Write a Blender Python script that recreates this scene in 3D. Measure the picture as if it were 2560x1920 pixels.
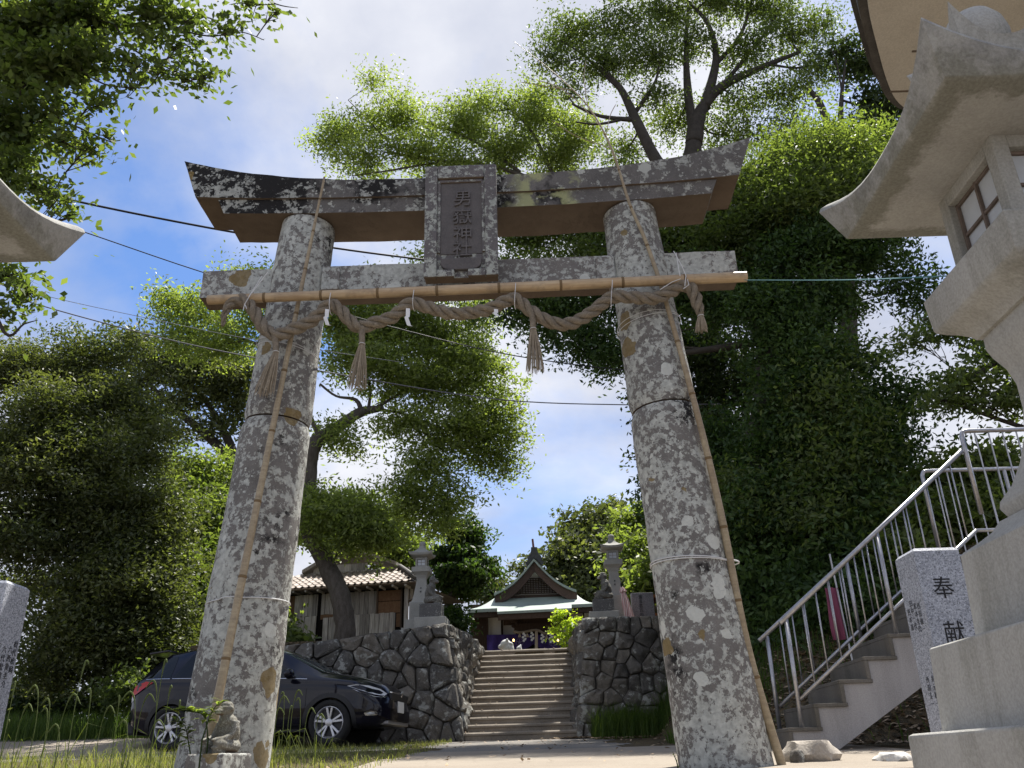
import bpy, bmesh, math, random
import numpy as np
from mathutils import Vector, Matrix, Euler, noise as mnoise
rad = math.radians
for o in list(bpy.data.objects): bpy.data.objects.remove(o)
scene = bpy.context.scene
COL = scene.collection

# ------------------------------------------------------------------ camera
EYE = 1.5; FPX = 2150.0; PITCH = rad(24.0); ROLL = rad(1.65)
cam = bpy.data.cameras.new('camera'); cam_o = bpy.data.objects.new('camera', cam); COL.objects.link(cam_o)
cam.sensor_fit = 'HORIZONTAL'; cam.sensor_width = 36.0; cam.lens = 36.0*FPX/2560.0
cam.clip_start = 0.05; cam.clip_end = 2000
FW = Vector((0, math.cos(PITCH), math.sin(PITCH))); UP0 = Vector((0, -math.sin(PITCH), math.cos(PITCH)))
RT = Vector((math.cos(ROLL), 0, 0)) - UP0*math.sin(ROLL); UPV = UP0*math.cos(ROLL) + Vector((math.sin(ROLL), 0, 0))
cam_o.matrix_world = Matrix(((RT.x, UPV.x, -FW.x, 0), (RT.y, UPV.y, -FW.y, 0), (RT.z, UPV.z, -FW.z, EYE), (0, 0, 0, 1)))
scene.camera = cam_o
def P(px, py, Y):
    'survey helper: photograph pixel + distance along the path -> point of the site'
    d = FW + RT*((px-1280)/FPX) + UPV*((960-py)/FPX)
    d = d*(Y/d.y)
    return Vector((d.x, d.y, d.z+EYE))

# ------------------------------------------------------------------ sky, sun, exposure
SUN_EL = rad(64); SUN_AZ = rad(32)          # azimuth from +Y towards +X
world = bpy.data.worlds.new('World'); scene.world = world; world.use_nodes = True
wn = world.node_tree; wn.nodes.clear()
def W(t, **k):
    n = wn.nodes.new(t)
    for a, b in k.items(): setattr(n, a, b)
    return n
sky = W('ShaderNodeTexSky', sky_type='NISHITA', sun_disc=False, sun_elevation=SUN_EL, sun_rotation=SUN_AZ, altitude=50, air_density=1.0, dust_density=0.25, ozone_density=4.0)
bg = W('ShaderNodeBackground'); bg.inputs['Strength'].default_value = 0.125
wo = W('ShaderNodeOutputWorld'); wn.links.new(bg.outputs[0], wo.inputs[0])
tc = W('ShaderNodeTexCoord'); sp = W('ShaderNodeSeparateXYZ'); wn.links.new(tc.outputs['Generated'], sp.inputs[0])
zc = W('ShaderNodeMath', operation='MAXIMUM'); zc.inputs[1].default_value = 0.0; wn.links.new(sp.outputs[2], zc.inputs[0])
za = W('ShaderNodeMath', operation='ADD'); za.inputs[1].default_value = 0.32; wn.links.new(zc.outputs[0], za.inputs[0])
cx = W('ShaderNodeMath', operation='DIVIDE'); cy = W('ShaderNodeMath', operation='DIVIDE')
for i, c in enumerate((cx, cy)):
    wn.links.new(sp.outputs[i], c.inputs[0]); wn.links.new(za.outputs[0], c.inputs[1])
cb = W('ShaderNodeCombineXYZ'); wn.links.new(cx.outputs[0], cb.inputs[0]); wn.links.new(cy.outputs[0], cb.inputs[1])
SKY_OFF = (12.5, 7.05, 0.0)
mp = W('ShaderNodeMapping'); mp.inputs['Location'].default_value = SKY_OFF; wn.links.new(cb.outputs[0], mp.inputs[0])
n1 = W('ShaderNodeTexNoise'); n1.inputs['Scale'].default_value = 1.15; n1.inputs['Detail'].default_value = 9; n1.inputs['Roughness'].default_value = 0.56; n1.inputs['Distortion'].default_value = 0.35
wn.links.new(mp.outputs[0], n1.inputs['Vector'])
r1 = W('ShaderNodeValToRGB'); r1.color_ramp.elements[0].position = 0.375; r1.color_ramp.elements[1].position = 0.575
cv = W('ShaderNodeMapRange'); cv.inputs['From Min'].default_value = 0.05; cv.inputs['From Max'].default_value = 0.55; cv.inputs['To Min'].default_value = 0.16; cv.inputs['To Max'].default_value = 0.0
wn.links.new(zc.outputs[0], cv.inputs[0])            # a cloud layer closes up towards the horizon
ca = W('ShaderNodeMath', operation='ADD'); wn.links.new(n1.outputs[0], ca.inputs[0]); wn.links.new(cv.outputs[0], ca.inputs[1])
wn.links.new(ca.outputs[0], r1.inputs[0])
n2 = W('ShaderNodeTexNoise'); n2.inputs['Scale'].default_value = 2.3; n2.inputs['Detail'].default_value = 7; n2.inputs['Roughness'].default_value = 0.55
wn.links.new(mp.outputs[0], n2.inputs['Vector'])
r2 = W('ShaderNodeValToRGB'); r2.color_ramp.elements[0].position = 0.36; r2.color_ramp.elements[1].position = 0.64
r2.color_ramp.elements[0].color = (2.1, 2.28, 2.85, 1); r2.color_ramp.elements[1].color = (3.6, 3.66, 3.9, 1)
wn.links.new(n2.outputs[0], r2.inputs[0])
sk = W('ShaderNodeMixRGB', blend_type='MULTIPLY'); sk.inputs[0].default_value = 1.0; sk.inputs[2].default_value = (.56, .63, .74, 1); wn.links.new(sky.outputs[0], sk.inputs[1])
mx = W('ShaderNodeMixRGB'); wn.links.new(r1.outputs[0], mx.inputs[0]); wn.links.new(sk.outputs[0], mx.inputs[1]); wn.links.new(r2.outputs[0], mx.inputs[2])
wn.links.new(mx.outputs[0], bg.inputs[0])
sl = bpy.data.lights.new('sun', 'SUN'); sl.energy = 4.9; sl.angle = rad(0.55); sl.color = (1.0, 0.955, 0.88)
so = bpy.data.objects.new('sun', sl); COL.objects.link(so)
SUN_DIR = Vector((math.cos(SUN_EL)*math.sin(SUN_AZ), math.cos(SUN_EL)*math.cos(SUN_AZ), math.sin(SUN_EL)))
so.rotation_euler = (-SUN_DIR).to_track_quat('-Z', 'Y').to_euler(); so.location = (0, 0, 60)
vs = scene.view_settings; vs.view_transform = 'Standard'; vs.look = 'None'; vs.gamma = 1; vs.use_curve_mapping = False; vs.exposure = 1.06

# ------------------------------------------------------------------ object helpers
def tag(o, label=None, cat=None, group=None, kind=None):
    if label: o['label'] = label
    if cat: o['category'] = cat
    if group: o['group'] = group
    if kind: o['kind'] = kind
    return o
def thing(name, label, cat, loc=(0, 0, 0), rz=0.0, group=None):
    o = bpy.data.objects.new(name, None); COL.objects.link(o); o.empty_display_size = 0.1
    o.location = loc; o.rotation_euler = (0, 0, rz)
    return tag(o, label, cat, group)
def meshobj(name, me, parent=None, mat=None):
    o = bpy.data.objects.new(name, me); COL.objects.link(o); o.parent = parent
    if mat and not me.materials: me.materials.append(mat)
    return o
def rootloc(p):
    v = Vector((0, 0, 0))
    while p is not None: v = v + Vector(p.location); p = p.parent
    return v
class MB:
    def __init__(s): s.v = []; s.f = []
    def add(s, vs, fs):
        b = len(s.v); s.v += [tuple(v) for v in vs]; s.f += [tuple(i+b for i in f) for f in fs]; return s
    def box(s, c, size, rz=0.0, ry=0.0, rx=0.0):
        R = Euler((rx, ry, rz)).to_matrix(); c = Vector(c); h = [k/2 for k in size]
        vs = [c + R @ Vector((sx*h[0], sy*h[1], sz*h[2])) for sx in (-1, 1) for sy in (-1, 1) for sz in (-1, 1)]
        return s.add(vs, [(0, 1, 3, 2), (4, 6, 7, 5), (0, 4, 5, 1), (2, 3, 7, 6), (0, 2, 6, 4), (1, 5, 7, 3)])
    def loft(s, rings, cap=True, close=True):
        n = len(rings[0]); vs = [p for r in rings for p in r]; fs = []
        for i in range(len(rings)-1):
            for j in range(n if close else n-1):
                k = (j+1) % n; fs.append((i*n+j, i*n+k, (i+1)*n+k, (i+1)*n+j))
        if cap: fs.append(tuple(range(n-1, -1, -1))); fs.append(tuple((len(rings)-1)*n+j for j in range(n)))
        return s.add(vs, fs)
    def tube(s, pts, r, n=8, cap=True):
        pts = [Vector(p) for p in pts]; rs = r if hasattr(r, '__len__') else [r]*len(pts)
        t0 = (pts[1]-pts[0]).normalized(); a = Vector((0, 0, 1)) if abs(t0.z) < .9 else Vector((1, 0, 0))
        u = t0.cross(a).normalized(); rings = []
        for i, p in enumerate(pts):
            t = (pts[min(i+1, len(pts)-1)]-pts[max(i-1, 0)]).normalized()
            u = (u - t*u.dot(t)).normalized(); w = t.cross(u)
            rings.append([p + (u*math.cos(2*math.pi*k/n) + w*math.sin(2*math.pi*k/n))*rs[i] for k in range(n)])
        return s.loft(rings, cap)
    def lathe(s, c, prof, n=24, rot=0.0):
        c = Vector(c)
        return s.loft([[c + Vector((r*math.cos(rot+2*math.pi*k/n), r*math.sin(rot+2*math.pi*k/n), z)) for k in range(n)] for r, z in prof])
    def square(s, c, prof, rz=0.0, bulge=0):
        'stack of square rings: prof = [(half, z)...]'
        c = Vector(c); R = Matrix.Rotation(rz, 3, 'Z'); rings = []
        for h, z in prof: rings.append([c + R @ Vector((sx*h, sy*h, z)) for sx, sy in ((-1, -1), (1, -1), (1, 1), (-1, 1))])
        return s.loft(rings)
    def ell(s, c, r, R=None, nu=14, nv=9):
        c = Vector(c); R = R or Matrix.Identity(3); rings = []
        for i in range(nv+1):
            a = math.pi*(i/nv) ; a = max(0.02, min(math.pi-.02, a))
            rings.append([c + R @ Vector((r[0]*math.sin(a)*math.cos(2*math.pi*k/nu), r[1]*math.sin(a)*math.sin(2*math.pi*k/nu), -r[2]*math.cos(a))) for k in range(nu)])
        return s.loft(rings)
    def mesh(s, name, off=Vector((0, 0, 0)), smooth=False, bev=0.0, seg=2, weld=False):
        me = bpy.data.meshes.new(name)
        me.from_pydata([(v[0]-off[0], v[1]-off[1], v[2]-off[2]) for v in s.v], [], s.f)
        bm = bmesh.new(); bm.from_mesh(me)
        if weld: bmesh.ops.remove_doubles(bm, verts=bm.verts, dist=1e-5)
        bmesh.ops.recalc_face_normals(bm, faces=bm.faces)
        if bev > 0:
            es = [e for e in bm.edges if len(e.link_faces) == 2 and e.calc_face_angle(0) > .5]
            bmesh.ops.bevel(bm, geom=es, offset=bev, segments=seg, affect='EDGES', profile=.6, clamp_overlap=True)
        bm.to_mesh(me); bm.free()
        if smooth:
            me.polygons.foreach_set('use_smooth', [True]*len(me.polygons))
            if smooth != 'all':
                try: me.set_sharp_from_angle(angle=rad(smooth if smooth > 1 else 42))
                except Exception: pass
        me.update(); return me
    def build(s, name, mat, parent=None, smooth=False, bev=0.0, seg=2, weld=False):
        me = s.mesh(name, rootloc(parent) if parent else Vector((0, 0, 0)), smooth, bev, seg, weld)
        return meshobj(name, me, parent, mat)
def solo(mb, name, mat, label, cat, loc, group=None, **k):
    'one-mesh thing with its origin at its base'
    me = mb.mesh(name, Vector(loc), **k); o = meshobj(name, me, None, mat); o.location = loc
    return tag(o, label, cat, group)
def cr(pts, n=8):
    'Catmull-Rom through points'
    pts = [Vector(p) for p in pts]; out = []
    for i in range(len(pts)-1):
        a, b, c, d = pts[max(i-1, 0)], pts[i], pts[i+1], pts[min(i+2, len(pts)-1)]
        for k in range(n):
            t = k/n
            out.append(.5*((2*b) + (c-a)*t + (2*a-5*b+4*c-d)*t*t + (3*b-a-3*c+d)*t**3))
    return out + [pts[-1]]
def fastmesh(name, V, F, smooth=False):
    'numpy verts (n,3) + quads/tris (m,k)'
    me = bpy.data.meshes.new(name); k = F.shape[1]
    me.vertices.add(len(V)); me.vertices.foreach_set('co', np.ascontiguousarray(V, dtype=np.float32).ravel())
    me.loops.add(F.size); me.loops.foreach_set('vertex_index', np.ascontiguousarray(F, dtype=np.int32).ravel())
    me.polygons.add(len(F)); me.polygons.foreach_set('loop_start', np.arange(0, F.size, k, dtype=np.int32))
    me.update(calc_edges=True)
    if smooth: me.polygons.foreach_set('use_smooth', np.ones(len(F), dtype=bool))
    return me

# ------------------------------------------------------------------ materials
class NT:
    def __init__(s, name):
        s.m = bpy.data.materials.new(name); s.m.use_nodes = True; s.t = s.m.node_tree
        s.b = s.t.nodes['Principled BSDF']; s.o = s.t.nodes['Material Output']; s._c = None
    def n(s, t, **k):
        x = s.t.nodes.new(t)
        for a, b in k.items(): setattr(x, a, b)
        return x
    def l(s, a, b): s.t.links.new(a, b)
    def co(s, scale=None, geo=False):
        tc = s.n('ShaderNodeTexCoord'); out = tc.outputs['Object']
        if geo: out = s.n('ShaderNodeNewGeometry').outputs['Position']
        if scale:
            m = s.n('ShaderNodeMapping'); m.inputs['Scale'].default_value = scale; s.l(out, m.inputs[0]); out = m.outputs[0]
        return out
    def noise(s, sc, det=5, ro=.6, dist=0., v=None):
        x = s.n('ShaderNodeTexNoise'); x.inputs['Scale'].default_value = sc; x.inputs['Detail'].default_value = det
        x.inputs['Roughness'].default_value = ro; x.inputs['Distortion'].default_value = dist
        s.l(v or s.co(), x.inputs['Vector']); return x.outputs[0]
    def vor(s, sc, v=None, rnd=1., feat='F1'):
        x = s.n('ShaderNodeTexVoronoi'); x.feature = feat; x.inputs['Scale'].default_value = sc; x.inputs['Randomness'].default_value = rnd
        s.l(v or s.co(), x.inputs['Vector']); return x
    def ramp(s, f, stops, interp='LINEAR'):
        r = s.n('ShaderNodeValToRGB'); e = r.color_ramp.elements; r.color_ramp.interpolation = interp
        while len(e) < len(stops): e.new(.5)
        for i, (p, c) in enumerate(stops):
            e[i].position = p; e[i].color = (c, c, c, 1) if not hasattr(c, '__len__') else (*c, 1)
        s.l(f, r.inputs[0]); return r.outputs[0]
    def mix(s, f, a, b, mode='MIX'):
        x = s.n('ShaderNodeMixRGB', blend_type=mode)
        for i, q in enumerate((f, a, b)):
            if hasattr(q, 'is_linked'): s.l(q, x.inputs[i])
            elif i == 0: x.inputs[0].default_value = q
            else: x.inputs[i].default_value = (*q, 1)
        return x.outputs[0]
    def math(s, op, a, b=None):
        x = s.n('ShaderNodeMath', operation=op)
        for i, q in enumerate((a, b)):
            if q is None: continue
            if hasattr(q, 'is_linked'): s.l(q, x.inputs[i])
            else: x.inputs[i].default_value = q
        return x.outputs[0]
    def warp(s, amt, sc, v=None):
        v = v or s.co(); x = s.n('ShaderNodeTexNoise'); x.inputs['Scale'].default_value = sc; x.inputs['Detail'].default_value = 4
        s.l(v, x.inputs['Vector']); a = s.n('ShaderNodeVectorMath', operation='MULTIPLY_ADD')
        s.l(x.outputs['Color'], a.inputs[0]); a.inputs[1].default_value = (amt,)*3; s.l(v, a.inputs[2]); return a.outputs[0]
    def rnd(s):
        return s.n('ShaderNodeObjectInfo').outputs['Random']
    def fin(s, col, rough=.85, bump=None, bs=.4, bd=.02, spec=None, metal=0.):
        if hasattr(col, 'is_linked'): s.l(col, s.b.inputs['Base Color'])
        else: s.b.inputs['Base Color'].default_value = (*col, 1)
        if hasattr(rough, 'is_linked'): s.l(rough, s.b.inputs['Roughness'])
        else: s.b.inputs['Roughness'].default_value = rough
        if spec is not None: s.b.inputs['Specular IOR Level'].default_value = spec
        s.b.inputs['Metallic'].default_value = metal
        if bump is not None:
            b = s.n('ShaderNodeBump'); b.inputs['Strength'].default_value = bs; b.inputs['Distance'].default_value = bd
            s.l(bump, b.inputs['Height']); s.l(b.outputs[0], s.b.inputs['Normal'])
        return s.m

def lichen_stone(name, base, dark, lich, amount, scale=1.0, black=0.0, ochre=.0, yellow=0.0, bs=.5, bdx=0.0):
    t = NT(name); w = t.warp(.05, 9)
    n0 = t.noise(3.2*scale, 8, .62, v=w)
    c = t.mix(t.ramp(n0, [(.35, 0), (.65, 1)]), dark, base)
    fine = t.noise(55*scale, 5, .75)
    c = t.mix(.35, c, t.ramp(fine, [(.3, tuple(k*.45 for k in base)), (.7, tuple(min(1, k*1.5) for k in base))]))
    if black > 0:
        nb = t.noise(1.1*scale, 8, .64, v=t.warp(.15, 2))
        if bdx:
            sx_ = t.n('ShaderNodeSeparateXYZ'); t.l(t.co(), sx_.inputs[0]); nb = t.math('ADD', nb, t.math('MULTIPLY', sx_.outputs[0], bdx))
        c = t.mix(t.ramp(nb, [(.27+black*.28, 1), (.33+black*.28, 0)]), c, (.018, .017, .017))
    # crustose lichen: ragged patches with crisp edges
    a = t.noise(11*scale, 14, .76, v=w); bsel = t.noise(1.7, 4, .55)
    sel = t.math('ADD', t.math('MULTIPLY', a, .72), t.math('MULTIPLY', bsel, .28))
    th = .62-.2*amount
    m1 = t.ramp(sel, [(th, 0), (th+.014, 1)])
    lc = t.mix(t.ramp(t.noise(17*scale, 4, .6), [(.35, 0), (.65, 1)]), tuple(k*.66 for k in lich), lich)
    c = t.mix(m1, c, lc)
    # small round dots of lichen
    v = t.vor(13*scale, w); dsel = t.ramp(t.noise(2.1*scale, 2, .5), [(.45, 0), (.6, 1)])
    m2 = t.math('MULTIPLY', t.ramp(v.outputs['Distance'], [(.16, 1), (.2, 0)]), dsel)
    c = t.mix(m2, c, tuple(min(1, k*1.05) for k in lich))
    # larger smooth pale rosettes
    vw = t.vor(4.6, t.warp(.10, 9)); sw = t.n('ShaderNodeSeparateColor'); t.l(vw.outputs['Color'], sw.inputs[0])
    mw = t.math('LESS_THAN', vw.outputs['Distance'], t.math('MULTIPLY', t.math('LESS_THAN', sw.outputs[0], .30), t.math('ADD', t.math('MULTIPLY', sw.outputs[1], .28), .08)))
    c = t.mix(t.math('MULTIPLY', mw, .9), c, tuple(min(1, k*1.12) for k in lich))
    if ochre > 0:
        vo = t.vor(3.4, t.warp(.16, 7)); sp = t.n('ShaderNodeSeparateColor'); t.l(vo.outputs['Color'], sp.inputs[0])
        rr = t.math('MULTIPLY', t.math('MULTIPLY', t.math('LESS_THAN', sp.outputs[0], ochre), t.math('ADD', sp.outputs[1], .25)), .31)
        m3 = t.math('LESS_THAN', vo.outputs['Distance'], rr)
        c = t.mix(t.math('MULTIPLY', m3, .85), c, t.mix(t.noise(30, 3), (.13, .095, .04), (.30, .215, .085)))
    if yellow > 0:
        ny = t.ramp(t.noise(1.7, 6, .6, v=w), [(.60-yellow*.2, 0), (.64-yellow*.2, 1)])
        sepx = t.n('ShaderNodeSeparateXYZ'); t.l(t.co(), sepx.inputs[0])
        gx = t.ramp(t.math('ADD', t.math('ABSOLUTE', t.math('SUBTRACT', sepx.outputs[0], .75)), t.math('MULTIPLY', t.noise(4, 6, .6), .9)), [(.62, 1), (.80, 0)])
        c = t.mix(t.math('MULTIPLY', t.math('MULTIPLY', ny, gx), .8), c, (.36, .37, .19))
    # faces turned to the ground stay bare brown stone
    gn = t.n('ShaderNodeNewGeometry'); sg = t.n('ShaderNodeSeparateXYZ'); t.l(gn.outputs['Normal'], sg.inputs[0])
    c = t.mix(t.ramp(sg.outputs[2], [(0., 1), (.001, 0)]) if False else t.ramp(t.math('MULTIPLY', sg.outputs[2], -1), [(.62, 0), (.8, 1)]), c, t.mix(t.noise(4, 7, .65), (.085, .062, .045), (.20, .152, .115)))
    h = t.math('ADD', t.math('MULTIPLY', m1, .5), t.math('ADD', t.math('MULTIPLY', fine, .5), n0))
    return t.fin(c, .92, h, bs, .018, .25)
def plain(name, a, b, sc=6., rough=.8, bs=.2, bd=.01, fine=60., spec=.4, metal=0., stretch=None):
    t = NT(name); v = t.co(stretch) if stretch else t.co()
    n = t.noise(sc, 6, .6, v=v); f = t.noise(fine, 3, .6, v=v)
    c = t.mix(t.ramp(n, [(.3, 0), (.7, 1)]), a, b); c = t.mix(.25, c, t.ramp(f, [(.3, tuple(k*.5 for k in a)), (.7, tuple(min(1, k*1.35) for k in b))]))
    return t.fin(c, rough, t.math('ADD', n, t.math('MULTIPLY', f, .5)), bs, bd, spec, metal)
def flat(name, c, rough=.5, spec=.5, metal=0.):
    t = NT(name); n = t.noise(20, 3, .6)
    return t.fin(t.mix(.12, c, t.ramp(n, [(.3, tuple(k*.6 for k in c)), (.7, tuple(min(1, k*1.25) for k in c))])), rough, None, spec=spec, metal=metal)
def wood(name, a, b, sc=(9, 9, .7), rough=.8, bs=.35):
    t = NT(name); v = t.co(sc); n = t.noise(5, 8, .65, v=v, dist=.4); r = t.rnd()
    c = t.mix(t.ramp(n, [(.3, 0), (.68, 1)]), a, b); k = t.ramp(r, [(0, .6), (1, 1.3)])
    c = t.mix(1., c, k, 'MULTIPLY'); return t.fin(c, rough, n, bs, .006, .25)
def leafmat(name, dark, light, trans=.35, rough=.5, spec=.22):
    t = NT(name); at = t.n('ShaderNodeAttribute', attribute_name='tint')
    c = t.ramp(at.outputs['Fac'], [(0, dark), (.6, tuple((d+l)/2 for d, l in zip(dark, light))), (1, light)])
    t.fin(c, rough, spec=spec)
    tr = t.n('ShaderNodeBsdfTranslucent'); t.l(t.mix(1., c, (2.1, 2.25, .75), 'MULTIPLY'), tr.inputs[0])
    ms = t.n('ShaderNodeMixShader'); ms.inputs[0].default_value = trans
    t.l(t.b.outputs[0], ms.inputs[1]); t.l(tr.outputs[0], ms.inputs[2]); t.l(ms.outputs[0], t.o.inputs[0])
    return t.m
# ------------------------------------------------------------------ shared materials
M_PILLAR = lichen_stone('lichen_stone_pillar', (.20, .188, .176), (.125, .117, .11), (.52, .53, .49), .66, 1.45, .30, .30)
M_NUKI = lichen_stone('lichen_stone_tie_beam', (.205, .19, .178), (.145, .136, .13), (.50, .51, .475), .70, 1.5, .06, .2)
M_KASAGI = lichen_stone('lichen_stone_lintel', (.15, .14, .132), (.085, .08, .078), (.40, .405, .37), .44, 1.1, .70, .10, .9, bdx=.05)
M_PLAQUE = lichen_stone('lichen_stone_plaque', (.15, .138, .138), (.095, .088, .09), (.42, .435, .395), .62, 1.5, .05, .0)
M_PANEL = plain('dark_slate_panel', (.085, .078, .078), (.125, .113, .110), 8, .85, .3, .006)
M_WALLSTONE = None
def wallstone():
    t = NT('retaining_wall_stone'); w = t.warp(.06, 6); r = t.rnd()
    n = t.noise(4.5, 8, .65, v=w); f = t.noise(40, 4, .7)
    c = t.mix(t.ramp(n, [(.3, 0), (.7, 1)]), (.055, .05, .043), (.18, .165, .142))
    c = t.mix(1., c, t.ramp(r, [(0, (.55, .55, .55)), (.5, (.95, .93, .9)), (1, (1.5, 1.42, 1.3))]), 'MULTIPLY')
    c = t.mix(.3, c, t.ramp(f, [(.3, .03), (.7, .2)]))
    sel = t.math('ADD', t.math('MULTIPLY', t.noise(7, 9, .68, v=w), .75), t.math('MULTIPLY', t.noise(1.2, 2, v=t.co(geo=True)), .25))
    m = t.ramp(sel, [(.535, 0), (.58, 1)])
    c = t.mix(t.math('MULTIPLY', m, .8), c, (.34, .345, .315))
    return t.fin(c, .93, t.math('ADD', n, t.math('MULTIPLY', f, .6)), .8, .03, .2)
M_WALLSTONE = wallstone()
M_MORTAR = plain('dark_wall_core', (.05, .045, .038), (.10, .09, .075), 9, .95, .8, .04)
M_STAIR = plain('worn_stair_stone', (.15, .128, .102), (.26, .225, .182), 3.2, .9, .4, .01, 45)
M_GRAN_LANT = plain('weathered_pale_granite', (.22, .218, .20), (.34, .337, .31), 3.0, .88, .35, .008, 90)
M_GRAN_POST = None
def granite(name, a, b):
    t = NT(name); v = t.vor(150.); sp = t.n('ShaderNodeSeparateColor'); t.l(v.outputs['Color'], sp.inputs[0])
    c = t.ramp(sp.outputs[0], [(0, tuple(k*.35 for k in a)), (.22, a), (.7, b), (1, tuple(min(1, k*1.4) for k in b))])
    n = t.noise(4, 5); c = t.mix(.22, c, t.ramp(n, [(.3, tuple(k*.55 for k in a)), (.7, b)]))
    return t.fin(c, .5, t.noise(120, 3), .12, .003, .5)
M_GRAN_POST = granite('speckled_grey_granite', (.235, .25, .29), (.40, .42, .47))
M_GRAN_DARK = granite('dark_grey_granite', (.10, .105, .12), (.19, .195, .215))
M_CONC = None
def concrete(name, a, b, stain=(.11, .105, .07), amt=.5):
    t = NT(name); v = t.co((1, 1, .18)); n = t.noise(2.4, 7, .62, v=v); f = t.noise(85, 3, .65)
    c = t.mix(t.ramp(n, [(.32, 0), (.68, 1)]), a, b)
    s = t.ramp(t.noise(3.4, 8, .66, v=t.warp(.2, 3, v)), [(.5, 0), (.68, 1)])
    c = t.mix(t.math('MULTIPLY', s, amt), c, stain)
    c = t.mix(.22, c, t.ramp(f, [(.35, tuple(k*.5 for k in a)), (.65, tuple(min(1, k*1.3) for k in b))]))
    return t.fin(c, .9, t.math('ADD', f, n), .3, .006, .25)
M_LANT = concrete('rendered_lantern_stone', (.325, .318, .292), (.43, .422, .392), (.165, .162, .128), .7)
M_STRINGER = concrete('grey_concrete', (.30, .285, .285), (.40, .385, .38), (.15, .14, .13), .4)
M_STEPC = concrete('dark_damp_concrete', (.105, .095, .082), (.175, .16, .14), (.05, .05, .035), .5)
M_PAPER = flat('white_paper', (.72, .72, .72), .8, .2)
M_STRING = flat('white_twine', (.62, .62, .62), .8, .2)
M_BLACKCABLE = flat('black_cable', (.015, .015, .017), .6, .3)
M_ROPE = None
def ropemat():
    t = NT('straw_rope'); v = t.co(); n = t.noise(16, 6, .65); f = t.noise(75, 4, .75, 1.5)
    c = t.mix(t.ramp(n, [(.3, 0), (.7, 1)]), (.19, .155, .115), (.40, .34, .26))
    c = t.mix(.45, c, t.ramp(f, [(.3, (.07, .055, .04)), (.7, (.54, .46, .36))]))
    return t.fin(c, .95, f, 1.0, .02, .1)
M_ROPE = ropemat()
M_STRAW = plain('dry_straw', (.25, .205, .145), (.40, .335, .25), 20, .85, .3, .004)
def bamboo_mat(name, a, b):
    t = NT(name); v = t.co((1, 12, 12)); n = t.noise(4, 6, .6, v=v); n2 = t.noise(2.2, 4)
    c = t.mix(t.ramp(n, [(.3, 0), (.7, 1)]), a, b); c = t.mix(t.ramp(n2, [(.42, 0), (.72, .6)]), c, (.20, .13, .07))
    c = t.mix(t.ramp(t.noise(9, 6, .7, v=t.warp(.05, 9)), [(.5, 0), (.7, .5)]), c, (.16, .125, .085))
    return t.fin(c, .48, n, .15, .004, .4)
M_BAMBOO = bamboo_mat('dry_bamboo', (.40, .27, .15), (.56, .43, .27))
M_BAMBOO2 = bamboo_mat('weathered_bamboo', (.26, .205, .13), (.42, .345, .225))
M_BNODE = flat('bamboo_node', (.17, .115, .06), .7, .2)

# ------------------------------------------------------------------ ground
def sstep(a, b, x):
    t = np.clip((x-a)/(b-a), 0, 1); return t*t*(3-2*t)
def ground_z(x, y):
    x = np.asarray(x, float); y = np.asarray(y, float)
    z = np.where(y < 6.3, 1.43*sstep(-.5, 6.9, y+.0)/sstep(-.5, 6.9, np.array(6.3)), 1.43+.048*(np.minimum(y, 17)-6.3)) + np.where(y > 17, .02*(y-17), 0)
    z = z + np.where(x < 0, sstep(-4.0, -5.6, x)*np.clip(y-15.2, 0, 6)*.12, 0)
    z = z + sstep(2.3, 4.2, x)*np.clip(y-10.55, 0, 5.5)*.75 + sstep(4.5, 9, x)*np.clip(y-10.2, 0, 14)*.12
    z = z + np.clip(-x-9, 0, 30)*.05*sstep(14, 20, y)
    return z
def gz(x, y): return float(ground_z(x, y))
def sheet(name, xs, ys, mat, lift=0.0, mask=None, jit=0.0, kind='structure'):
    X, Y = np.meshgrid(xs, ys); Z = ground_z(X, Y)+lift
    if jit:
        rs = np.random.RandomState(5); Z = Z + (rs.rand(*Z.shape)-.5)*jit
    V = np.stack([X.ravel(), Y.ravel(), Z.ravel()], 1); n = len(xs); F = []
    for j in range(len(ys)-1):
        for i in range(n-1):
            if mask is None or mask((xs[i]+xs[i+1])/2, (ys[j]+ys[j+1])/2): F.append((j*n+i, j*n+i+1, (j+1)*n+i+1, (j+1)*n+i))
    me = fastmesh(name, V, np.array(F), True); return tag(meshobj(name, me, None, mat), kind=kind)
def groundmat():
    t = NT('soil_and_leaf_litter'); v = t.co(); n = t.noise(.9, 8, .65); f = t.noise(14, 8, .75); vv = t.vor(22, t.warp(.1, 8))
    c = t.mix(t.ramp(n, [(.35, 0), (.65, 1)]), (.055, .045, .03), (.10, .085, .055))
    c = t.mix(t.ramp(f, [(.5, 0), (.75, 1)]), c, (.19, .15, .095))
    sp = t.n('ShaderNodeSeparateColor'); t.l(vv.outputs['Color'], sp.inputs[0])
    c = t.mix(t.math('MULTIPLY', t.math('LESS_THAN', sp.outputs[0], .35), .5), c, (.16, .11, .06))
    return t.fin(c, .95, t.math('ADD', f, vv.outputs['Distance']), .9, .04, .1)
M_GROUND = groundmat()
def roadmat(name, a, b, speck):
    t = NT(name); n = t.noise(.7, 7, .6); f = t.noise(90, 3, .7); k = t.noise(6, 6, .7)
    c = t.mix(t.ramp(n, [(.35, 0), (.65, 1)]), a, b); c = t.mix(.35, c, t.ramp(f, [(.35, tuple(q*.5 for q in a)), (.65, speck)]))
    c = t.mix(t.math('MULTIPLY', t.ramp(k, [(.55, 0), (.75, 1)]), .3), c, tuple(q*.6 for q in a))
    return t.fin(c, .92, f, .4, .008, .2)
M_ASPH = roadmat('worn_asphalt', (.13, .12, .108), (.20, .185, .165), (.33, .31, .28))
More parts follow.
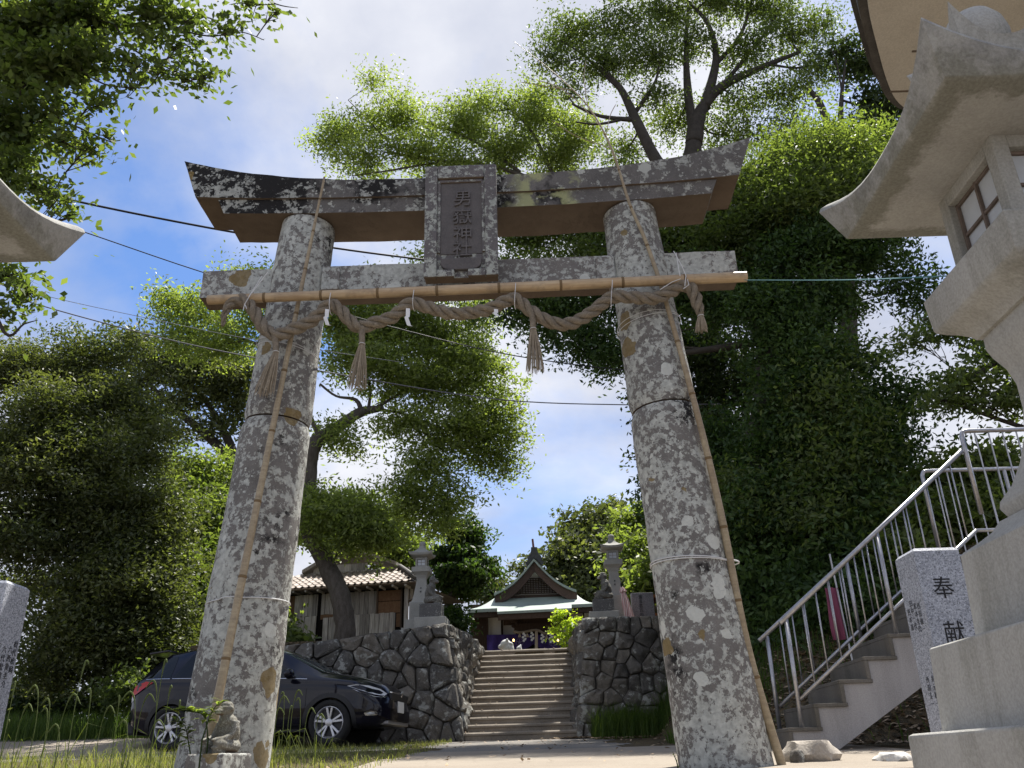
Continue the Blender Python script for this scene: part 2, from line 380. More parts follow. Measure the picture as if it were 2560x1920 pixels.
M_CROAD = roadmat('pale_concrete_sunlit_asphalt', (.235, .198, .158), (.31, .268, .215), (.38, .34, .285))
xs = np.unique(np.concatenate([np.linspace(-150, -20, 20), np.linspace(-20, -8, 25), np.linspace(-8, 8, 81), np.linspace(8, 20, 25), np.linspace(20, 150, 20)]))
ys = np.unique(np.concatenate([np.linspace(-30, 0, 10), np.linspace(0, 6, 25), np.linspace(6, 20, 71), np.linspace(20, 60, 21), np.linspace(60, 300, 13)]))
sheet('ground', xs, ys, M_GROUND)
sheet('unseen_bounce_paving', np.linspace(-4.5, 6.5, 40), np.linspace(-8, 6.2, 30), M_CROAD, .005)  # unseen; made pale and wide to bounce sunlight up onto undersides
sheet('path', np.linspace(-1.5, 3.6, 40), np.linspace(6.2, 11.6, 40), M_CROAD, .007, lambda x, y: x > -1.45-.25*math.sin(y*.9)-.15*math.sin(y*2.3) and (y < 10.3 or x < 1.9))  # pale colour stands in for sunlight on the near asphalt
sheet('road', np.linspace(-1.5, 3.6, 40), np.linspace(11.3, 16.95, 60), M_ASPH, .004, lambda x, y: x > -1.45-.25*math.sin(y*.9)-.15*math.sin(y*2.3) and (y < 10.3 or x < 1.35+.12*math.sin(y*3)))
sheet('side_road', np.linspace(-24, -4.2, 60), np.linspace(13.0, 19.2, 40), M_CROAD, .008, lambda x, y: (y < 16.9-.06*(x+4) + .1*math.sin(x*3)) and (y > 14.6-.02*(x+6)+.12*math.sin(x*4) or x < -6.6-.2*math.sin(y*5)))
sheet('parking_ground', np.linspace(-7.6, -1.6, 30), np.linspace(10.6, 16.0, 30), M_ASPH, .004, lambda x, y: y > 12.9+.2*math.sin(x*2) and x < -1.8)

# ------------------------------------------------------------------ torii gate
TC = Vector((-.38, 7.0, EYE)); TPH = .02
TX = Vector((math.cos(TPH), -math.sin(TPH), 0)); TY = Vector((math.sin(TPH), math.cos(TPH), 0))
def T(u, v, z): return TC + TX*u + TY*v + Vector((0, 0, z))
torii = thing('torii_gate', 'lichen-spotted grey stone torii gate with upturned lintel and name plaque', 'torii gate', (TC.x, TC.y, 1.44))
rng = random.Random(3)
def rough_tube(pts, rs, n, amp, seed):
    mb = MB(); a = Vector(pts[0]); b = Vector(pts[-1]); rings = []
    ax = (b-a).normalized(); u = ax.cross(Vector((0, 1, 0))).normalized(); w = ax.cross(u)
    for p, r in zip(pts, rs):
        p = Vector(p); ring = []
        for k in range(n):
            d = u*math.cos(2*math.pi*k/n) + w*math.sin(2*math.pi*k/n); q = p + d*r
            e = mnoise.noise(q*2.3 + Vector((seed, 0, 0)))*amp + mnoise.noise(q*9 + Vector((seed, 5, 0)))*amp*.45
            ring.append(p + d*(r+e))
        rings.append(ring)
    return mb.loft(rings)
JOINT = 2.8
for sd in (-1, 1):
    def axis(z): return T(sd*(1.8785-.0652*z), 0, z)
    def rr(z): return .337-.0172*z
    zs = [-.35+(JOINT-.012+.35)*i/46 for i in range(47)]
    pts = [axis(z) for z in zs]; rs = [rr(z)+.006 for z in zs]; rs[-1] -= .02; rs.append(.1); pts.append(axis(JOINT-.012))
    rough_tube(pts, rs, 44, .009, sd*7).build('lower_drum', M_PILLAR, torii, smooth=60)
    zs = [JOINT+.004+(4.84-JOINT)*i/34 for i in range(35)]
    pts = [axis(z) for z in zs]; rs = [rr(z) for z in zs]; rs[0] -= .018
    rough_tube(pts, rs, 44, .007, sd*11+3).build('upper_drum', M_PILLAR, torii, smooth=60)
    mb = MB().box(T(sd*(1.8785-.0652*4.19-.33), -.0, 4.19), (.17, .30, .24), -TPH); mb.build('wedge', M_NUKI, torii, bev=.012)
def beam(stations, name, mat, bev=.02, amp=.006):
    'stations: list of 4-corner rings (front-bottom, back-bottom, back-top, front-top), subdivided'
    rings = []
    for r in stations:
        ring = []
        for k in range(4):
            a = Vector(r[k]); b = Vector(r[(k+1) % 4])
            for j in range(4): ring.append(a.lerp(b, j/4))
        ring = [p + Vector((mnoise.noise(p*5)*amp, mnoise.noise(p*5+Vector((9, 0, 0)))*amp, mnoise.noise(p*5+Vector((0, 9, 0)))*amp)) for p in ring]
        rings.append(ring)
    return MB().loft(rings).build(name, mat, torii, smooth=35)
N = 56
st = []
for i in range(N+1):
    s = -1+2*i/N; a = abs(s)
    zt = 5.19+.325*a**3.0; zb = 4.99+.085*a**2.2; ut = 2.765*s; ub = 2.60*s
    st.append([T(ub, -.275, zb), T(ub, .275, zb), T(ut, .275, zt-.0), T(ut, -.275, zt)])
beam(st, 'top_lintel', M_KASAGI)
st = []
for i in range(41):
    s = -1+2*i/40; a = abs(s); zt = 4.992+.062*a**2; zb = 4.83+.062*a**2
    st.append([T(2.32*s, -.25, zb), T(2.32*s, .25, zb), T(2.385*s, .25, zt), T(2.385*s, -.25, zt)])
beam(st, 'lower_lintel', M_KASAGI)
st = [[T(2.49*s, -.12, 4.05), T(2.49*s, .12, 4.05), T(2.49*s, .12, 4.335), T(2.49*s, -.12, 4.335)] for s in [-1+2*i/40 for i in range(41)]]
beam(st, 'tie_beam', M_NUKI)
# name plaque with raised frame and characters
PU, PV = -.037, -.30
plq = MB().box(T(PU, PV-.03, 4.60), (.66, .09, 1.20), -TPH).build('plaque', M_PLAQUE, torii, bev=.012)
def pbox(u, z, w, h, v0, v1): return MB().box(T(PU+u, (v0+v1)/2, z), (w, abs(v1-v0), h), -TPH)
for (u, z, w, h) in ((-.277, 4.60, .115, 1.215), (.277, 4.60, .115, 1.215), (0, 5.135, .438, .145), (-.14, 4.03, .16, .075), (.14, 4.03, .16, .075)):
    b = pbox(u, z, w, h, PV-.075, PV-.125)
    rg = []
    b.build('plaque_frame', M_PLAQUE, plq, bev=.014, seg=2)
for (u, z, w, h) in ((-.205, 4.66, .028, .80), (.205, 4.66, .028, .80), (0, 5.045, .438, .03)):
    pbox(u, z, w, h, PV-.075, PV-.10).build('inner_moulding', M_PLAQUE, plq, bev=.006)
pbox(0, 4.64, .382, .78, PV-.075, PV-.082).build('inscription_panel', M_PANEL, plq)
ap = MB(); ring = []
for k in range(17):
    a = math.pi*k/16; ring.append((-.185*math.copysign(abs(math.cos(a))**.45, math.cos(a)), -.12*math.sin(a)**.6))
f = [T(PU+u, PV-.112, 4.19+z) for u, z in ring]; bk = [T(PU+u, PV-.07, 4.19+z) for u, z in ring]
ap.loft([bk, f]).build('rounded_apron', M_PANEL, plq, bev=.006)

def textmesh(body, size, extr, vertical=False, bold=0.0):
    cu = bpy.data.curves.new('lettering', 'FONT'); cu.body = '\n'.join(body) if vertical else body
    cu.size = size; cu.extrude = extr; cu.align_x = 'CENTER'; cu.space_line = 1.12; cu.resolution_u = 3; cu.offset = bold*size
    o = bpy.data.objects.new('lettering', cu); COL.objects.link(o)
    dg = bpy.context.evaluated_depsgraph_get(); me = bpy.data.meshes.new_from_object(o.evaluated_get(dg))
    bpy.data.objects.remove(o); bpy.data.curves.remove(cu)
    co = np.empty(len(me.vertices)*3, dtype=np.float32); me.vertices.foreach_get('co', co); co = co.reshape(-1, 3)
    c = (co.max(0)+co.min(0))/2; c[2] = 0; co -= c; me.vertices.foreach_set('co', co.ravel()); me.update(); return me
def lettering(body, size, extr, at, xdir, ydir, mat, parent, vertical=False, name='lettering', sx=1., sy=1., bold=0.0):
    me = textmesh(body, size, extr, vertical, bold); xd = Vector(xdir).normalized(); yd = Vector(ydir).normalized(); nd = xd.cross(yd)
    me.transform(Matrix(((xd.x*sx, yd.x*sy, nd.x, 0), (xd.y*sx, yd.y*sy, nd.y, 0), (xd.z*sx, yd.z*sy, nd.z, 0), (0, 0, 0, 1))))
    me.transform(Matrix.Translation(Vector(at)-rootloc(parent))); me.materials.clear(); me.materials.append(mat)
    return meshobj(name, me, parent)
M_LETTER = plain('raised_slate_lettering', (.085, .078, .078), (.135, .123, .12), 12, .8, .2, .004)
for ch, z in (('男', 4.845), ('嶽', 4.65), ('神', 4.46), ('社', 4.30)):
    lettering(ch, .185, .012, T(PU+.012, PV-.088, z), TX, (0, 0, 1), M_LETTER, plq, name='character')

# ------------------------------------------------------------------ bamboo poles and ropes on the gate
def bamboo(name, label, pts, radii, mat, nodes, group=None, n=12):
    base = Vector(pts[0]); root = thing(name, label, 'bamboo pole', base, group=group)
    path = cr(pts, 6); L = [0]
    for i in range(1, len(path)): L.append(L[-1]+(path[i]-path[i-1]).length)
    rs = [np.interp(l/L[-1], np.linspace(0, 1, len(radii)), radii) for l in L]
    MB().tube(path, rs, n).build('culm', mat, root, smooth=60)
    for f in nodes:
        l = f*L[-1]; i = max(1, min(len(L)-2, int(np.searchsorted(L, l)))); t = (path[i+1]-path[i-1]).normalized()
        p = path[i-1].lerp(path[i], (l-L[i-1])/max(1e-6, L[i]-L[i-1])); r = rs[i]
        MB().tube([p-t*.012, p-t*.004, p+t*.004, p+t*.012], [r*1.01, r*1.11, r*1.11, r*1.01], n).build('node', M_BNODE, root, smooth=60)
    return root
BY = 6.575
bamboo('bamboo_pole', 'thick tan bamboo pole lying level below the tie beam, carrying the straw rope', [P(520, 750, BY), P(1190, 722.5, BY), P(1866, 692, BY-.02)], [.042, .044, .046, .047], M_BAMBOO, [.105, .21, .315, .425, .54, .655, .77, .885])
bamboo('bamboo_pole', 'slender weathered bamboo pole tied upright against the pillar with the monkey carving', [P(516, 1893, 6.45), P(552, 1712, 6.50), P(640, 1275, 6.62), P(712, 920, 6.665), P(770, 640, 6.665), P(811, 443, 6.66)], [.035, .032, .029, .026, .022, .016, .010], M_BAMBOO2, [.13, .25, .37, .49, .60, .71, .80, .88, .95])
rb = bamboo('bamboo_pole', 'tall tapering bamboo pole leaning on the pillar next to the railed steps', [P(1957, 1921, 6.86), P(1869, 1620, 6.80), P(1800, 1273, 6.72), P(1736, 1007, 6.67), P(1661, 741, 6.66), P(1614, 602, 6.655), P(1574, 509, 6.64), P(1528, 370, 6.62), P(1470, 266, 6.60), P(1389, 185, 6.56), P(1285, 104, 6.5)], [.034, .033, .031, .029, .026, .023, .019, .014, .009, .005, .002], M_BAMBOO2, [.09, .17, .25, .33, .41, .48, .55, .62, .68, .74, .80, .86])
tw = MB()
for (x, y, pts) in ((1500, 315, [(1440, 250), (1390, 215), (1340, 200)]), (1470, 266, [(1460, 200), (1465, 150)]), (1430, 225, [(1360, 215), (1300, 205)]), (1528, 370, [(1440, 340), (1380, 300)]), (1515, 340, [(1525, 290), (1540, 260)])):
    tw.tube(cr([P(x, y, 6.6)] + [P(a, b, 6.58) for a, b in pts], 4), [.004]*(4*len(pts))+[.0015], 5)
tw.build('twig', M_BAMBOO2, rb)

def RY(v): return BY+.0
rope_px = [(557, 815), (562, 785), (574, 762), (596, 750), (617, 757), (638, 782), (660, 820), (690, 838), (728, 825), (775, 805), (812, 772), (828, 762), (850, 775), (880, 806), (905, 818), (940, 806), (985, 790), (1015, 765), (1035, 757), (1075, 770), (1125, 783), (1180, 782), (1225, 771), (1265, 753), (1288, 748), (1312, 765), (1345, 790), (1385, 808), (1420, 810), (1455, 797), (1490, 772), (1520, 748), (1545, 742), (1590, 744), (1640, 746), (1680, 727), (1708, 714), (1730, 726), (1743, 755), (1751, 785)]
rope_path = cr([P(x, y, BY-.005) for x, y in rope_px], 7)
L = [0]
for i in range(1, len(rope_path)): L.append(L[-1]+(rope_path[i]-rope_path[i-1]).length)
rope = thing('sacred_straw_rope', 'thick twisted straw rope looped below the bamboo pole across the gate', 'straw rope', P(1190, 780, BY))
def taper(l):
    return min(1, .28+l/.45, .60+(L[-1]-l)/.35)
frames = []; u = Vector((0, 1, 0))
for i, p in enumerate(rope_path):
    t = (rope_path[min(i+1, len(rope_path)-1)]-rope_path[max(0, i-1)]).normalized(); u = (u-t*u.dot(t)).normalized(); frames.append((p, t, u, t.cross(u)))
for k in range(3):
    pts = []; rs = []
    for i, (p, t, u, w) in enumerate(frames):
        s = taper(L[i]); a = 2*math.pi*(L[i]/.33) + k*2*math.pi/3
        pts.append(p + (u*math.cos(a)+w*math.sin(a))*.032*s); rs.append(.0285*s*(1+.10*math.sin(L[i]*37+k)+.06*math.sin(L[i]*91+2*k)))
    MB().tube(pts, rs, 9).build('strand', M_ROPE, rope, smooth='all')
rng = random.Random(11); fb = MB()
for i in range(1500):
    j = rng.randrange(2, len(frames)-2); p, t, u, w = frames[j]; a = rng.random()*6.28; d = u*math.cos(a)+w*math.sin(a); s = taper(L[j])
    q = p + d*.052*s; e = q + (d*rng.uniform(.002, .022) + t*rng.uniform(-.06, .06) + Vector((0, 0, -rng.uniform(0, .02))))
    n_ = t.cross(d)*.0013
    fb.add([q-n_, q+n_, e], [(0, 1, 2)])
tag(fb.build('loose_fibre', M_STRAW, rope), kind='stuff')
def tassel(top, mid, tip, spread, n, seed, short=False):
    r = random.Random(seed); top, mid, tip = Vector(top), Vector(mid), Vector(tip); mb = MB()
    for i in range(n):
        a = r.random()*6.28; q = math.sqrt(r.random()); d = Vector((math.cos(a), math.sin(a)*.8, 0))
        e = tip + d*q*spread + Vector((0, 0, r.uniform(-.02, .05 if not short else .02)))
        m = mid + d*q*.022; c = m.lerp(e, .5) + d*q*spread*.08
        mb.tube([m, c, e], [.0032, .0028, .0018], 4)
    nb = MB().tube(cr([top, top.lerp(mid, .5), mid + Vector((0, 0, -.01))], 4), [.034, .032, .03, .028, .027, .026, .026, .026, .025], 10)
    o = nb.build('tassel', M_ROPE, rope, smooth='all'); tag(mb.build('straw', M_STRAW, o), kind='stuff')
    MB().tube([mid+Vector((.026*math.cos(a), .026*math.sin(a), .0)) for a in [k*6.2832/14 for k in range(15)]], .0035, 5).build('binding', M_STRING, o)
tassel(P(688, 838, BY-.02), P(690, 880, BY-.02), P(661, 985, BY-.02), .085, 95, 1)
tassel(P(905, 818, BY-.02), P(905, 860, BY-.02), P(892, 972, BY-.02), .085, 95, 2)
tassel(P(1331, 785, BY-.02), P(1333, 822, BY-.02), P(1337, 930, BY-.02), .085, 95, 3)
tassel(P(1751, 783, BY-.01), P(1752, 790, BY-.01), P(1753, 826, BY-.01), .055, 80, 4, True)
# white paper streamers
def streamer(x, y, seed, h=.17):
    p = P(x, y, BY-.06); mb = MB(); w = .035
    pts = [(0, 0), (0, -.45), (-.012, -.5), (.012, -.95), (.03, -1.0)]
    vs = []
    for dx, f in pts: vs += [p+Vector((dx-w/2, (seed % 3-1)*.006*f, f*h)), p+Vector((dx+w/2, .004*f, f*h-.006))]
    b = [v+Vector((0, .0012, 0)) for v in vs]
    n = len(pts); fs = [(2*i, 2*i+1, 2*i+3, 2*i+2) for i in range(n-1)]
    mb.add(vs, fs); mb.add(b, fs)
    return mb, p
for i, (x, y, h, lab) in enumerate(((818, 772, .16, 'white paper streamer hanging between the first two straw tassels from the monkey carving'), (1020, 770, .175, 'long white paper streamer hanging below the plaque beside the middle tassel'), (1240, 772, .075, 'short white paper streamer tucked under the rope next to the third tassel'))):
    mb, p = streamer(x, y, i, h); solo(mb, 'paper_streamer', M_PAPER, lab, 'paper streamer', p, 'paper streamers on the rope')
# twine loops holding the rope to the pole
def loop(x, y0, y1, lab, Y=BY, r=.0035):
    a = P(x, y0, Y); b = P(x, y1, Y); pts = []
    for k in range(17):
        t = 2*math.pi*k/16; pts.append((a+b)/2 + Vector((0, -.072*math.sin(t)-.0, 0)) + (a-b)/2*math.cos(t) + Vector((.005*math.sin(t*2), 0, 0)))
    return solo(MB().tube(pts, r, 5), 'twine_loop', M_STRING, lab, 'twine', b, 'twine loops tying the rope to the pole')
for (x, y0, y1) in ((828, 733, 786), (1035, 726, 776), (1288, 708, 772), (1528, 697, 768)):
    loop(x, y0, y1, 'white twine loop tying the straw rope up to the bamboo pole')
for lab, segs in (('white twine sling on the bamboo pole near the loose thin rope end', [[(670, 680), (625, 738), (612, 760), (617, 772)], [(655, 690), (622, 742)], [(617, 740), (608, 775)]]), ('white twine sling holding the bamboo pole near the rope end with the bound brush', [[(1684, 628), (1705, 665), (1715, 690), (1712, 715)], [(1690, 632), (1700, 690)], [(1720, 690), (1680, 705), (1650, 724)], [(1716, 688), (1722, 712), (1708, 722)]])):
    mb = MB()
    for s in segs: mb.tube([P(x, y, BY-.045-(.02 if i else 0)+(.0 if y > 720 else .0)) for i, (x, y) in enumerate(s)], .004, 5)
    solo(mb, 'twine_sling', M_STRING, lab, 'twine', P(*segs[0][0], BY-.045), 'twine slings on the bamboo pole')
def pillar_ring(sd, z, lab, tilt=0., dup=0., bump_ang=None, r=.0045):
    c = T(sd*(1.8785-.0652*z), 0, z); R = .337-.0172*z+.013; mb = MB()
    for k in ((0,) if not dup else (0, 1)):
        pts = []
        for i in range(65):
            a = 2*math.pi*i/64; e = 0
            if bump_ang is not None:
                d = abs((a-bump_ang+math.pi) % (2*math.pi)-math.pi); e = .060*max(0, 1-(d/.30)**2)
            pts.append(c + Vector(((R+e)*math.cos(a), (R+e)*math.sin(a), tilt*math.cos(a)+k*dup*math.sin(a*.5))))
        mb.tube(pts, r, 5)
    return solo(mb, 'twine_ring', M_STRING, lab, 'twine', c, 'twine rings round the pillars')
pillar_ring(-1, P(620, 1493, 6.7).z-EYE, 'white twine wound round the pillar that has the monkey carving', .01, 0, math.atan2(-1, -.12))
pillar_ring(1, P(1735, 1398, 6.7).z-EYE, 'double white twine wound low round the pillar beside the railed steps', -.01, .02, math.atan2(-.45, 1))
pillar_ring(1, P(1600, 790, 6.72).z-EYE, 'thin slack twine just under the rope on the pillar beside the railed steps', .05, .05, None, .0028)
pillar_ring(-1, P(790, 850, 6.72).z-EYE, 'thin slack twine just under the rope on the pillar with the monkey carving', -.06, .05, None, .0028)
# ------------------------------------------------------------------ terrace, staircase, retaining walls
SC = Vector((-.04, 17.0, 0)); SPH = .054
SX = Vector((math.cos(SPH), -math.sin(SPH), 0)); SY = Vector((math.sin(SPH), math.cos(SPH), 0))
def S(u, v, z): return SC + SX*u + SY*v + Vector((0, 0, z))
Z0, Z1 = 1.955, 3.975
tb = MB()
def slab(mb, pts, z0, z1s):
    n = len(pts); b = [S(u, v, z0) for u, v in pts]; t = [S(u, v, z) for (u, v), z in zip(pts, z1s)]
    mb.add(b+t, [tuple(range(n-1, -1, -1)), tuple(range(n, 2*n))] + [(i, (i+1) % n, n+(i+1) % n, n+i) for i in range(n)])
slab(tb, [(-6.6, .5), (-1.5, .5), (-1.12, 3.60), (-6.6, 3.60)], 1.5, [3.9]*4)
slab(tb, [(1.5, .5), (5.5, .5), (5.5, 3.60), (1.12, 3.60)], 1.5, [3.9]*4)
slab(tb, [(-6.6, 3.61), (9, 3.61), (12, 40), (-9, 40)], 1.5, [3.93, 3.93, 5.5, 5.5])
tag(tb.build('terrace', M_GROUND), kind='structure')
stairs = thing('stone_staircase', 'broad brown stone staircase of fourteen worn steps climbing between rubble walls', 'staircase', S(0, 0, Z0))
NST = 14; RISE = (Z1-Z0)/NST; RUN = 3.6/(NST-1)
rng = random.Random(21)
for k in range(NST):
    v0 = k*RUN; z1 = Z0+(k+1)*RISE; d = RUN+.07 if k < NST-1 else .9
    mb = MB(); nn = 14; rings = []
    for i in range(nn+1):
        u = -1.06+2.12*i/nn; e = lambda s: mnoise.noise(Vector((u*2.2, k*3.1, s)))*.008
        rings.append([S(u, v0+.012+e(1), z1-RISE-.03), S(u, v0+d, z1-RISE-.03), S(u, v0+d, z1+e(3)*.4), S(u, v0+.016+e(2), z1+e(3)), S(u, v0-.014+e(2), z1-.024+e(3)), S(u, v0-.014+e(2), z1-.055), S(u, v0+.010+e(1), z1-.065)])
    mb.loft(rings).build('step', M_STAIR, stairs, smooth=30)
def clip(poly, a, n):
    out = []
    for i in range(len(poly)):
        p, q = poly[i], poly[(i+1) % len(poly)]; dp = (p-a).dot(n); dq = (q-a).dot(n)
        if dp <= 0: out.append(p)
        if (dp < 0 < dq) or (dq < 0 < dp): out.append(p.lerp(q, dp/(dp-dq)))
    return out
def stone_field(parent, a0, a1, b0, btop, cw, ch, pos, seed, skip=None, depth=1.0, square=.0):
    'irregular fitted stones over a wall face; pos(a, b, d) maps face coordinates + depth to the site'
    r = random.Random(seed); seeds = []; rows = int((btop((a0+a1)/2)-b0)/ch+.5); 
    for j in range(rows):
        a = a0 + (r.random()-.2)*cw*.5
        while a < a1+cw*.3:
            w = cw*r.choice((.45, .7, .9, 1.1, 1.5))*r.uniform(.85, 1.2); hh = (btop(min(max(a, a0), a1))-b0)/rows
            seeds.append(Vector((a+w/2, b0+(j+.5+r.uniform(-.46, .46)*(1-square))*hh))); a += w
    for i, s in enumerate(seeds):
        if s.x < a0-.05 or s.x > a1+.05: continue
        poly = [Vector((a0, b0)), Vector((a1, b0)), Vector((a1, btop(a1))), Vector(((a0+a1)/2, btop((a0+a1)/2))), Vector((a0, btop(a0)))]
        if skip and skip(s.x, s.y): continue
        near = sorted(seeds, key=lambda q: (q-s).length_squared)[1:18]
        for q in near:
            poly = clip(poly, (s+q)/2, q-s)
            if len(poly) < 3: break
        if len(poly) < 3: continue
        c = sum(poly, Vector((0, 0)))/len(poly)
        size = math.sqrt(abs(sum(poly[k].x*poly[(k+1) % len(poly)].y-poly[(k+1) % len(poly)].x*poly[k].y for k in range(len(poly))))/2)
        if size < .06: continue
        poly = [c+(p-c)*(1-.008/max(size, .1)) for p in poly]
        ch2 = []
        for k in range(len(poly)):
            p, q = poly[k], poly[(k+1) % len(poly)]; cf = .12 if square < .3 else .08
            ch2 += [p.lerp(q, cf), p.lerp(q, .5), p.lerp(q, 1-cf)]
        pl = ch2; n = len(pl); D = size*r.uniform(.20, .42)*depth; tilt = Vector((r.uniform(-.35, .35), r.uniform(-.15, .45)))
        rings = []
        for sc, dd in ((.985, -.10), (1.0, .12*D), (.90, .66*D), (.66, .9*D), (.33, 1.0*D)):
            ring = []
            for p in pl:
                q = c+(p-c)*sc; w = Vector((q.x*3.1+seed, q.y*3.1, i*.7)); e = mnoise.noise(w)*.16*size if dd > 0 else 0
                g = (q-c).dot(tilt)*(.5 if dd > .3*D else 0)
                e2 = (mnoise.noise(w*2.7)*.12+mnoise.noise(w*7)*.07)*size if dd > 0 else 0
                jx = mnoise.noise(w*1.9+Vector((4, 0, 0)))*.05*size
                ring.append(pos(q.x+jx, q.y+mnoise.noise(w*1.9+Vector((0, 4, 0)))*.05*size, dd+e+g+e2 if dd > 0 else dd))
            rings.append(ring)
        mb = MB().loft(rings); mb.build('stone', M_WALLSTONE, parent, smooth=24)
def core(parent, a0, a1, b0, btop, pos, na=20, nb=6):
    V = []; F = []
    for i in range(na+1):
        a = a0+(a1-a0)*i/na
        for j in range(nb+1): V.append(pos(a, b0+(btop(a)-.05-b0)*j/nb, -.012))
    for i in range(na):
        for j in range(nb): q = i*(nb+1)+j; F.append((q, q+nb+1, q+nb+2, q+1))
    mb = MB(); mb.add(V, F); return mb
HW = Z1-Z0+.12
def fr(z): return max(0., (z-Z0)/HW)
# left wall
wl = thing('rubble_retaining_wall', 'dark rubble stone retaining wall behind the parked car, below the plank shed', 'stone wall', S(-3, .1, Z0))
def pos_lf(a, b, d): f = fr(b); return S(-a-.40*f*max(0, 1-(a-1.02)/2.2), .36*f-d, b)
def top_l(a): return 4.12-.075*(a-1.0)+.06*math.sin(a*2.7)
stone_field(wl, 1.0, 6.3, Z0-.05, top_l, .40, .33, pos_lf, 4, depth=1.0)
core(wl, 1.0, 6.3, Z0-.1, top_l, pos_lf).build('wall_core', M_MORTAR, wl)
def pos_ls(a, b, d): f = fr(b); return S(-1.02-.40*f*max(0, 1-a/3.7)+d, a+.36*f*max(0, 1-a/1.6), b)
def top_ls(a): return 4.13-.025*a+.05*math.sin(a*4)
below = lambda a, b: b < Z0+a*(Z1-Z0)/3.6-.16
stone_field(wl, .0, 3.9, Z0-.05, top_ls, .36, .29, pos_ls, 9, skip=below, depth=.8)
core(wl, .0, 3.9, Z0-.1, top_ls, pos_ls).build('wall_core', M_MORTAR, wl)
# right wall
wr = thing('rubble_retaining_wall', 'dark rubble stone retaining wall with long grass at its foot, below the grey stele', 'stone wall', S(3, .1, Z0))
def pos_rf(a, b, d): f = fr(b); return S(a+.30*f*max(0, 1-(a-1.04)/2.2), .30*f-d, b)
def top_r(a): return 4.13+.03*math.sin(a*3.1)
stone_field(wr, 1.02, 5.4, Z0-.05, top_r, .34, .26, pos_rf, 31, depth=.85, square=.4)
core(wr, 1.02, 5.4, Z0-.1, top_r, pos_rf).build('wall_core', M_MORTAR, wr)
def pos_rs(a, b, d): f = fr(b); return S(1.04+.30*f*max(0, 1-a/3.7)-d, a+.30*f*max(0, 1-a/1.6), b)
stone_field(wr, .0, 3.9, Z0-.05, top_ls, .36, .29, pos_rs, 17, skip=below, depth=.8)
core(wr, .0, 3.9, Z0-.1, top_ls, pos_rs).build('wall_core', M_MORTAR, wr)
# drifted dry leaves and twigs at the foot of the stairs
rng = random.Random(5); lv = MB()
def litter(mb, n, fx, fy, s=.035):
    for i in range(n):
        x, y = fx(), fy(); a = rng.random()*6.28; L_ = s*rng.uniform(.6, 1.4); p = Vector((x, y, gz(x, y)+.012+rng.random()*.02))
        d = Vector((math.cos(a), math.sin(a), rng.uniform(-.3, .5)))*L_; e = Vector((-math.sin(a), math.cos(a), rng.uniform(-.4, .4)))*L_*.45
        mb.add([p-d, p+e, p+d, p-e], [(0, 1, 2, 3)])
litter(lv, 420, lambda: rng.gauss(1.15, .28), lambda: 16.72+abs(rng.gauss(0, .09))-.0)
litter(lv, 260, lambda: rng.uniform(1.2, 3.4), lambda: rng.gauss(16.15, .12))
litter(lv, 260, lambda: rng.uniform(-2.2, 3.2), lambda: rng.uniform(8, 16.8), .03)
litter(lv, 2600, lambda: rng.uniform(2.6, 6.2), lambda: rng.uniform(10.25, 12.6), .045)
for k in range(NST):
    for i in range(16):
        u = rng.choice((-1, 1))*min(1.0, rng.uniform(.3, 1.25)); p = S(u, k*RUN+rng.uniform(0, .05), Z0+(k+1)*RISE+.012); a = rng.random()*6.28; s = rng.uniform(.010, .024)
        d = Vector((math.cos(a), math.sin(a), .3))*s; e = Vector((-math.sin(a), math.cos(a), .2))*s*.6; lv.add([p-d, p+e, p+d, p-e], [(0, 1, 2, 3)])
M_DRY = plain('dry_fallen_leaves', (.22, .145, .08), (.48, .37, .25), 30, .85, .1, .01)
tag(lv.build('fallen_leaves', M_DRY), 'dry brown leaves scattered on the road and stair treads', 'fallen leaves', kind='stuff')

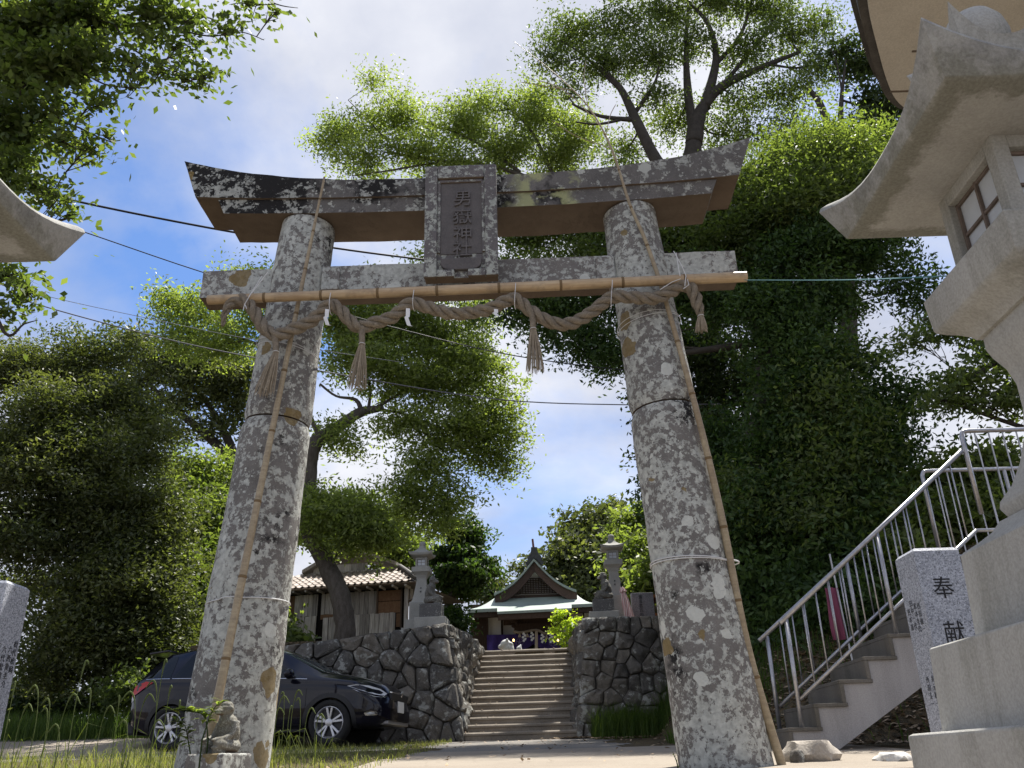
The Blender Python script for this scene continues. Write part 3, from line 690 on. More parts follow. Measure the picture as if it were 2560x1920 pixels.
# ------------------------------------------------------------------ stone lanterns
M_PANE = flat('frosted_pane', (.50, .53, .56), .35, .4)
M_MULL = wood('brown_window_bar', (.10, .075, .06), (.19, .15, .125), (3, 3, 3))
def roof_ring(c, half, z, lift, flare, m, rz, p=2.6):
    R = Matrix.Rotation(rz, 3, 'Z'); ring = []
    for (ax, ay, bx, by) in ((-1, -1, 1, -1), (1, -1, 1, 1), (1, 1, -1, 1), (-1, 1, -1, -1)):
        for k in range(m):
            t = -1+2*k/m; e = abs(t)**p; h = half+flare*e
            x = (ax+bx)/2*h + (bx-ax)/2*t*h; y = (ay+by)/2*h + (by-ay)/2*t*h
            ring.append(c + R @ Vector((x, y, z+lift*e)))
    return ring
def firebox(root, c, half, z0, z1, post, mat, rz, panes=True):
    R = Matrix.Rotation(rz, 3, 'Z'); H = z1-z0; mb = MB()
    for sx in (-1, 1):
        for sy in (-1, 1): mb.box(c + R @ Vector((sx*(half-post/2), sy*(half-post/2), (z0+z1)/2)), (post, post, H), rz)
    w = 2*half-2*post
    for a in range(4):
        A = Matrix.Rotation(rz+a*math.pi/2, 3, 'Z')
        mb.box(c + A @ Vector((0, -(half-post*.47), z1-post*.45)), (w+.002, post*.9, post*.9), rz+a*math.pi/2)
        mb.box(c + A @ Vector((0, -(half-post*.47), z0+post*.45)), (w+.002, post*.9, post*.9), rz+a*math.pi/2)
    fbx = mb.build('firebox', mat, root, bev=post*.06, seg=1)
    hz0, hz1 = z0+post*.9, z1-post*.9; wh = hz1-hz0
    for a in range(4):
        A = Matrix.Rotation(rz+a*math.pi/2, 3, 'Z'); wm = MB(); d = half-post*.62
        for x in (-w/2+.006*half/.2, 0, w/2-.006*half/.2): wm.box(c + A @ Vector((x, -d, (hz0+hz1)/2)), (.055*half, .06*half, wh), rz+a*math.pi/2)
        for z in (hz0+.03*half, (hz0+hz1)/2, hz1-.03*half): wm.box(c + A @ Vector((0, -d+.002, z)), (w, .05*half, .055*half), rz+a*math.pi/2)
        wf = wm.build('window_frame', M_MULL, root)
        for sx in (-1, 1):
            for sz in (-1, 1):
                MB().box(c + A @ Vector((sx*w/4, -d+.045*half, (hz0+hz1)/2+sz*wh/4)), (w/2-.004, .012*half, wh/2-.004), rz+a*math.pi/2).build('pane', M_PANE, wf)
def small_lantern(label, px, ytop, ybot, Y, rz, letters):
    a = P(px, ytop, Y); b = P(px, ybot, Y); c = Vector((a.x, Y, 0)); H = a.z-b.z; s = H/1195.; zt = a.z
    Z = lambda q: zt-(q-305)*s
    root = thing('stone_lantern', label, 'stone lantern', (c.x, c.y, Z(1500)), group='stone lanterns on the wall corners'); m = M_GRAN_LANT
    MB().lathe(c, [(.02, Z(303)), (30*s, Z(308)), (42*s, Z(325)), (43*s, Z(345)), (36*s, Z(365)), (46*s, Z(370)), (50*s, Z(392)), (52*s, Z(404))], 18).build('finial', m, root, smooth=50)
    rings = [roof_ring(c, h*s, Z(q), l*s, fl*s, 8, rz) for h, q, l, fl in ((48, 400, 0, 0), (62, 420, 0, 0), (95, 447, -2, 2), (128, 468, 6, 5), (150, 482, 22, 16), (140, 508, 10, 8), (128, 512, 4, 4), (85, 535, 0, 0))]
    MB().loft(rings).build('roof', m, root, smooth=35)
    firebox(root, c, 78*s, Z(664), Z(536), 24*s, m, rz)
    MB().square(c, [(118*s, Z(735)), (122*s, Z(732)), (122*s, Z(672)), (118*s, Z(666))], rz).build('platform', m, root, bev=3*s)
    MB().square(c, [(72*s, Z(790)), (76*s, Z(775)), (110*s, Z(734))], rz).build('platform_corbel', m, root)
    MB().square(c, [(118*s, Z(1128)), (104*s, Z(1095)), (92*s, Z(1040)), (78*s, Z(960)), (66*s, Z(880)), (60*s, Z(830)), (64*s, Z(800)), (72*s, Z(788))], rz).build('shaft', m, root, smooth=35)
    MB().square(c, [(140*s, Z(1365)), (140*s, Z(1140)), (118*s, Z(1126))], rz).build('base_block', m, root, bev=3*s)
    MB().square(c, [(188*s, Z(1475)), (188*s, Z(1366))], rz).build('foot_block', m, root, bev=4*s)
    MB().square(c, [(225*s, Z(1600)), (225*s, Z(1474))], rz).build('plinth', m, root, bev=4*s)
    A = Matrix.Rotation(rz, 3, 'Z')
    for i_, ch_ in enumerate(letters): lettering(ch_, 26*s, 1.5*s, c + A @ Vector((2*s, -((76+9*i_)*s), Z(945+48*i_))), A @ Vector((1, 0, 0)), (0, .21, 1), M_INK, root, False, 'character')
    return root
M_INK = flat('black_carved_ink', (.018, .018, .02), .7, .3)
small_lantern('pale stone lantern behind the seated monkey statue on the wall next to the plank shed', 1056, 1355, 1579, 18.75, -SPH, '奉献')
small_lantern('pale stone lantern behind the seated monkey statue on the wall beside the furled pink parasol', 1527, 1337, 1562, 18.75, -SPH, '奉献')

def lantern_roof_mat():
    t = NT('mossy_lantern_roof_stone'); n = t.noise(3, 7, .62); f = t.noise(85, 3, .65); k = t.noise(9, 8, .7, v=t.warp(.06, 8))
    c = t.mix(t.ramp(n, [(.32, 0), (.68, 1)]), (.32, .312, .287), (.425, .417, .387))
    sp = t.n('ShaderNodeSeparateXYZ'); t.l(t.co(), sp.inputs[0]); m = t.math('MAXIMUM', t.math('ABSOLUTE', sp.outputs[0]), t.math('ABSOLUTE', sp.outputs[1]))
    band = t.ramp(t.math('ADD', m, t.math('MULTIPLY', t.math('SUBTRACT', k, .5), .22)), [(.405, 0), (.445, 1), (.515, 1), (.545, .25)])
    c = t.mix(t.math('MULTIPLY', band, .72), c, t.mix(t.noise(14, 4), (.085, .085, .05), (.14, .135, .085)))
    out = t.ramp(m, [(.515, 0), (.53, 1)]); st = t.ramp(t.noise(5, 9, .7, v=t.warp(.12, 4)), [(.46, 0), (.62, 1)])
    c = t.mix(t.math('MULTIPLY', t.math('MULTIPLY', out, st), .6), c, (.13, .128, .12))
    c = t.mix(.22, c, t.ramp(f, [(.35, .14), (.65, .44)]))
    return t.fin(c, .9, t.math('ADD', f, k), .3, .006, .25)
M_LROOF = lantern_roof_mat()
def big_lantern(label, cx, cy, rz):
    c = Vector((cx, cy, EYE)); m = M_LANT; g = gz(cx, cy)-EYE
    root = thing('stone_lantern', label, 'stone lantern', (cx, cy, g+EYE), group='tall pale lanterns before the gate')
    MB().square(c, [(.66, g-.15), (.64, .068), (.626, .074)], rz).build('lower_tier', m, root, bev=.008)
    MB().square(c, [(.548, .075), (.5365, .366), (.53, .372)], rz).build('upper_tier', m, root, bev=.008)
    MB().loft([roof_ring(c, h, z, 0, 0, 8, rz) for h, z in ((.412, .373), (.4006, .690), (.392, .70), (.35, .725), (.31, .755), (.285, .79))]).build('pedestal', m, root, smooth=30, bev=0)
    prof = [(.235, .788), (.262, .80), (.277, .835), (.272, .86), (.235, .91), (.20, .99), (.172, 1.09), (.158, 1.19), (.156, 1.29), (.170, 1.36), (.195, 1.42), (.206, 1.46), (.205, 1.52)]
    MB().loft([roof_ring(c, h, z, 0, 0, 8, rz) for h, z in prof]).build('shaft', m, root, smooth=40)
    prof = [(.222, 1.515), (.235, 1.535), (.265, 1.56), (.295, 1.578), (.322, 1.60), (.327, 1.612), (.335, 1.752), (.33, 1.758)]
    MB().loft([roof_ring(c, h, z, 0, 0, 8, rz) for h, z in prof]).build('platform', m, root, smooth=30)
    firebox(root, c, .225, 1.757, 2.175, .062, m, rz)
    rg = [roof_ring(c, *q, 14, rz) for q in ((.232, 2.172, 0, 0), (.30, 2.176, 0, 0), (.42, 2.186, 0, 0), (.490, 2.192, 0, 0), (.513, 2.2, 0, 0), (.517, 2.205, 0, 0))]
    rg += [roof_ring(c, *q, 14, rz) for q in ((.532, 2.275, .128, .056), (.525, 2.288, .132, .056), (.505, 2.300, .125, .052), (.44, 2.335, .075, .03), (.34, 2.41, .03, .01), (.24, 2.51, .01, 0), (.185, 2.60, 0, 0), (.165, 2.66, 0, 0))]
    MB().loft(rg).build('roof', M_LROOF, root, smooth=34)
    rg = [roof_ring(c, *q, 10, rz) for q in ((.165, 2.655, 0, 0), (.17, 2.70, .02, .01), (.185, 2.73, .16, .03), (.165, 2.735, .15, .03), (.11, 2.735, .0, 0))]
    MB().loft(rg).build('horned_collar', m, root, smooth=40)
    MB().lathe(c, [(.10, 2.72), (.118, 2.76), (.135, 2.82), (.137, 2.87), (.125, 2.93), (.095, 2.985), (.05, 3.02), (.012, 3.035)], 28).build('jewel', m, root, smooth=60)
    return root
big_lantern('tall pale lantern standing beside the granite post with two bold characters', 2.09, 2.88, -.006)
big_lantern('tall pale lantern with its roof corner below the leafy boughs and slack black cable', -2.625, 2.88, -.006)

# ------------------------------------------------------------------ granite posts
def granite_post(label, x0, x1, y0, y1, top):
    b = gz((x0+x1)/2, y0)-.05; root = thing('granite_post', label, 'granite post', ((x0+x1)/2, (y0+y1)/2, b), group='inscribed granite posts before the gate')
    c = Vector(((x0+x1)/2, (y0+y1)/2, 0)); h = (x1-x0)/2
    MB().loft([roof_ring(c, q, z, 0, 0, 2, 0) for q, z in ((h, b), (h, top-.018), (h-.016, top))]).build('shaft', M_GRAN_POST, root)
    return root
p1 = granite_post('speckled granite post with two bold black characters beside the railed concrete steps', 2.215, 2.468, 4.80, 5.053, EYE+1.062)
yf = 4.80-.001
for ch, px, py, s in (('奉', 2358, 1468, .118), ('献', 2387, 1580, .118), ('燈', 2415, 1695, .118)):
    q = P(px, py, yf)
    if ch != '燈': lettering(ch, s, .0012, q, (1, 0, 0), (0, 0, 1), M_INK, p1, name='character', sy=1.08)
xl = 2.215-.001
M_CARVE = flat('faint_carved_lettering', (.09, .095, .105), .8, .2)
for (off, z, txt) in ((.05, .70, '西田義一'), (.10, .70, '松本圭代'), (.15, .72, '田中一代'), (.20, .70, '西本義'), (.07, .32, '井元松一'), (.14, .32, '西田圭一')):
    lettering(txt, .037, .001, (xl, 4.83+off*.9, EYE+z), (0, -1, 0), (0, 0, 1), M_CARVE, p1, True, 'inscription')
p2 = granite_post('speckled granite post carved with columns of small names at the edge of the grass verge', -3.19, -2.937, 4.95, 5.203, EYE+1.062)
xr = -2.937+.001
for (off, z, txt) in ((.04, .60, '六代西田義一'), (.105, .58, '六代松岡圭一'), (.165, .60, '六西重圭介'), (.21, .66, '松代松岡'), (.05, .16, '代松井'), (.13, .12, '代井元'), (.19, .16, '松代')):
    lettering(txt, .042, .001, (xr, 4.955+off, EYE+z), (0, 1, 0), (0, 0, 1), M_INK, p2, True, 'inscription')
for off, z in ((.06, .55), (.14, .5), (.20, .5)):
    lettering('六西田', .042, .001, (-2.937-off, 4.95-.001, EYE+z), (1, 0, 0), (0, 0, 1), M_INK, p2, True, 'inscription')

# ------------------------------------------------------------------ monkey statues
def blob(mb, name, mat, parent, voxel, smooth_it=4):
    me = mb.mesh(name); o = bpy.data.objects.new(name, me); COL.objects.link(o)
    md = o.modifiers.new('r', 'REMESH'); md.mode = 'VOXEL'; md.voxel_size = voxel
    sm = o.modifiers.new('s', 'SMOOTH'); sm.iterations = smooth_it; sm.factor = .5
    dg = bpy.context.evaluated_depsgraph_get(); m2 = bpy.data.meshes.new_from_object(o.evaluated_get(dg)); bpy.data.objects.remove(o)
    m2.polygons.foreach_set('use_smooth', [True]*len(m2.polygons)); m2.materials.clear(); m2.materials.append(mat)
    return meshobj(name, m2, parent)
def monkey_mesh():
    'seated monkey facing +x, 1 unit tall, base at z=0'
    mb = MB(); Ry = lambda a: Matrix.Rotation(rad(a), 3, 'Y')
    mb.ell((-.10, 0, .17), (.20, .21, .16)); mb.ell((-.10, 0, .40), (.165, .19, .26), Ry(8)); mb.ell((-.045, 0, .60), (.14, .185, .14), Ry(15))
    mb.ell((.0, 0, .82), (.125, .125, .125)); mb.ell((.0, 0, .90), (.10, .11, .075)); mb.ell((.115, 0, .785), (.115, .082, .068), Ry(12)); mb.ell((.075, 0, .86), (.07, .10, .03), Ry(14))
    mb.tube([(-.03, 0, .62), (0, 0, .76)], [.12, .10], 12)
    for s in (-1, 1):
        mb.ell((0, s*.135, .83), (.03, .03, .045))
        mb.tube([(-.14, s*.15, .14), (.06, s*.17, .17), (.22, s*.15, .20), (.27, s*.14, .17)], [.11, .115, .10, .075], 12)
        mb.tube([(.27, s*.14, .17), (.22, s*.14, .07), (.10, s*.15, .055), (.30, s*.14, .05)], [.08, .07, .06, .045], 10)
        mb.tube([(-.06, s*.18, .60), (-.03, s*.225, .45), (.03, s*.215, .345), (.16, s*.18, .285), (.27, s*.13, .275)], [.072, .066, .058, .050, .045], 10)
        mb.ell((.29, s*.125, .27), (.055, .045, .03))
        for k in range(4): mb.tube([(.30, s*(.10+.02*k), .272), (.345, s*(.10+.018*k), .255)], [.016, .013], 6)
    return mb
MONK = blob(monkey_mesh(), 'monkey_body', M_GRAN_LANT, None, .016)
monk_me = MONK.data; bpy.data.objects.remove(MONK)
M_MONK = lichen_stone('carved_monkey_stone', (.15, .145, .13), (.09, .085, .078), (.34, .345, .31), .40, 3.2)
M_MONK2 = lichen_stone('mossy_monkey_stone', (.21, .20, .165), (.14, .13, .105), (.42, .42, .38), .5, 3.0)
M_PEDE = lichen_stone('spotted_pedestal_stone', (.12, .118, .115), (.085, .083, .082), (.36, .365, .34), .38, 2.6)
def monkey(label, x, z0, z1, Y, rz, mat):
    h = z1-z0; me = monk_me.copy(); me.materials.clear(); me.materials.append(mat)
    root = thing('monkey_statue', label, 'statue', (x, Y, z0-.012), rz, 'seated stone monkeys'); o = meshobj('body', me, root); o.scale = (h, h, h)
    return root
def pedestal(label, xa, xb, Y, z0, z1, slabx, zs, rz, dep=.42):
    c = Vector(((xa+xb)/2, Y, 0)); root = thing('statue_pedestal', label, 'pedestal', (c.x, c.y, zs), group='pedestals of the monkey statues'); h = (xb-xa)/2
    MB().box((c.x, c.y, (z0+z1)/2), (2*h, dep, z1-z0), rz).build('block', M_PEDE, root, bev=.015)
    MB().box(((slabx[0]+slabx[1])/2, c.y+.04, (zs+z0)/2+.001), (slabx[1]-slabx[0], dep+.26, z0-zs), rz).build('slab', M_GRAN_LANT, root, bev=.012)
def mon_at(label, plabel, hx, ytop, ybot, ped, slabp, Y, rz, flip):
    z0 = P(hx, ybot, Y).z; z1 = P(hx, ytop, Y).z; x = P(hx, ybot, Y).x
    monkey(label, x, z0, z1, Y, rz, M_MONK)
    pedestal(plabel, P(ped[0], ybot, Y).x, P(ped[1], ybot, Y).x, Y, P(ped[0], ped[2], Y).z, z0, (P(slabp[0], ped[2], Y).x, P(slabp[1], ped[2], Y).x), P(slabp[0], slabp[2], Y).z-.12, -SPH)
mon_at('seated stone monkey on the wall in front of the lantern beside the plank shed', 'dark spotted stone pedestal under the monkey beside the plank shed', 1081, 1437, 1512, (1052, 1107, 1548), (1041, 1119, 1568), 17.95, -.25, 1)
mon_at('seated stone monkey on the wall in front of the lantern beside the furled parasol', 'dark spotted stone pedestal under the monkey beside the furled parasol', 1512, 1427, 1501, (1481, 1533, 1534), (1472, 1546, 1552), 17.95, math.pi+.2, -1)
# the carved monkey at the foot of the gate pillar
MY = 6.36
z0 = P(560, 1884, MY).z; z1 = P(560, 1753, MY).z; x = P(556, 1884, MY).x
mk = monkey('worn seated stone monkey carving at the foot of the gate pillar beside leafy sprigs', x, z0, z1+.02, MY, -math.pi/2-.6, M_MONK2); mk.scale = (1.15, 1.2, 1.0)
root = thing('statue_pedestal', 'rough low stone block under the worn monkey carving at the gate pillar', 'pedestal', (x, MY, gz(x, MY)), group='pedestals of the monkey statues')
MB().box((P(548, 1884, MY).x, MY, z0-.17), (.30, .34, .34), -.3).build('block', M_PILLAR, root, bev=.02, seg=3)
# ------------------------------------------------------------------ plank shed with tiled roof
M_PLANK = wood('weathered_grey_plank', (.20, .18, .155), (.50, .47, .42), (7, 7, .55), .9, .6)
M_PLYWOOD = wood('brown_plywood', (.13, .07, .035), (.20, .115, .06), (4, 4, 2), .7, .2)
M_BEAM = wood('old_brown_timber', (.085, .06, .042), (.15, .11, .08), (8, 8, .8), .85, .4)
def tilemat():
    t = NT('pale_brown_roof_tile'); r = t.rnd(); n = t.noise(9, 5, .6)
    c = t.ramp(r, [(0, (.24, .195, .165)), (.5, (.32, .27, .235)), (1, (.40, .345, .305))])
    c = t.mix(t.ramp(n, [(.5, 0), (.8, .6)]), c, (.15, .125, .11)); return t.fin(c, .6, n, .2, .006, .35)
M_TILE = tilemat()
M_RTILE = plain('dark_ridge_tile', (.05, .047, .045), (.115, .105, .10), 12, .65, .3, .01)
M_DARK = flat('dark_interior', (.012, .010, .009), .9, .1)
HPH = .17; HO = P(1041, 1451, 20.4); HX = Vector((math.cos(HPH), -math.sin(HPH), 0)); HY = Vector((math.sin(HPH), math.cos(HPH), 0))
def H(u, v, z): return HO + HX*u + HY*v + Vector((0, 0, z))
shed = thing('plank_shed', 'old weathered plank shed with brown tiled hip roof behind the leaning tree trunk', 'shed', (HO.x-2, HO.y+1.5, 3.9))
RUNS, RISES = 1.2, .56
sl_ = math.hypot(RUNS, RISES); TW = .166; TR = sl_/6
tm = MB(); prof = [(0, .012), (.18, -.004), (.42, -.012), (.66, -.004), (.82, .022), (.93, .026), (1.0, .012)]
v_ = []; 
for k, dz in ((0, .018), (1, 0.)):
    for a, b in prof: v_.append((a*TW*1.06, k*TR*1.12, b+dz))
for k, dz in ((0, .004), (1, -.014)):
    for a, b in prof: v_.append((a*TW*1.06, k*TR*1.12, b+dz))
np_ = len(prof); fs_ = []
for i in range(np_-1): fs_ += [(i, i+1, np_+i+1, np_+i), (2*np_+i, 3*np_+i, 3*np_+i+1, 2*np_+i+1), (i, 2*np_+i, 2*np_+i+1, i+1)]
fs_ += [(0, np_, 3*np_, 2*np_), (np_-1, 3*np_-1, 4*np_-1, 2*np_-1)]
tm.add(v_, fs_); tile_me = tm.mesh('roof_tile', smooth=40); tile_me.materials.append(M_TILE)
rmat = Matrix((HX, HY*(RUNS/sl_) + Vector((0, 0, RISES/sl_)), HX.cross(HY*(RUNS/sl_) + Vector((0, 0, RISES/sl_))))).transposed()
rf = MB(); 
rf.add([H(-4.5, -.02, -.03), H(0, -.02, -.03), H(-.78, RUNS, RISES-.03), H(-4.5, RUNS, RISES-.03)], [(0, 1, 2, 3)])
rf.add([H(.0, -.02, -.03), H(.5, 3.0, -.03), H(-.78, 3.0, RISES-.03), H(-.78, RUNS, RISES-.03)], [(0, 1, 2, 3)])
rf.add([H(-4.5, -.03, -.06), H(0.02, -.03, -.06), H(.5, 3.0, -.06), H(-4.5, 3, -.06)], [(0, 1, 2, 3)])
roof = rf.build('roof', M_RTILE, shed)
ncol = 27
for j in range(6):
    for i in range(ncol):
        u = -4.48+i*TW; f = (j+.5)/6
        if u+TW > -.78*f*1.0-.0: continue
        o = meshobj('roof_tile', tile_me, roof); p = H(u, 0, 0) + (rmat @ Vector((0, j*TR-.03, .004))) - rootloc(shed)
        o.matrix_local = Matrix.Translation(p) @ (rmat @ Matrix.Rotation(rad(random.Random(i*7+j).uniform(-1.2, 1.2)), 3, 'Z')).to_4x4()
for k in range(15):
    f = k/14; a = H(-.78*f+.02, RUNS*f-.03, RISES*f+.035); b = H(-.78*(f+.085)+.02, RUNS*(f+.085), RISES*(f+.085)+.06)
    MB().tube([a, a.lerp(b, .12), b], [.062, .068, .052], 10).build('ridge_tile', M_RTILE, roof, smooth=50)
MB().tube([H(-4.5, -.05, -.055), H(.02, -.05, -.055)], .028, 8).build('gutter', M_BEAM, shed)
for i in range(14): MB().box(H(-.25-i*.31, .12, -.10), (.04, .4, .045), -HPH).build('rafter', M_PLANK, shed)
WV = .42
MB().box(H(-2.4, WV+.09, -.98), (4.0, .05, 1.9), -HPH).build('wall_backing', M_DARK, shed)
MB().box(H(-.36, WV+.0, -.95), (.085, .085, 1.85), -HPH).build('corner_post', M_PLANK, shed)
def up(px): return (P(px, 1500, HO.y+.4+ (1041-px)*.0016)-HO).dot(HX)
rng = random.Random(8)
def planks(px0, px1, zt, zb, v, wmin=.10, wmax=.16, mat=None, gap=.008):
    u0, u1 = up(px0), up(px1); u = u0
    while u < u1-.03:
        w = min(rng.uniform(wmin, wmax), u1-u)
        MB().box(H(u+w/2, v+rng.uniform(-.008, .008), (zt+zb)/2+rng.uniform(-.012, .012)), (w-gap, .02, zt-zb), -HPH, rng.uniform(-.012, .012)).build('plank', mat or M_PLANK, shed, bev=.003, seg=1)
        u += w
zmid = P(930, 1531, HO.y+.4).z-HO.z
planks(733, 792, -.09, zmid+.03, WV+.03); planks(800, 832, -.09, zmid+.06, WV+.035); planks(868, 940, -.09, zmid, WV+.02)
planks(700, 794, zmid+.03, zmid-1.2, WV-.0, .10, .2); planks(809, 880, zmid-.02, zmid-1.2, WV-.0); planks(876, 989, zmid-.0, zmid-1.2, WV-.02, .10, .15)
for (a, b, zt, zb) in ((943, 1001, -.10, zmid*.55), (943, 1001, zmid*.56, zmid+.0), (989, 1001, zmid-.01, zmid-.33), (800, 832, zmid+.06, zmid-.06), (716, 733, -.09, zmid)):
    u0, u1 = up(a), up(b); MB().box(H((u0+u1)/2, WV+.045, (zt+zb)/2), (u1-u0, .02, zt-zb-.008), -HPH).build('plywood_board', M_PLYWOOD, shed)
for px in (941, 1002): MB().box(H(up(px), WV+.02, -.5), (.035, .05, 1.0), -HPH).build('window_frame', M_BEAM, shed)
# side wall seen past the corner
for i in range(5): MB().box(H(-.30+.06*i, WV+.2+.14*i, -.32), (.02, .13, .5), -HPH-.2).build('plank', M_PLANK, shed)
MB().box(H(-.12, WV+.6, -.9), (.03, 1.0, .6), -HPH-.2).build('plaster_panel', flat('cream_plaster', (.52, .45, .33), .9), shed)
MB().tube([H(-.34, WV, -.42), H(.25, WV+.35, -.06)], .03, 6).build('brace', M_BEAM, shed)
# small upper gable above the lean-to roof
planks(742, 885, RISES+.22, RISES-.12, RUNS+.05, .12, .2)
MB().box(H(-2.0, RUNS+.02, RISES+.02), (2.9, .05, .035), -HPH).build('flashing', M_PLANK, shed)
gb = MB(); a, b, c = H(-3.35, RUNS-.15, RISES+.02), H(-2.2, RUNS-.15, RISES+.62), H(-.85, RUNS-.15, RISES+.08)
for p, q in ((a, b), (b, c)):
    gb.add([p, q, q+Vector((0, 0, .09)), p+Vector((0, 0, .09))] + [x+HY*1.8 for x in (p, q, q+Vector((0, 0, .09)), p+Vector((0, 0, .09)))], [(0, 1, 2, 3), (7, 6, 5, 4), (0, 4, 5, 1), (3, 2, 6, 7), (0, 3, 7, 4), (1, 5, 6, 2)])
gb.build('gable_roof', M_PLANK, shed)

# ------------------------------------------------------------------ shrine hall
M_COPPER = None
def copper():
    t = NT('green_copper_roof'); v = t.co((1, 1, 1)); n = t.noise(1.6, 6, .6); br = t.n('ShaderNodeTexBrick'); t.l(t.co((.9, .9, .9)), br.inputs[0])
    br.inputs['Scale'].default_value = 3.2; br.inputs['Mortar Size'].default_value = .012
    c = t.mix(t.ramp(n, [(.3, 0), (.7, 1)]), (.19, .245, .215), (.29, .345, .305)); c = t.mix(t.math('MULTIPLY', t.noise(30, 3), .3), c, (.34, .36, .32))
    return t.fin(c, .55, t.noise(6, 5), .1, .02, .4)
M_COPPER = copper()
M_SHWOOD = wood('dark_shrine_timber', (.035, .022, .016), (.075, .048, .034), (5, 5, 1), .75, .2)
M_SHBROWN = wood('brown_gable_board', (.05, .033, .026), (.095, .062, .048), (3, 3, 3), .7, .2)
M_SHWHITE = plain('white_plaster', (.72, .72, .72), (.82, .82, .82), 3, .9, .1, .01)
M_PURPLE = plain('purple_curtain_cloth', (.030, .018, .115), (.06, .035, .20), 6, .85, .2, .02)
M_ONI = plain('dark_ridge_ornament', (.03, .032, .032), (.065, .068, .066), 10, .7, .4, .02)
def slabq(mb, q, d):
    q = [Vector(p) for p in q]; r = [p+Vector(d) for p in q]
    mb.add(q+r, [(0, 1, 2, 3), (7, 6, 5, 4), (0, 4, 5, 1), (1, 5, 6, 2), (2, 6, 7, 3), (3, 7, 4, 0)])
def curve_slab(mb, A, B, d):
    'strip between two polylines with thickness'
    for i in range(len(A)-1): slabq(mb, (A[i], A[i+1], B[i+1], B[i]), d)
shr = thing('shrine_hall', 'shrine hall with pale green hipped roof, latticed gable and white walls', 'shrine', (P(1334, 1625, 39).x, 39, 4.7))
YE, YG, YB = 36.0, 37.4, 44.0
eL, eR = P(1168, 1524, YE), P(1490, 1508, YE); gL, gR, gA = P(1238, 1494, YG), P(1441, 1486, YG), P(1336, 1409, YG)
back = Vector((.36, 6.6, 0)); dn = (0, 0, -.13)
m1 = MB()
def bow(a, b, n, s): 
    return [Vector(a).lerp(Vector(b), i/n) - Vector((0, 0, s*math.sin(math.pi*i/n))) for i in range(n+1)]
# front slope with slightly hollow section
nL = bow(eL, gL, 6, .10); nR = bow(eR, gR, 6, .10)
curve_slab(m1, nL, nR, dn)
curve_slab(m1, nL, [p + Vector((.2, 7.6, 0)) for p in nL], dn); curve_slab(m1, nR, [p + Vector((.4, 7.4, 0)) for p in nR], dn)
edgeL = bow(gL, gA, 10, .22); edgeR = bow(gR, gA, 10, .22)
ov = Vector((-.03, -.55, 0))
curve_slab(m1, [p+ov for p in edgeL], [p+back for p in edgeL], (0, 0, .10)); curve_slab(m1, [p+ov for p in edgeR], [p+back for p in edgeR], (0, 0, .10))
m1.build('roof', M_COPPER, shr, smooth=25)
kL, kR = P(1243, 1529, 35.2), P(1429, 1520, 35.2); k2L, k2R = P(1243, 1519, 36.05), P(1429, 1511, 36.05)
m2 = MB(); slabq(m2, (kL, kR, k2R+Vector((0, 0, .02)), k2L+Vector((0, 0, .02))), (0, 0, -.10)); m2.build('porch_roof', M_COPPER, shr)
m3 = MB(); slabq(m3, (kL+Vector((.03, .05, -.10)), kR+Vector((-.03, .05, -.10)), kR+Vector((-.03, .2, -.10)), kL+Vector((.03, .2, -.10))), (0, 0, -.22)); m3.build('porch_eave_beam', M_SHWOOD, shr)
m3 = MB(); slabq(m3, (eL+Vector((.05, .06, -.13)), eR+Vector((-.05, .06, -.13)), eR+Vector((-.05, .3, -.13)), eL+Vector((.05, .3, -.13))), (0, 0, -.20)); m3.build('eave_beam', M_SHWOOD, shr)
# gable boards, lattice
for e in (edgeL, edgeR):
    m = MB(); inn = [p + (Vector(((gL.x+gR.x)/2, p.y, gL.z-.1))-p)*.0 + Vector((0, 0, -.42)) for p in e]
    for i in range(len(e)-1): slabq(m, (e[i]+Vector((0, -.42, -.01)), e[i+1]+Vector((0, -.42, -.01)), inn[i+1]+Vector((0, -.42, 0)), inn[i]+Vector((0, -.42, 0))), (0, .10, 0))
    m.build('gable_board', M_SHBROWN, shr)
gb_ = MB(); gb_.add([edgeL[i]+Vector((0, .02, -.1)) for i in range(11)] + [edgeR[i]+Vector((0, .02, -.1)) for i in range(9, -1, -1)], [tuple(range(21))]); gb_.build('gable_panel', M_SHWHITE, shr)
lat = MB()
def gable_z(x):
    xs_ = [p.x for p in edgeL] + [p.x for p in edgeR[::-1]]; zs_ = [p.z for p in edgeL] + [p.z for p in edgeR[::-1]]; return np.interp(x, xs_, zs_)
zb_ = P(1336, 1484, YG).z; ztop = P(1336, 1447, YG).z
x = gL.x+.5
while x < gR.x-.4:
    zt = min(ztop, gable_z(x)-.35)
    if zt > zb_: lat.box((x, YG-.04, (zt+zb_)/2), (.032, .05, zt-zb_))
    x += .115
for k in range(9):
    z = zb_+k*(ztop-zb_)/8; xa = [q for q in np.linspace(gL.x, gR.x, 160) if gable_z(q)-.33 > z]
    if xa: lat.box(((xa[0]+xa[-1])/2, YG-.055, z), (xa[-1]-xa[0], .05, .032))
lat.build('lattice', M_SHWOOD, shr)
m = MB().box(((gL.x+gR.x)/2, YG-.06, gL.z-.02), (gR.x-gL.x-.7, .12, .14)); m.build('gable_sill', M_SHWOOD, shr)
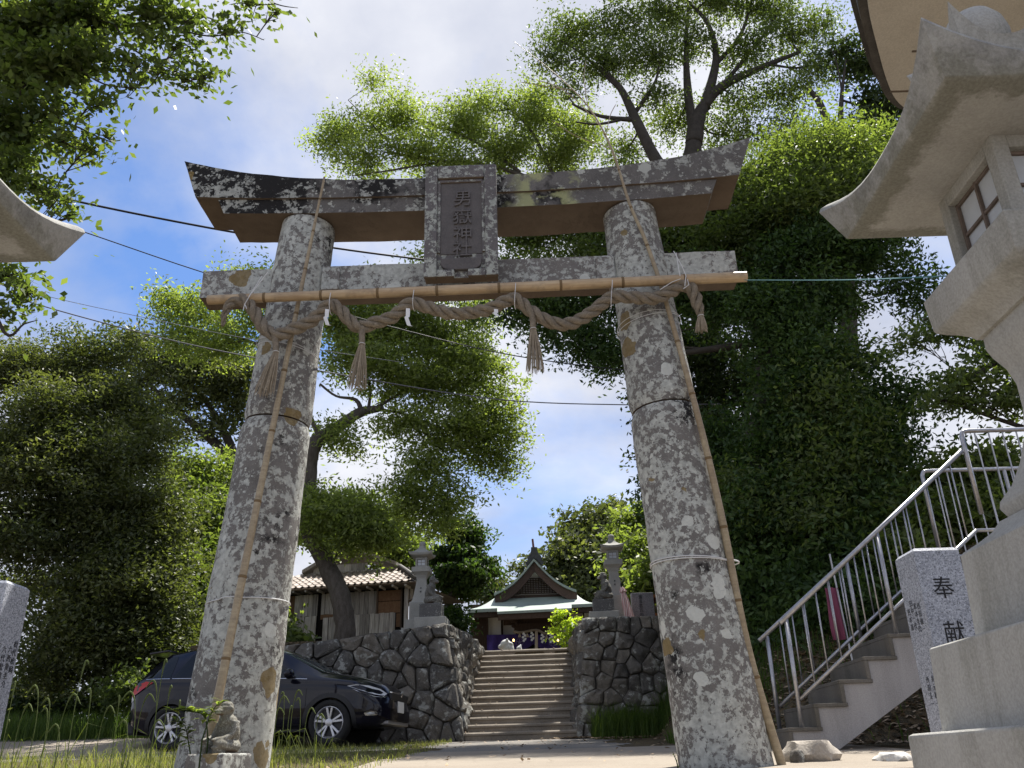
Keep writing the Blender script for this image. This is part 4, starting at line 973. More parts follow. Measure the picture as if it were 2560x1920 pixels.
# ridge ornament and finial
om = MB(); c = gA+Vector((0, -.45, 0)); pr = [(-.34, -.18), (-.40, .0), (-.30, .02), (-.30, .22), (-.20, .30), (-.14, .46), (-.13, .62), (.13, .62), (.14, .46), (.20, .30), (.30, .22), (.30, .02), (.40, 0), (.34, -.18), (0, .16)]
om.add([c+Vector((a, 0, b)) for a, b in pr]+[c+Vector((a, .3, b)) for a, b in pr], [tuple(range(15)), tuple(range(29, 14, -1))]+[(i, (i+1) % 15, 15+(i+1) % 15, 15+i) for i in range(15)])
om.build('ridge_ornament', M_ONI, shr)
MB().tube([c+Vector((-.02, .1, .6)), c+Vector((-.05, .1, 1.0))], [.05, .045], 8).build('ridge_finial', flat('dark_red_finial', (.10, .025, .03), .6), shr)
MB().box(gA+Vector((.18, 3.2, .14)), (.34, 6.4, .26)).build('ridge_cap', M_ONI, shr)
# body: posts, panels, beams, curtain
zf = 4.6
def pn(name, mat, x0, x1, y0, y1, Y, d=.06):
    a, b = P(x0, y0, Y), P(x1, y1, Y); return MB().box(((a.x+b.x)/2, Y, (a.z+b.z)/2), (abs(b.x-a.x), d, abs(a.z-b.z))).build(name, mat, shr)
YW = 37.6
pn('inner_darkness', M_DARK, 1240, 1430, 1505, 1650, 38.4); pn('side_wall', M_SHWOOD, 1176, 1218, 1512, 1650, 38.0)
pn('wall_panel', M_SHWHITE, 1221, 1253, 1518, 1600, YW); pn('wall_panel', M_SHWHITE, 1257, 1290, 1536, 1600, YW+.02); pn('wall_panel', M_SHWHITE, 1430, 1459, 1512, 1600, YW); pn('wall_panel', M_SHWHITE, 1395, 1426, 1530, 1600, YW+.02)
for px in (1219, 1255, 1428, 1461): pn('pillar', M_SHWOOD, px-2.8, px+2.8, 1505, 1655, YW-.12, .2)
pn('transom', M_SHWOOD, 1219, 1461, 1509, 1517, YW-.1, .2)
pn('carved_beam', M_SHWOOD, 1285, 1400, 1560, 1577, 36.6, .3); pn('carved_beam', M_SHWOOD, 1258, 1426, 1537, 1558, 36.7, .2)
for s, px in ((1, 1287), (-1, 1398)):
    m = MB(); c = P(px, 1556, 36.5)
    for (a, b, r) in ((0, .05, .16), (-.12*s, .16, .13), (-.22*s, .25, .10), (-.05*s, -.14, .10), (.12*s, -.05, .13)): m.ell(c+Vector((a, 0, b)), (r, .09, r*.8), None, 10, 6)
    m.build('carved_bracket', M_SHWOOD, shr, smooth='all')
# purple curtain, parted in the middle, with folds
def curtain(px0, px1, lift):
    a = P(px0, 1587, 36.9); b = P(px1, 1585, 36.9); V = []; nx, nz = 30, 6
    for i in range(nx+1):
        f = i/nx; x = a.x+(b.x-a.x)*f
        for j in range(nz+1):
            g = j/nz; low = 1.0-.55*(max(0, 1-abs((f-lift)/.55))**1.6); zz = a.z+(b.z-a.z)*f-.85*g*low
            V.append((x, 36.9+.05*math.sin(f*26+g*2)*(.4+g), zz))
    F = [(i*(nz+1)+j, i*(nz+1)+j+1, (i+1)*(nz+1)+j+1, (i+1)*(nz+1)+j) for i in range(nx) for j in range(nz)]
    return MB().add(V, F).build('curtain', M_PURPLE, shr, smooth='all')
cA = curtain(1217, 1334, 1.0); cB = curtain(1334, 1462, 0.0)
for cc, px in ((cA, 1299), (cB, 1382)):
    c = P(px, 1606, 36.75); m = MB(); R_ = .15
    m.tube([c+Vector((R_*math.cos(k*.3927), -.02, R_*math.sin(k*.3927))) for k in range(17)], .012, 5)
    for k in range(5):
        a = k*1.2566+1.57; m.tube([c+Vector((0, -.02, 0)), c+Vector((R_*.9*math.cos(a), -.02, R_*.9*math.sin(a)))], [.028, .012], 5)
    m.build('crest', flat('pale_violet_crest', (.16, .14, .30), .8), cc)
srope = thing('shrine_rope', 'small straw rope with tassels hanging across the shrine hall entrance', 'straw rope', P(1336, 1580, 36.2))
pr = [P(x, y, 36.2) for x, y in ((1284, 1578), (1296, 1581), (1312, 1580), (1330, 1576), (1345, 1576), (1360, 1583), (1375, 1584), (1390, 1580))]
MB().tube(cr(pr, 5), .05, 8).build('twist', M_ROPE, srope, smooth='all')
for x, y in ((1299, 1584), (1318, 1584), (1366, 1588), (1384, 1586)):
    MB().tube([P(x, y, 36.15), P(x+.5, y+9, 36.15)], [.025, .075], 8).build('tassel', M_STRAW, srope)
for i, (x, y) in enumerate(((1309, 1583), (1329, 1581), (1355, 1586), (1376, 1586))):
    mb = MB(); p = P(x, y, 36.1); m_ = [(0, 0), (.05, -.07), (-.03, -.14), (.06, -.21), (0, -.27)]
    for a, b in m_: mb.box(p+Vector((a, 0, b-.02)), (.085, .008, .09), 0, .4)
    solo(mb, 'paper_streamer', M_PAPER, 'zigzag white paper streamer hanging from the small rope of the shrine hall', 'paper streamer', p, 'streamers at the shrine hall')
bell = thing('bell_rope', 'pale thick bell rope hanging in the middle of the shrine entrance', 'bell rope', P(1341, 1626, 36.0))
MB().tube([P(1341, 1578, 36.0), P(1341, 1650, 36.0)], [.06, .07], 10).build('cord', M_STRAW, bell)
for nm, px in (('lamp', 1284), ('lamp', 1395)):
    p = P(px, 1601, 36.3); lt = NT('lit_lamp_glass'); lt.b.inputs['Base Color'].default_value = (.8, .55, .25, 1); lt.b.inputs['Emission Color'].default_value = (1, .62, .22, 1); lt.b.inputs['Emission Strength'].default_value = 2.2
    r_ = thing('hanging_lamp', 'small glowing amber lamp in front of the purple curtain', 'lamp', p, group='amber lamps at the curtain')
    MB().lathe(p, [(.01, -.05), (.035, -.03), (.04, .01), (.025, .05), (.01, .06)], 12).build('bulb', lt.m, r_, smooth='all'); MB().box(p+Vector((0, 0, -.35)), (.05, .05, .6)).build('stand', M_SHWOOD, r_)

# white guardian lion figure at the head of the stairs
M_WSTONE = plain('white_guardian_stone', (.42, .42, .41), (.62, .62, .60), 9, .85, .3, .02)
m = MB(); Ry = lambda a: Matrix.Rotation(rad(a), 3, 'Y')
m.ell((0, 0, .30), (.20, .18, .30), Ry(-20)); m.ell((-.16, 0, .14), (.24, .2, .16)); m.ell((.10, 0, .66), (.20, .19, .19)); m.ell((.27, 0, .60), (.11, .12, .09)); m.ell((.02, 0, .52), (.21, .22, .22))
for s in (-1, 1): m.tube([(.12, s*.12, .42), (.17, s*.12, .2), (.18, s*.12, .0)], [.09, .07, .07], 10); m.ell((.22, s*.12, .03), (.09, .06, .05)); m.ell((-.1, s*.18, .08), (.2, .09, .09)); m.ell((.05, s*.15, .80), (.05, .04, .07))
for k in range(7): a = k*.9; m.ell((-.03+.05*math.sin(a), .13*math.cos(a), .50+.2*(k/7)), (.09, .09, .08))
m.tube([(-.33, 0, .12), (-.42, 0, .35), (-.36, 0, .55), (-.44, 0, .66)], [.06, .1, .1, .02], 10)
kx = P(1272, 1625, 30.0); kr = thing('guardian_lion_statue', 'white stone guardian lion at the head of the stairs before the purple curtain', 'statue', (kx.x, 30, kx.z-.46), math.pi)
b_ = blob(m, 'body', M_WSTONE, kr, .022, 2); b_.scale = (.95, .95, .95)
kp = thing('lion_pedestal', 'pale stone pedestal below the white guardian lion', 'pedestal', (kx.x, 30, 4.3)); MB().box((kx.x, 30, (kx.z-.46+4.3)/2), (.9, .7, kx.z-.44-4.3)).build('block', M_GRAN_LANT, kp, bev=.03)

# ------------------------------------------------------------------ things beside the far lantern
um = thing('furled_parasol', 'furled pink and white parasol leaning beside the lantern on the wall', 'parasol', P(1582, 1560, 18.3))
top_, bot_ = P(1553, 1462, 18.3), P(1577, 1556, 18.3)
t_ = NT('pink_white_parasol_cloth'); wv = t_.n('ShaderNodeTexWave'); wv.inputs['Scale'].default_value = 9; t_.l(t_.co((1, 1, .05)), wv.inputs[0]); M_PARA = t_.fin(t_.mix(t_.ramp(wv.outputs[0], [(.4, 0), (.6, 1)]), (.55, .28, .29), (.72, .62, .60)), .85)
def star(c, r, ax, n=16):
    u = ax.cross(Vector((0, 1, 0))).normalized(); w = ax.cross(u); return [c + (u*math.cos(2*math.pi*k/n)+w*math.sin(2*math.pi*k/n))*r*(1 if k % 2 else .72) for k in range(n)]
ax = (bot_-top_).normalized()
MB().loft([star(top_.lerp(bot_, f), r, ax) for f, r in ((.06, .03), (.10, .05), (.19, .085), (.2, .05), (.4, .075), (.75, .10), (1.0, .115))]).build('canopy', M_PARA, um, smooth=30)
MB().tube([top_-ax*.03, top_.lerp(bot_, .1)], .018, 6).build('cap', M_BLACKCABLE, um); MB().tube([top_, bot_+ax*.35], .016, 6).build('pole', M_GRAN_LANT, um)
stl = P(1582, 1550, 18.7); st2 = P(1638, 1550, 18.7); zt = P(1600, 1483, 18.7).z
ste = thing('stone_stele', 'grey inscribed stone stele on the wall beside the parasol', 'stele', ((stl.x+st2.x)/2, 18.7, 3.9))
MB().box(((stl.x+st2.x)/2, 18.72, (zt+3.85)/2), (st2.x-stl.x, .16, zt-3.85)).build('slab', M_GRAN_DARK, ste, bev=.012)
lettering('金五百万円也', .085, .002, P(1603, 1520, 18.63), (1, 0, 0), (0, 0, 1), M_INK, ste, True, 'inscription')
hut = thing('timber_hut', 'small orange-brown timber hut with sloping boards behind the stele', 'hut', (P(1650, 1550, 21).x+.6, 21.3, 3.9))
a = P(1628, 1545, 20.8); M_ORANGE = wood('orange_timber', (.20, .075, .03), (.33, .14, .055), (6, 6, 1), .8, .3)
for k in range(8): MB().box((a.x+.08+k*.17, 20.9, 4.25), (.16, .03, 1.0)).build('board', M_ORANGE, hut)
m = MB(); slabq(m, (a+Vector((-.15, -.3, .35)), a+Vector((1.5, -.3, .95)), a+Vector((1.5, 1.2, .95)), a+Vector((-.15, 1.2, .35))), (0, 0, .06)); m.build('roof', M_ORANGE, hut); MB().box((a.x+.7, 21.6, 4.2), (1.3, 1.0, .95)).build('room', M_SHWOOD, hut)

# ------------------------------------------------------------------ railed concrete steps on the right
M_STEEL = plain('galvanised_tube', (.33, .33, .35), (.46, .46, .48), 6, .34, .05, .002, 30, .5, .75)
YN, YF = 9.0, 10.08
n1_, n4_ = P(2049, 1817, YN), P(2235, 1639, YN); DX, DZ = (n4_.x-n1_.x)/3, (n4_.z-n1_.z)/3
cs = thing('concrete_steps', 'grey concrete side steps with dark treads climbing beside the hill bank', 'steps', (n1_.x, YN+.5, gz(n1_.x, YN)))
nose = lambda k: (n1_.x+DX*(k-1), n1_.z+DZ*(k-1))          # front-right end of tread k in the side view
NS = 9
poly = []; g0 = gz(n1_.x, YN)-.06
x1_, z1_ = nose(0); poly.append((x1_+.02, g0))
for k in range(1, NS+1): xk, zk = nose(k-1); x2, z2 = nose(k); poly += [(xk+.02, zk+DZ-.035), (x2+.02, z2-.035)]
xe, ze = nose(NS); poly += [(xe+3.5, ze-.035), (xe+3.5, ze-.5), (xe+.25, ze-.5)]
x5 = P(2065, 1875, YN); poly.append((x5.x+.02, g0))
m = MB(); n_ = len(poly); m.add([(x, YN+.03, z) for x, z in poly]+[(x, YF-.03, z) for x, z in poly], [tuple(range(n_)), tuple(range(2*n_-1, n_-1, -1))]+[(i, (i+1) % n_, n_+(i+1) % n_, n_+i) for i in range(n_)])
m.build('stringer', M_STRINGER, cs)
for k in range(1, NS+1):
    xk, zk = nose(k-1); x2, z2 = nose(k); mb = MB()
    mb.box(((xk+x2)/2+.005, (YN+YF)/2, z2-.018), (DX+.05, YF-YN, .036)); mb.box((xk+.0, (YN+YF)/2, z2-.036-DZ/2+.018), (.038, YF-YN-.004, DZ-.036))
    mb.build('step', M_STEPC, cs, bev=.004, seg=1)
MB().box((xe+1.75, (YN+YF)/2, ze-.018), (3.5, YF-YN, .036)).build('landing', M_STEPC, cs)
def railing(label, Y, top, low, posts, level, nb):
    base = P(*posts[0][1], Y); root = thing('metal_handrail', label, 'handrail', base, group='tube handrails of the side steps')
    tp = [P(x, y, Y) for x, y in top]; lp = [P(x, y, Y) for x, y in low]
    MB().tube(cr(tp, 3) if len(tp) > 2 else tp, .025, 12).build('top_rail', M_STEEL, root, smooth='all')
    MB().tube(lp, .019, 10).build('bottom_rail', M_STEEL, root, smooth='all')
    for (a, b) in posts:
        pa, pb = P(*a, Y), P(*b, Y); MB().tube([Vector((pb.x, Y, pb.z-.03)), Vector((pb.x*.5+pa.x*.5, Y, pa.z))], .022, 10).build('post', M_STEEL, root, smooth='all')
    if level:
        lv_ = [P(x, y, Y) for x, y in level]; q = lv_[0]
        MB().tube([Vector((q.x, Y, q.z-.95)), Vector((q.x, Y, q.z-.06))] + cr([Vector((q.x, Y, q.z-.06)), Vector((q.x+.025, Y, q.z-.012)), Vector((q.x+.08, Y, q.z))], 4) + [Vector((q.x+4, Y, q.z))], .025, 12).build('landing_rail', M_STEEL, root, smooth='all')
        MB().tube([lp[-1], Vector((q.x+4, Y, lp[-1].z))], .019, 10).build('landing_bottom_rail', M_STEEL, root, smooth='all')
        x = q.x+.15
        while x < q.x+3.8: MB().tube([(x, Y, lp[-1].z), (x, Y, q.z)], .0085, 6).build('baluster', M_STEEL, root); x += .155
        x = q.x+1.0
        while x < q.x+3.8: MB().tube([(x, Y, lp[-1].z-.15), (x, Y, q.z)], .022, 8).build('post', M_STEEL, root); x += 1.0
    x = tp[0].x+.1; k = 0; px_ = [P(*b, Y).x for a, b in posts]
    while x < tp[-1].x-.02:
        f = (x-tp[0].x)/(tp[-1].x-tp[0].x); zt = tp[0].z+(tp[-1].z-tp[0].z)*f; g = (x-lp[0].x)/(lp[-1].x-lp[0].x); zb = lp[0].z+(lp[-1].z-lp[0].z)*g
        if min(abs(x-q) for q in px_) > .05 and x > lp[0].x: MB().tube([(x, Y, zb), (x, Y, zt)], .0085, 6).build('baluster', M_STEEL, root, smooth='all')
        x += .155
    return root
railing('shiny tube handrail on the granite post side of the concrete steps', YN+.05, [(1950, 1558), (2404, 1127)], [(2000, 1748), (2441, 1326)], [((1966, 1545), (2004, 1812)), ((2192, 1331), (2240, 1578))], [(2401, 1078)], 5)
railing('shiny tube handrail on the hill bank side of the concrete steps', YF-.05, [(1898, 1602), (2290, 1236)], [(1949, 1766), (2343, 1392)], [((1919, 1591), (1950, 1826)), ((2115, 1406), (2152, 1596))], [(2303, 1178)], 5)

bn = thing('pink_banner', 'faded pink cloth banner on a pole in the greenery behind the handrails', 'banner', (P(2095, 1600, 11.3).x, 11.3, gz(P(2095, 1600, 11.3).x, 11.3)))
q = P(2092, 1600, 11.3); MB().tube([(q.x+.16, 11.3, gz(q.x, 11.3)), (q.x+.10, 11.3, P(2080, 1385, 11.3).z)], .012, 6).build('pole', M_STEEL, bn)
zt, zb = P(2080, 1470, 11.3).z, P(2090, 1600, 11.3).z; V = []
for i in range(9):
    for j in range(13): f = j/12; V.append((q.x+.12-.022*i*(1-.15*f)-.02*f, 11.28+.03*math.sin(i*1.3+f*5), zt+(zb-zt)*f))
MB().add(V, [(i*13+j, i*13+j+1, (i+1)*13+j+1, (i+1)*13+j) for i in range(8) for j in range(12)]).build('cloth', flat('faded_pink_cloth', (.25, .075, .12), .9, .1), bn, smooth='all')

# ------------------------------------------------------------------ pavilion eave overhead at the right
pv = thing('pavilion', 'beige rounded pavilion eave overhanging behind the tall lantern roof', 'pavilion', (6.2, 5.0, gz(6.2, 5)))
ZE = EYE+5.5; out = cr([(2.42, 3.4, 0), (2.60, 4.3, 0), (2.87, 5.04, 0), (3.18, 5.62, 0), (3.42, 6.02, 0), (3.60, 6.25, 0), (3.80, 6.38, 0), (4.2, 6.46, 0), (5.2, 6.5, 0), (7.4, 6.5, 0)], 5)
ring = [Vector(p) for p in out] + [Vector((7.4, 3.4, 0))]
def prism(ring, z0, z1, inset=0.0):
    c = Vector((5.4, 4.9, 0)); r2 = [c+(p-c)*(1-inset) for p in ring]; n = len(r2); m = MB()
    m.add([(p.x, p.y, z0) for p in r2]+[(p.x, p.y, z1) for p in r2], [tuple(range(n-1, -1, -1)), tuple(range(n, 2*n))]+[(i, (i+1) % n, n+(i+1) % n, n+i) for i in range(n)]); return m
M_BEIGE = concrete('beige_soffit', (.47, .435, .385), (.55, .515, .46), (.38, .35, .305), .3)
M_FASC = plain('dark_weathered_fascia', (.055, .05, .045), (.12, .11, .10), 8, .8, .3, .01)
prism(ring, ZE+.05, ZE+.30, -.012).build('fascia', M_FASC, pv, smooth=30); prism(ring, ZE+.0, ZE+.055, .018).build('soffit', M_BEIGE, pv, smooth=30); prism(ring, ZE+.302, ZE+.40, -.03).build('roof_edge', M_FASC, pv, smooth=30)
for y in (4.35, 5.60, 6.08): MB().box((5.2, y, ZE-.003), (4.0 if y < 5.5 else 3.4, .016, .012)).build('joint_strip', flat('dark_joint', (.13, .10, .075), .9), pv)  # dark strips mark the soffit panel joints
for (x, y) in ((6.6, 5.6), (6.6, 3.8)): MB().lathe((x, y, 0), [(.17, gz(x, y)-.1), (.16, ZE+.02)], 16).build('column', M_BEIGE, pv, smooth=40)

# ------------------------------------------------------------------ overhead cables, twine, stones
def cable(name, label, pts, Y0, Y1, r, mat=None, cat='cable'):
    n = len(pts); q = [P(x, y, Y0+(Y1-Y0)*i/(n-1)) for i, (x, y) in enumerate(pts)]
    return solo(MB().tube(cr(q, 6), r, 6), name, mat or M_BLACKCABLE, label, cat, q[0], 'cables strung behind the gate' if cat == 'cable' else None, smooth='all')
cable('overhead_cable', 'thick black cable running from the leafy boughs to behind the lintel end', [(-260, 385), (120, 487), (520, 569), (830, 619), (1075, 651), (1420, 690)], 10, 13, .017)
cable('overhead_cable', 'thin dark cable meeting the tie beam end and reappearing under the third tassel', [(-200, 458), (140, 557), (505, 680), (850, 782), (1200, 872), (1440, 912), (1620, 930)], 11, 14, .009)
cable('overhead_cable', 'slack twisted grey cable low in the blue sky running to behind the pillar', [(-160, 672), (80, 757), (410, 846), (640, 895), (900, 945), (1250, 999), (1570, 1012), (1800, 1010)], 12, 15, .010, flat('grey_cable', (.10, .10, .11), .6))
cable('overhead_cable', 'hair-thin wire just above the slack twisted grey cable', [(-160, 655), (80, 731), (390, 800), (640, 850), (1000, 905)], 12.3, 14, .005, flat('thin_grey_wire', (.16, .17, .19), .6))
tq = [P(1858, 700, BY), P(2100, 700, 4.8), P(2370, 690, 3.32)]
solo(MB().tube(cr(tq, 6), .0035, 5), 'teal_twine', flat('teal_twine', (.06, .20, .22), .6), 'thin teal twine stretched from the bamboo pole end to the tall lantern', 'twine', tq[0])
def rock(label, px, py, Y, sx, sy, sz, seed, mat):
    p = P(px, py, Y); g = gz(p.x, Y); m = MB(); r = random.Random(seed); bm = bmesh.new(); bmesh.ops.create_icosphere(bm, subdivisions=3, radius=1)
    vs_ = []
    for v in bm.verts:
        c = v.co; k = 1+.25*mnoise.noise(c*1.6+Vector((seed, 0, 0)))+.08*mnoise.noise(c*5); c = c*k; vs_.append((p.x+c.x*sx, Y+c.y*sy, g+sz*.35+max(-.8, min(.72, c.z))*sz))
    fs = [tuple(v.index for v in f.verts) for f in bm.faces]; bm.free(); m.add(vs_, fs)
    return solo(m, 'garden_rock', mat, label, 'rock', (p.x, Y, g), 'rocks by the bamboo foot', smooth=40)
M_PALEROCK = plain('pale_rock', (.26, .23, .19), (.40, .36, .31), 7, .9, .5, .02)
rock('flat pale rock on the ground beside the foot of the leaning bamboo', 2030, 1925, 7.3, .21, .2, .14, 2, M_PALEROCK)
rock('small dark rock wedged at the foot of the leaning bamboo', 1998, 1925, 7.1, .055, .06, .085, 5, M_WALLSTONE)
rock('low pale slab on the path near the tall lantern base', 2237, 1925, 7.0, .12, .15, .06, 8, plain('white_slab', (.5, .49, .46), (.62, .61, .58), 7, .9))
# ------------------------------------------------------------------ parked crossover car (x forward, right-hand side faces the path)
def paint(name, c):
    t = NT(name); f = t.noise(400, 2, .5); t.fin(t.mix(.2, c, t.ramp(f, [(.4, tuple(k*.5 for k in c)), (.6, tuple(k*1.8 for k in c))])), .28, None, spec=.08)
    t.b.inputs['Metallic'].default_value = 0; t.b.inputs['Coat Weight'].default_value = .7; t.b.inputs['Coat Roughness'].default_value = .05; return t.m
M_PAINT = paint('dark_violet_blue_paint', (.005, .0045, .010))
def glassmat(name, c, r=.03):
    t = NT(name); t.fin(c, r, None, spec=.35); t.b.inputs['Coat Weight'].default_value = .0; t.b.inputs['Coat Roughness'].default_value = .02; return t.m
M_CGLASS = glassmat('dark_tinted_glass', (.008, .010, .011)); M_WSHIELD = glassmat('windscreen_glass', (.03, .045, .05)); M_WSHIELD.node_tree.nodes['Principled BSDF'].inputs['Specular IOR Level'].default_value = 1.0
M_PLAST = flat('black_plastic', (.018, .018, .02), .55, .4); M_TYRE = plain('tyre_rubber', (.012, .012, .012), (.022, .022, .022), 12, .9, .3, .006)
M_RIM = flat('silver_alloy', (.52, .52, .54), .32, .5, .7); M_CHROME = flat('chrome_trim', (.6, .6, .62), .15, .6, .95)
M_TAIL = glassmat('red_tail_lamp', (.42, .012, .015), .12); M_LAMP = glassmat('clear_lamp_lens', (.55, .56, .58), .08); M_PLATE = flat('white_number_plate', (.7, .7, .68), .5); M_SILV = flat('silver_skid', (.32, .31, .31), .4, .5, .5)
fw_, rw_ = P(823, 1866, 14.95), P(421, 1874, 15.35)
CYAW = math.atan2(fw_.y-rw_.y, fw_.x-rw_.x); WB = math.hypot(fw_.x-rw_.x, fw_.y-rw_.y); CS = WB/2.61; ZG = min(fw_.z, rw_.z)
cdir = Vector((math.cos(CYAW), math.sin(CYAW), 0)); cleft = Vector((-math.sin(CYAW), math.cos(CYAW), 0))
corg = Vector((rw_.x, rw_.y, gz(rw_.x, rw_.y)+.005)) + cleft*.77*CS
car = thing('parked_car', 'dark violet-blue compact crossover car parked before the rubble wall', 'car', corg, CYAW); car.scale = (CS, CS, CS)
TOPX = [-.83, -.80, -.74, -.66, -.50, -.30, .1, .6, 1.1, 1.45, 1.72, 2.0, 2.25, 2.45, 2.7, 2.95, 3.15, 3.3, 3.40, 3.46, 3.49]
TOPZ = [.62, .92, 1.02, 1.16, 1.40, 1.525, 1.575, 1.60, 1.585, 1.54, 1.455, 1.325, 1.20, 1.10, 1.06, 1.015, .97, .915, .84, .72, .55]
def ztop(x): return float(np.interp(x, TOPX, TOPZ))
def belt(x): return float(np.interp(x, [-.83, -.6, 0, 1, 2, 2.5, 3.0, 3.49], [1.00, 1.07, 1.05, 1.01, .975, .95, .90, .5]))
def hw(x): return float(np.interp(x, [-.83, -.78, -.65, -.4, 0, .8, 2.0, 2.7, 3.1, 3.3, 3.42, 3.49], [.60, .70, .79, .845, .875, .885, .885, .88, .845, .79, .70, .56]))
def zlow(x): return float(np.interp(x, [-.83, -.7, -.4, 2.9, 3.3, 3.49], [.42, .33, .24, .24, .27, .36]))
def ringh(x):
    'half ring from sill to roof centre'
    w, zt, zl = hw(x), ztop(x), zlow(x); zb = min(belt(x), zt-.035); green = max(0., min(1., (zt-zb-.05)/.30))
    wr = w*(.90-.27*green); zr = zt-.055-.02*green
    zr = max(zr, zb+.012); mid = (w*.96*.45+wr*.55, zb+(zr-zb)*.55)
    return [(0, zl), (w*.80, zl), (w*.945, zl+.05), (w*.985, zl+.16), (w, .60*zb+.05), (w*.985, zb*.82), (w*.992, zb-.075), (w*.96, zb), (mid[0], mid[1]), (wr, zr), (wr*.93, zr+.035), (wr*.6, zt-.008), (0, zt)]
def surf(x, t):
    'point on the -y flank: ring index t (float)'
    r = ringh(x); i = min(len(r)-2, int(t)); f = t-i; a, b = r[i], r[i+1]; return Vector((x, -(a[0]+(b[0]-a[0])*f), a[1]+(b[1]-a[1])*f))
def flank_y(x, z):
    r = ringh(x)[1:]; return -float(np.interp(z, [q[1] for q in r], [q[0] for q in r]))
def lp(mb, name, mat, parent=car, **k): return meshobj(name, mb.mesh(name, **k), parent, mat)
bx_ = sorted(set([round(v, 3) for v in np.linspace(-.83, 3.49, 74)] + [-.82, -.81, 3.475, 3.483]))
rings = []
for x in bx_:
    h = ringh(x); rings.append([Vector((x, -y, z)) for y, z in h] + [Vector((x, y, z)) for y, z in h[-2:0:-1]])
bmb = MB().loft(rings); bme = bmb.mesh('body', smooth='all', weld=True); bo = meshobj('body', bme, None, M_PAINT)
cut = MB()
for xc in (0., 2.61):
    for s in (-1, 1): cut.loft([[Vector((xc+.365*math.cos(a), s*y, .33+.365*math.sin(a))) for a in [k*2*math.pi/40 for k in range(40)]] for y in (.52, 1.2)])
co_ = meshobj('cut', cut.mesh('cut'), None, M_PLAST); bmod = bo.modifiers.new('b', 'BOOLEAN'); bmod.object = co_; bmod.operation = 'DIFFERENCE'; bmod.solver = 'EXACT'
dg = bpy.context.evaluated_depsgraph_get(); bme2 = bpy.data.meshes.new_from_object(bo.evaluated_get(dg)); bpy.data.objects.remove(bo); bpy.data.objects.remove(co_)
bme2.materials.clear(); bme2.materials.append(M_PAINT)
try: bme2.set_sharp_from_angle(angle=rad(50))
except Exception: pass
body = meshobj('body', bme2, car)
def patch(xs, t0, t1, off, nt=6, both=True, skew=None):
    mb = MB()
    for s in ((-1, 1) if both is True else (both,)):
        V = []; n = len(xs)
        for i, x in enumerate(xs):
            a = t0(x) if callable(t0) else t0; b = t1(x) if callable(t1) else t1
            for j in range(nt+1):
                p = surf(x, a+(b-a)*j/nt); q = surf(x+.01, a+(b-a)*j/nt)-p; r = surf(x, a+(b-a)*j/nt+.05)-p; nn = r.cross(q)
                nn = nn.normalized() if nn.length > 1e-9 else Vector((0, -1, 0))
                if nn.y > 0 and abs(nn.y) > .2: nn = -nn
                if nn.z < -.3: nn = -nn
                p = p+nn*off; V.append((p.x, p.y*(-s), p.z))
        F = [(i*(nt+1)+j, (i+1)*(nt+1)+j, (i+1)*(nt+1)+j+1, i*(nt+1)+j+1) for i in range(n-1) for j in range(nt)]
        mb.add(V, F)
    return mb
def tri_t(x0, xa, xb, x1):
    'window upper limit: rises at the pillars'
    return lambda x: 7.12+1.72*max(0, min(1, (x-x0)/max(1e-3, xa-x0)))*max(0, min(1, (x1-x)/max(1e-3, x1-xb)))
for (x0, xa, xb, x1, nm) in ((.93, .96, 1.35, 2.22, 'front_side_window'), (-.05, .15, .86, .89, 'rear_side_window'), (-.52, -.26, -.12, -.09, 'quarter_window')):
    xs_ = np.linspace(x0, x1, 26); [lp(patch(xs_, 7.12, tri_t(x0, xa, xb, x1), .004, both=s), nm, M_CGLASS, smooth='all') for s in (-1, 1)]
    pts = [surf(x, 7.06)+Vector((0, -.006, 0)) for x in np.linspace(x0, x1, 12)]; lp(MB().tube(pts, .008, 5), 'window_trim', M_CHROME); lp(MB().tube([Vector((p.x, -p.y, p.z)) for p in pts], .008, 5), 'window_trim', M_CHROME)
wsx = np.linspace(1.62, 2.42, 14); lp(patch(wsx, lambda x: 9.6, 12.0, .005, 8), 'windscreen', M_WSHIELD, smooth='all')
lp(patch(np.linspace(-.70, -.46, 8), 9.8, 12.0, .006, 6), 'rear_window', M_CGLASS, smooth='all')
mb = MB().box((-.50, 0, 1.525), (.34, 1.10, .035), 0, -.10); lp(mb, 'roof_spoiler', M_PAINT, bev=.012)
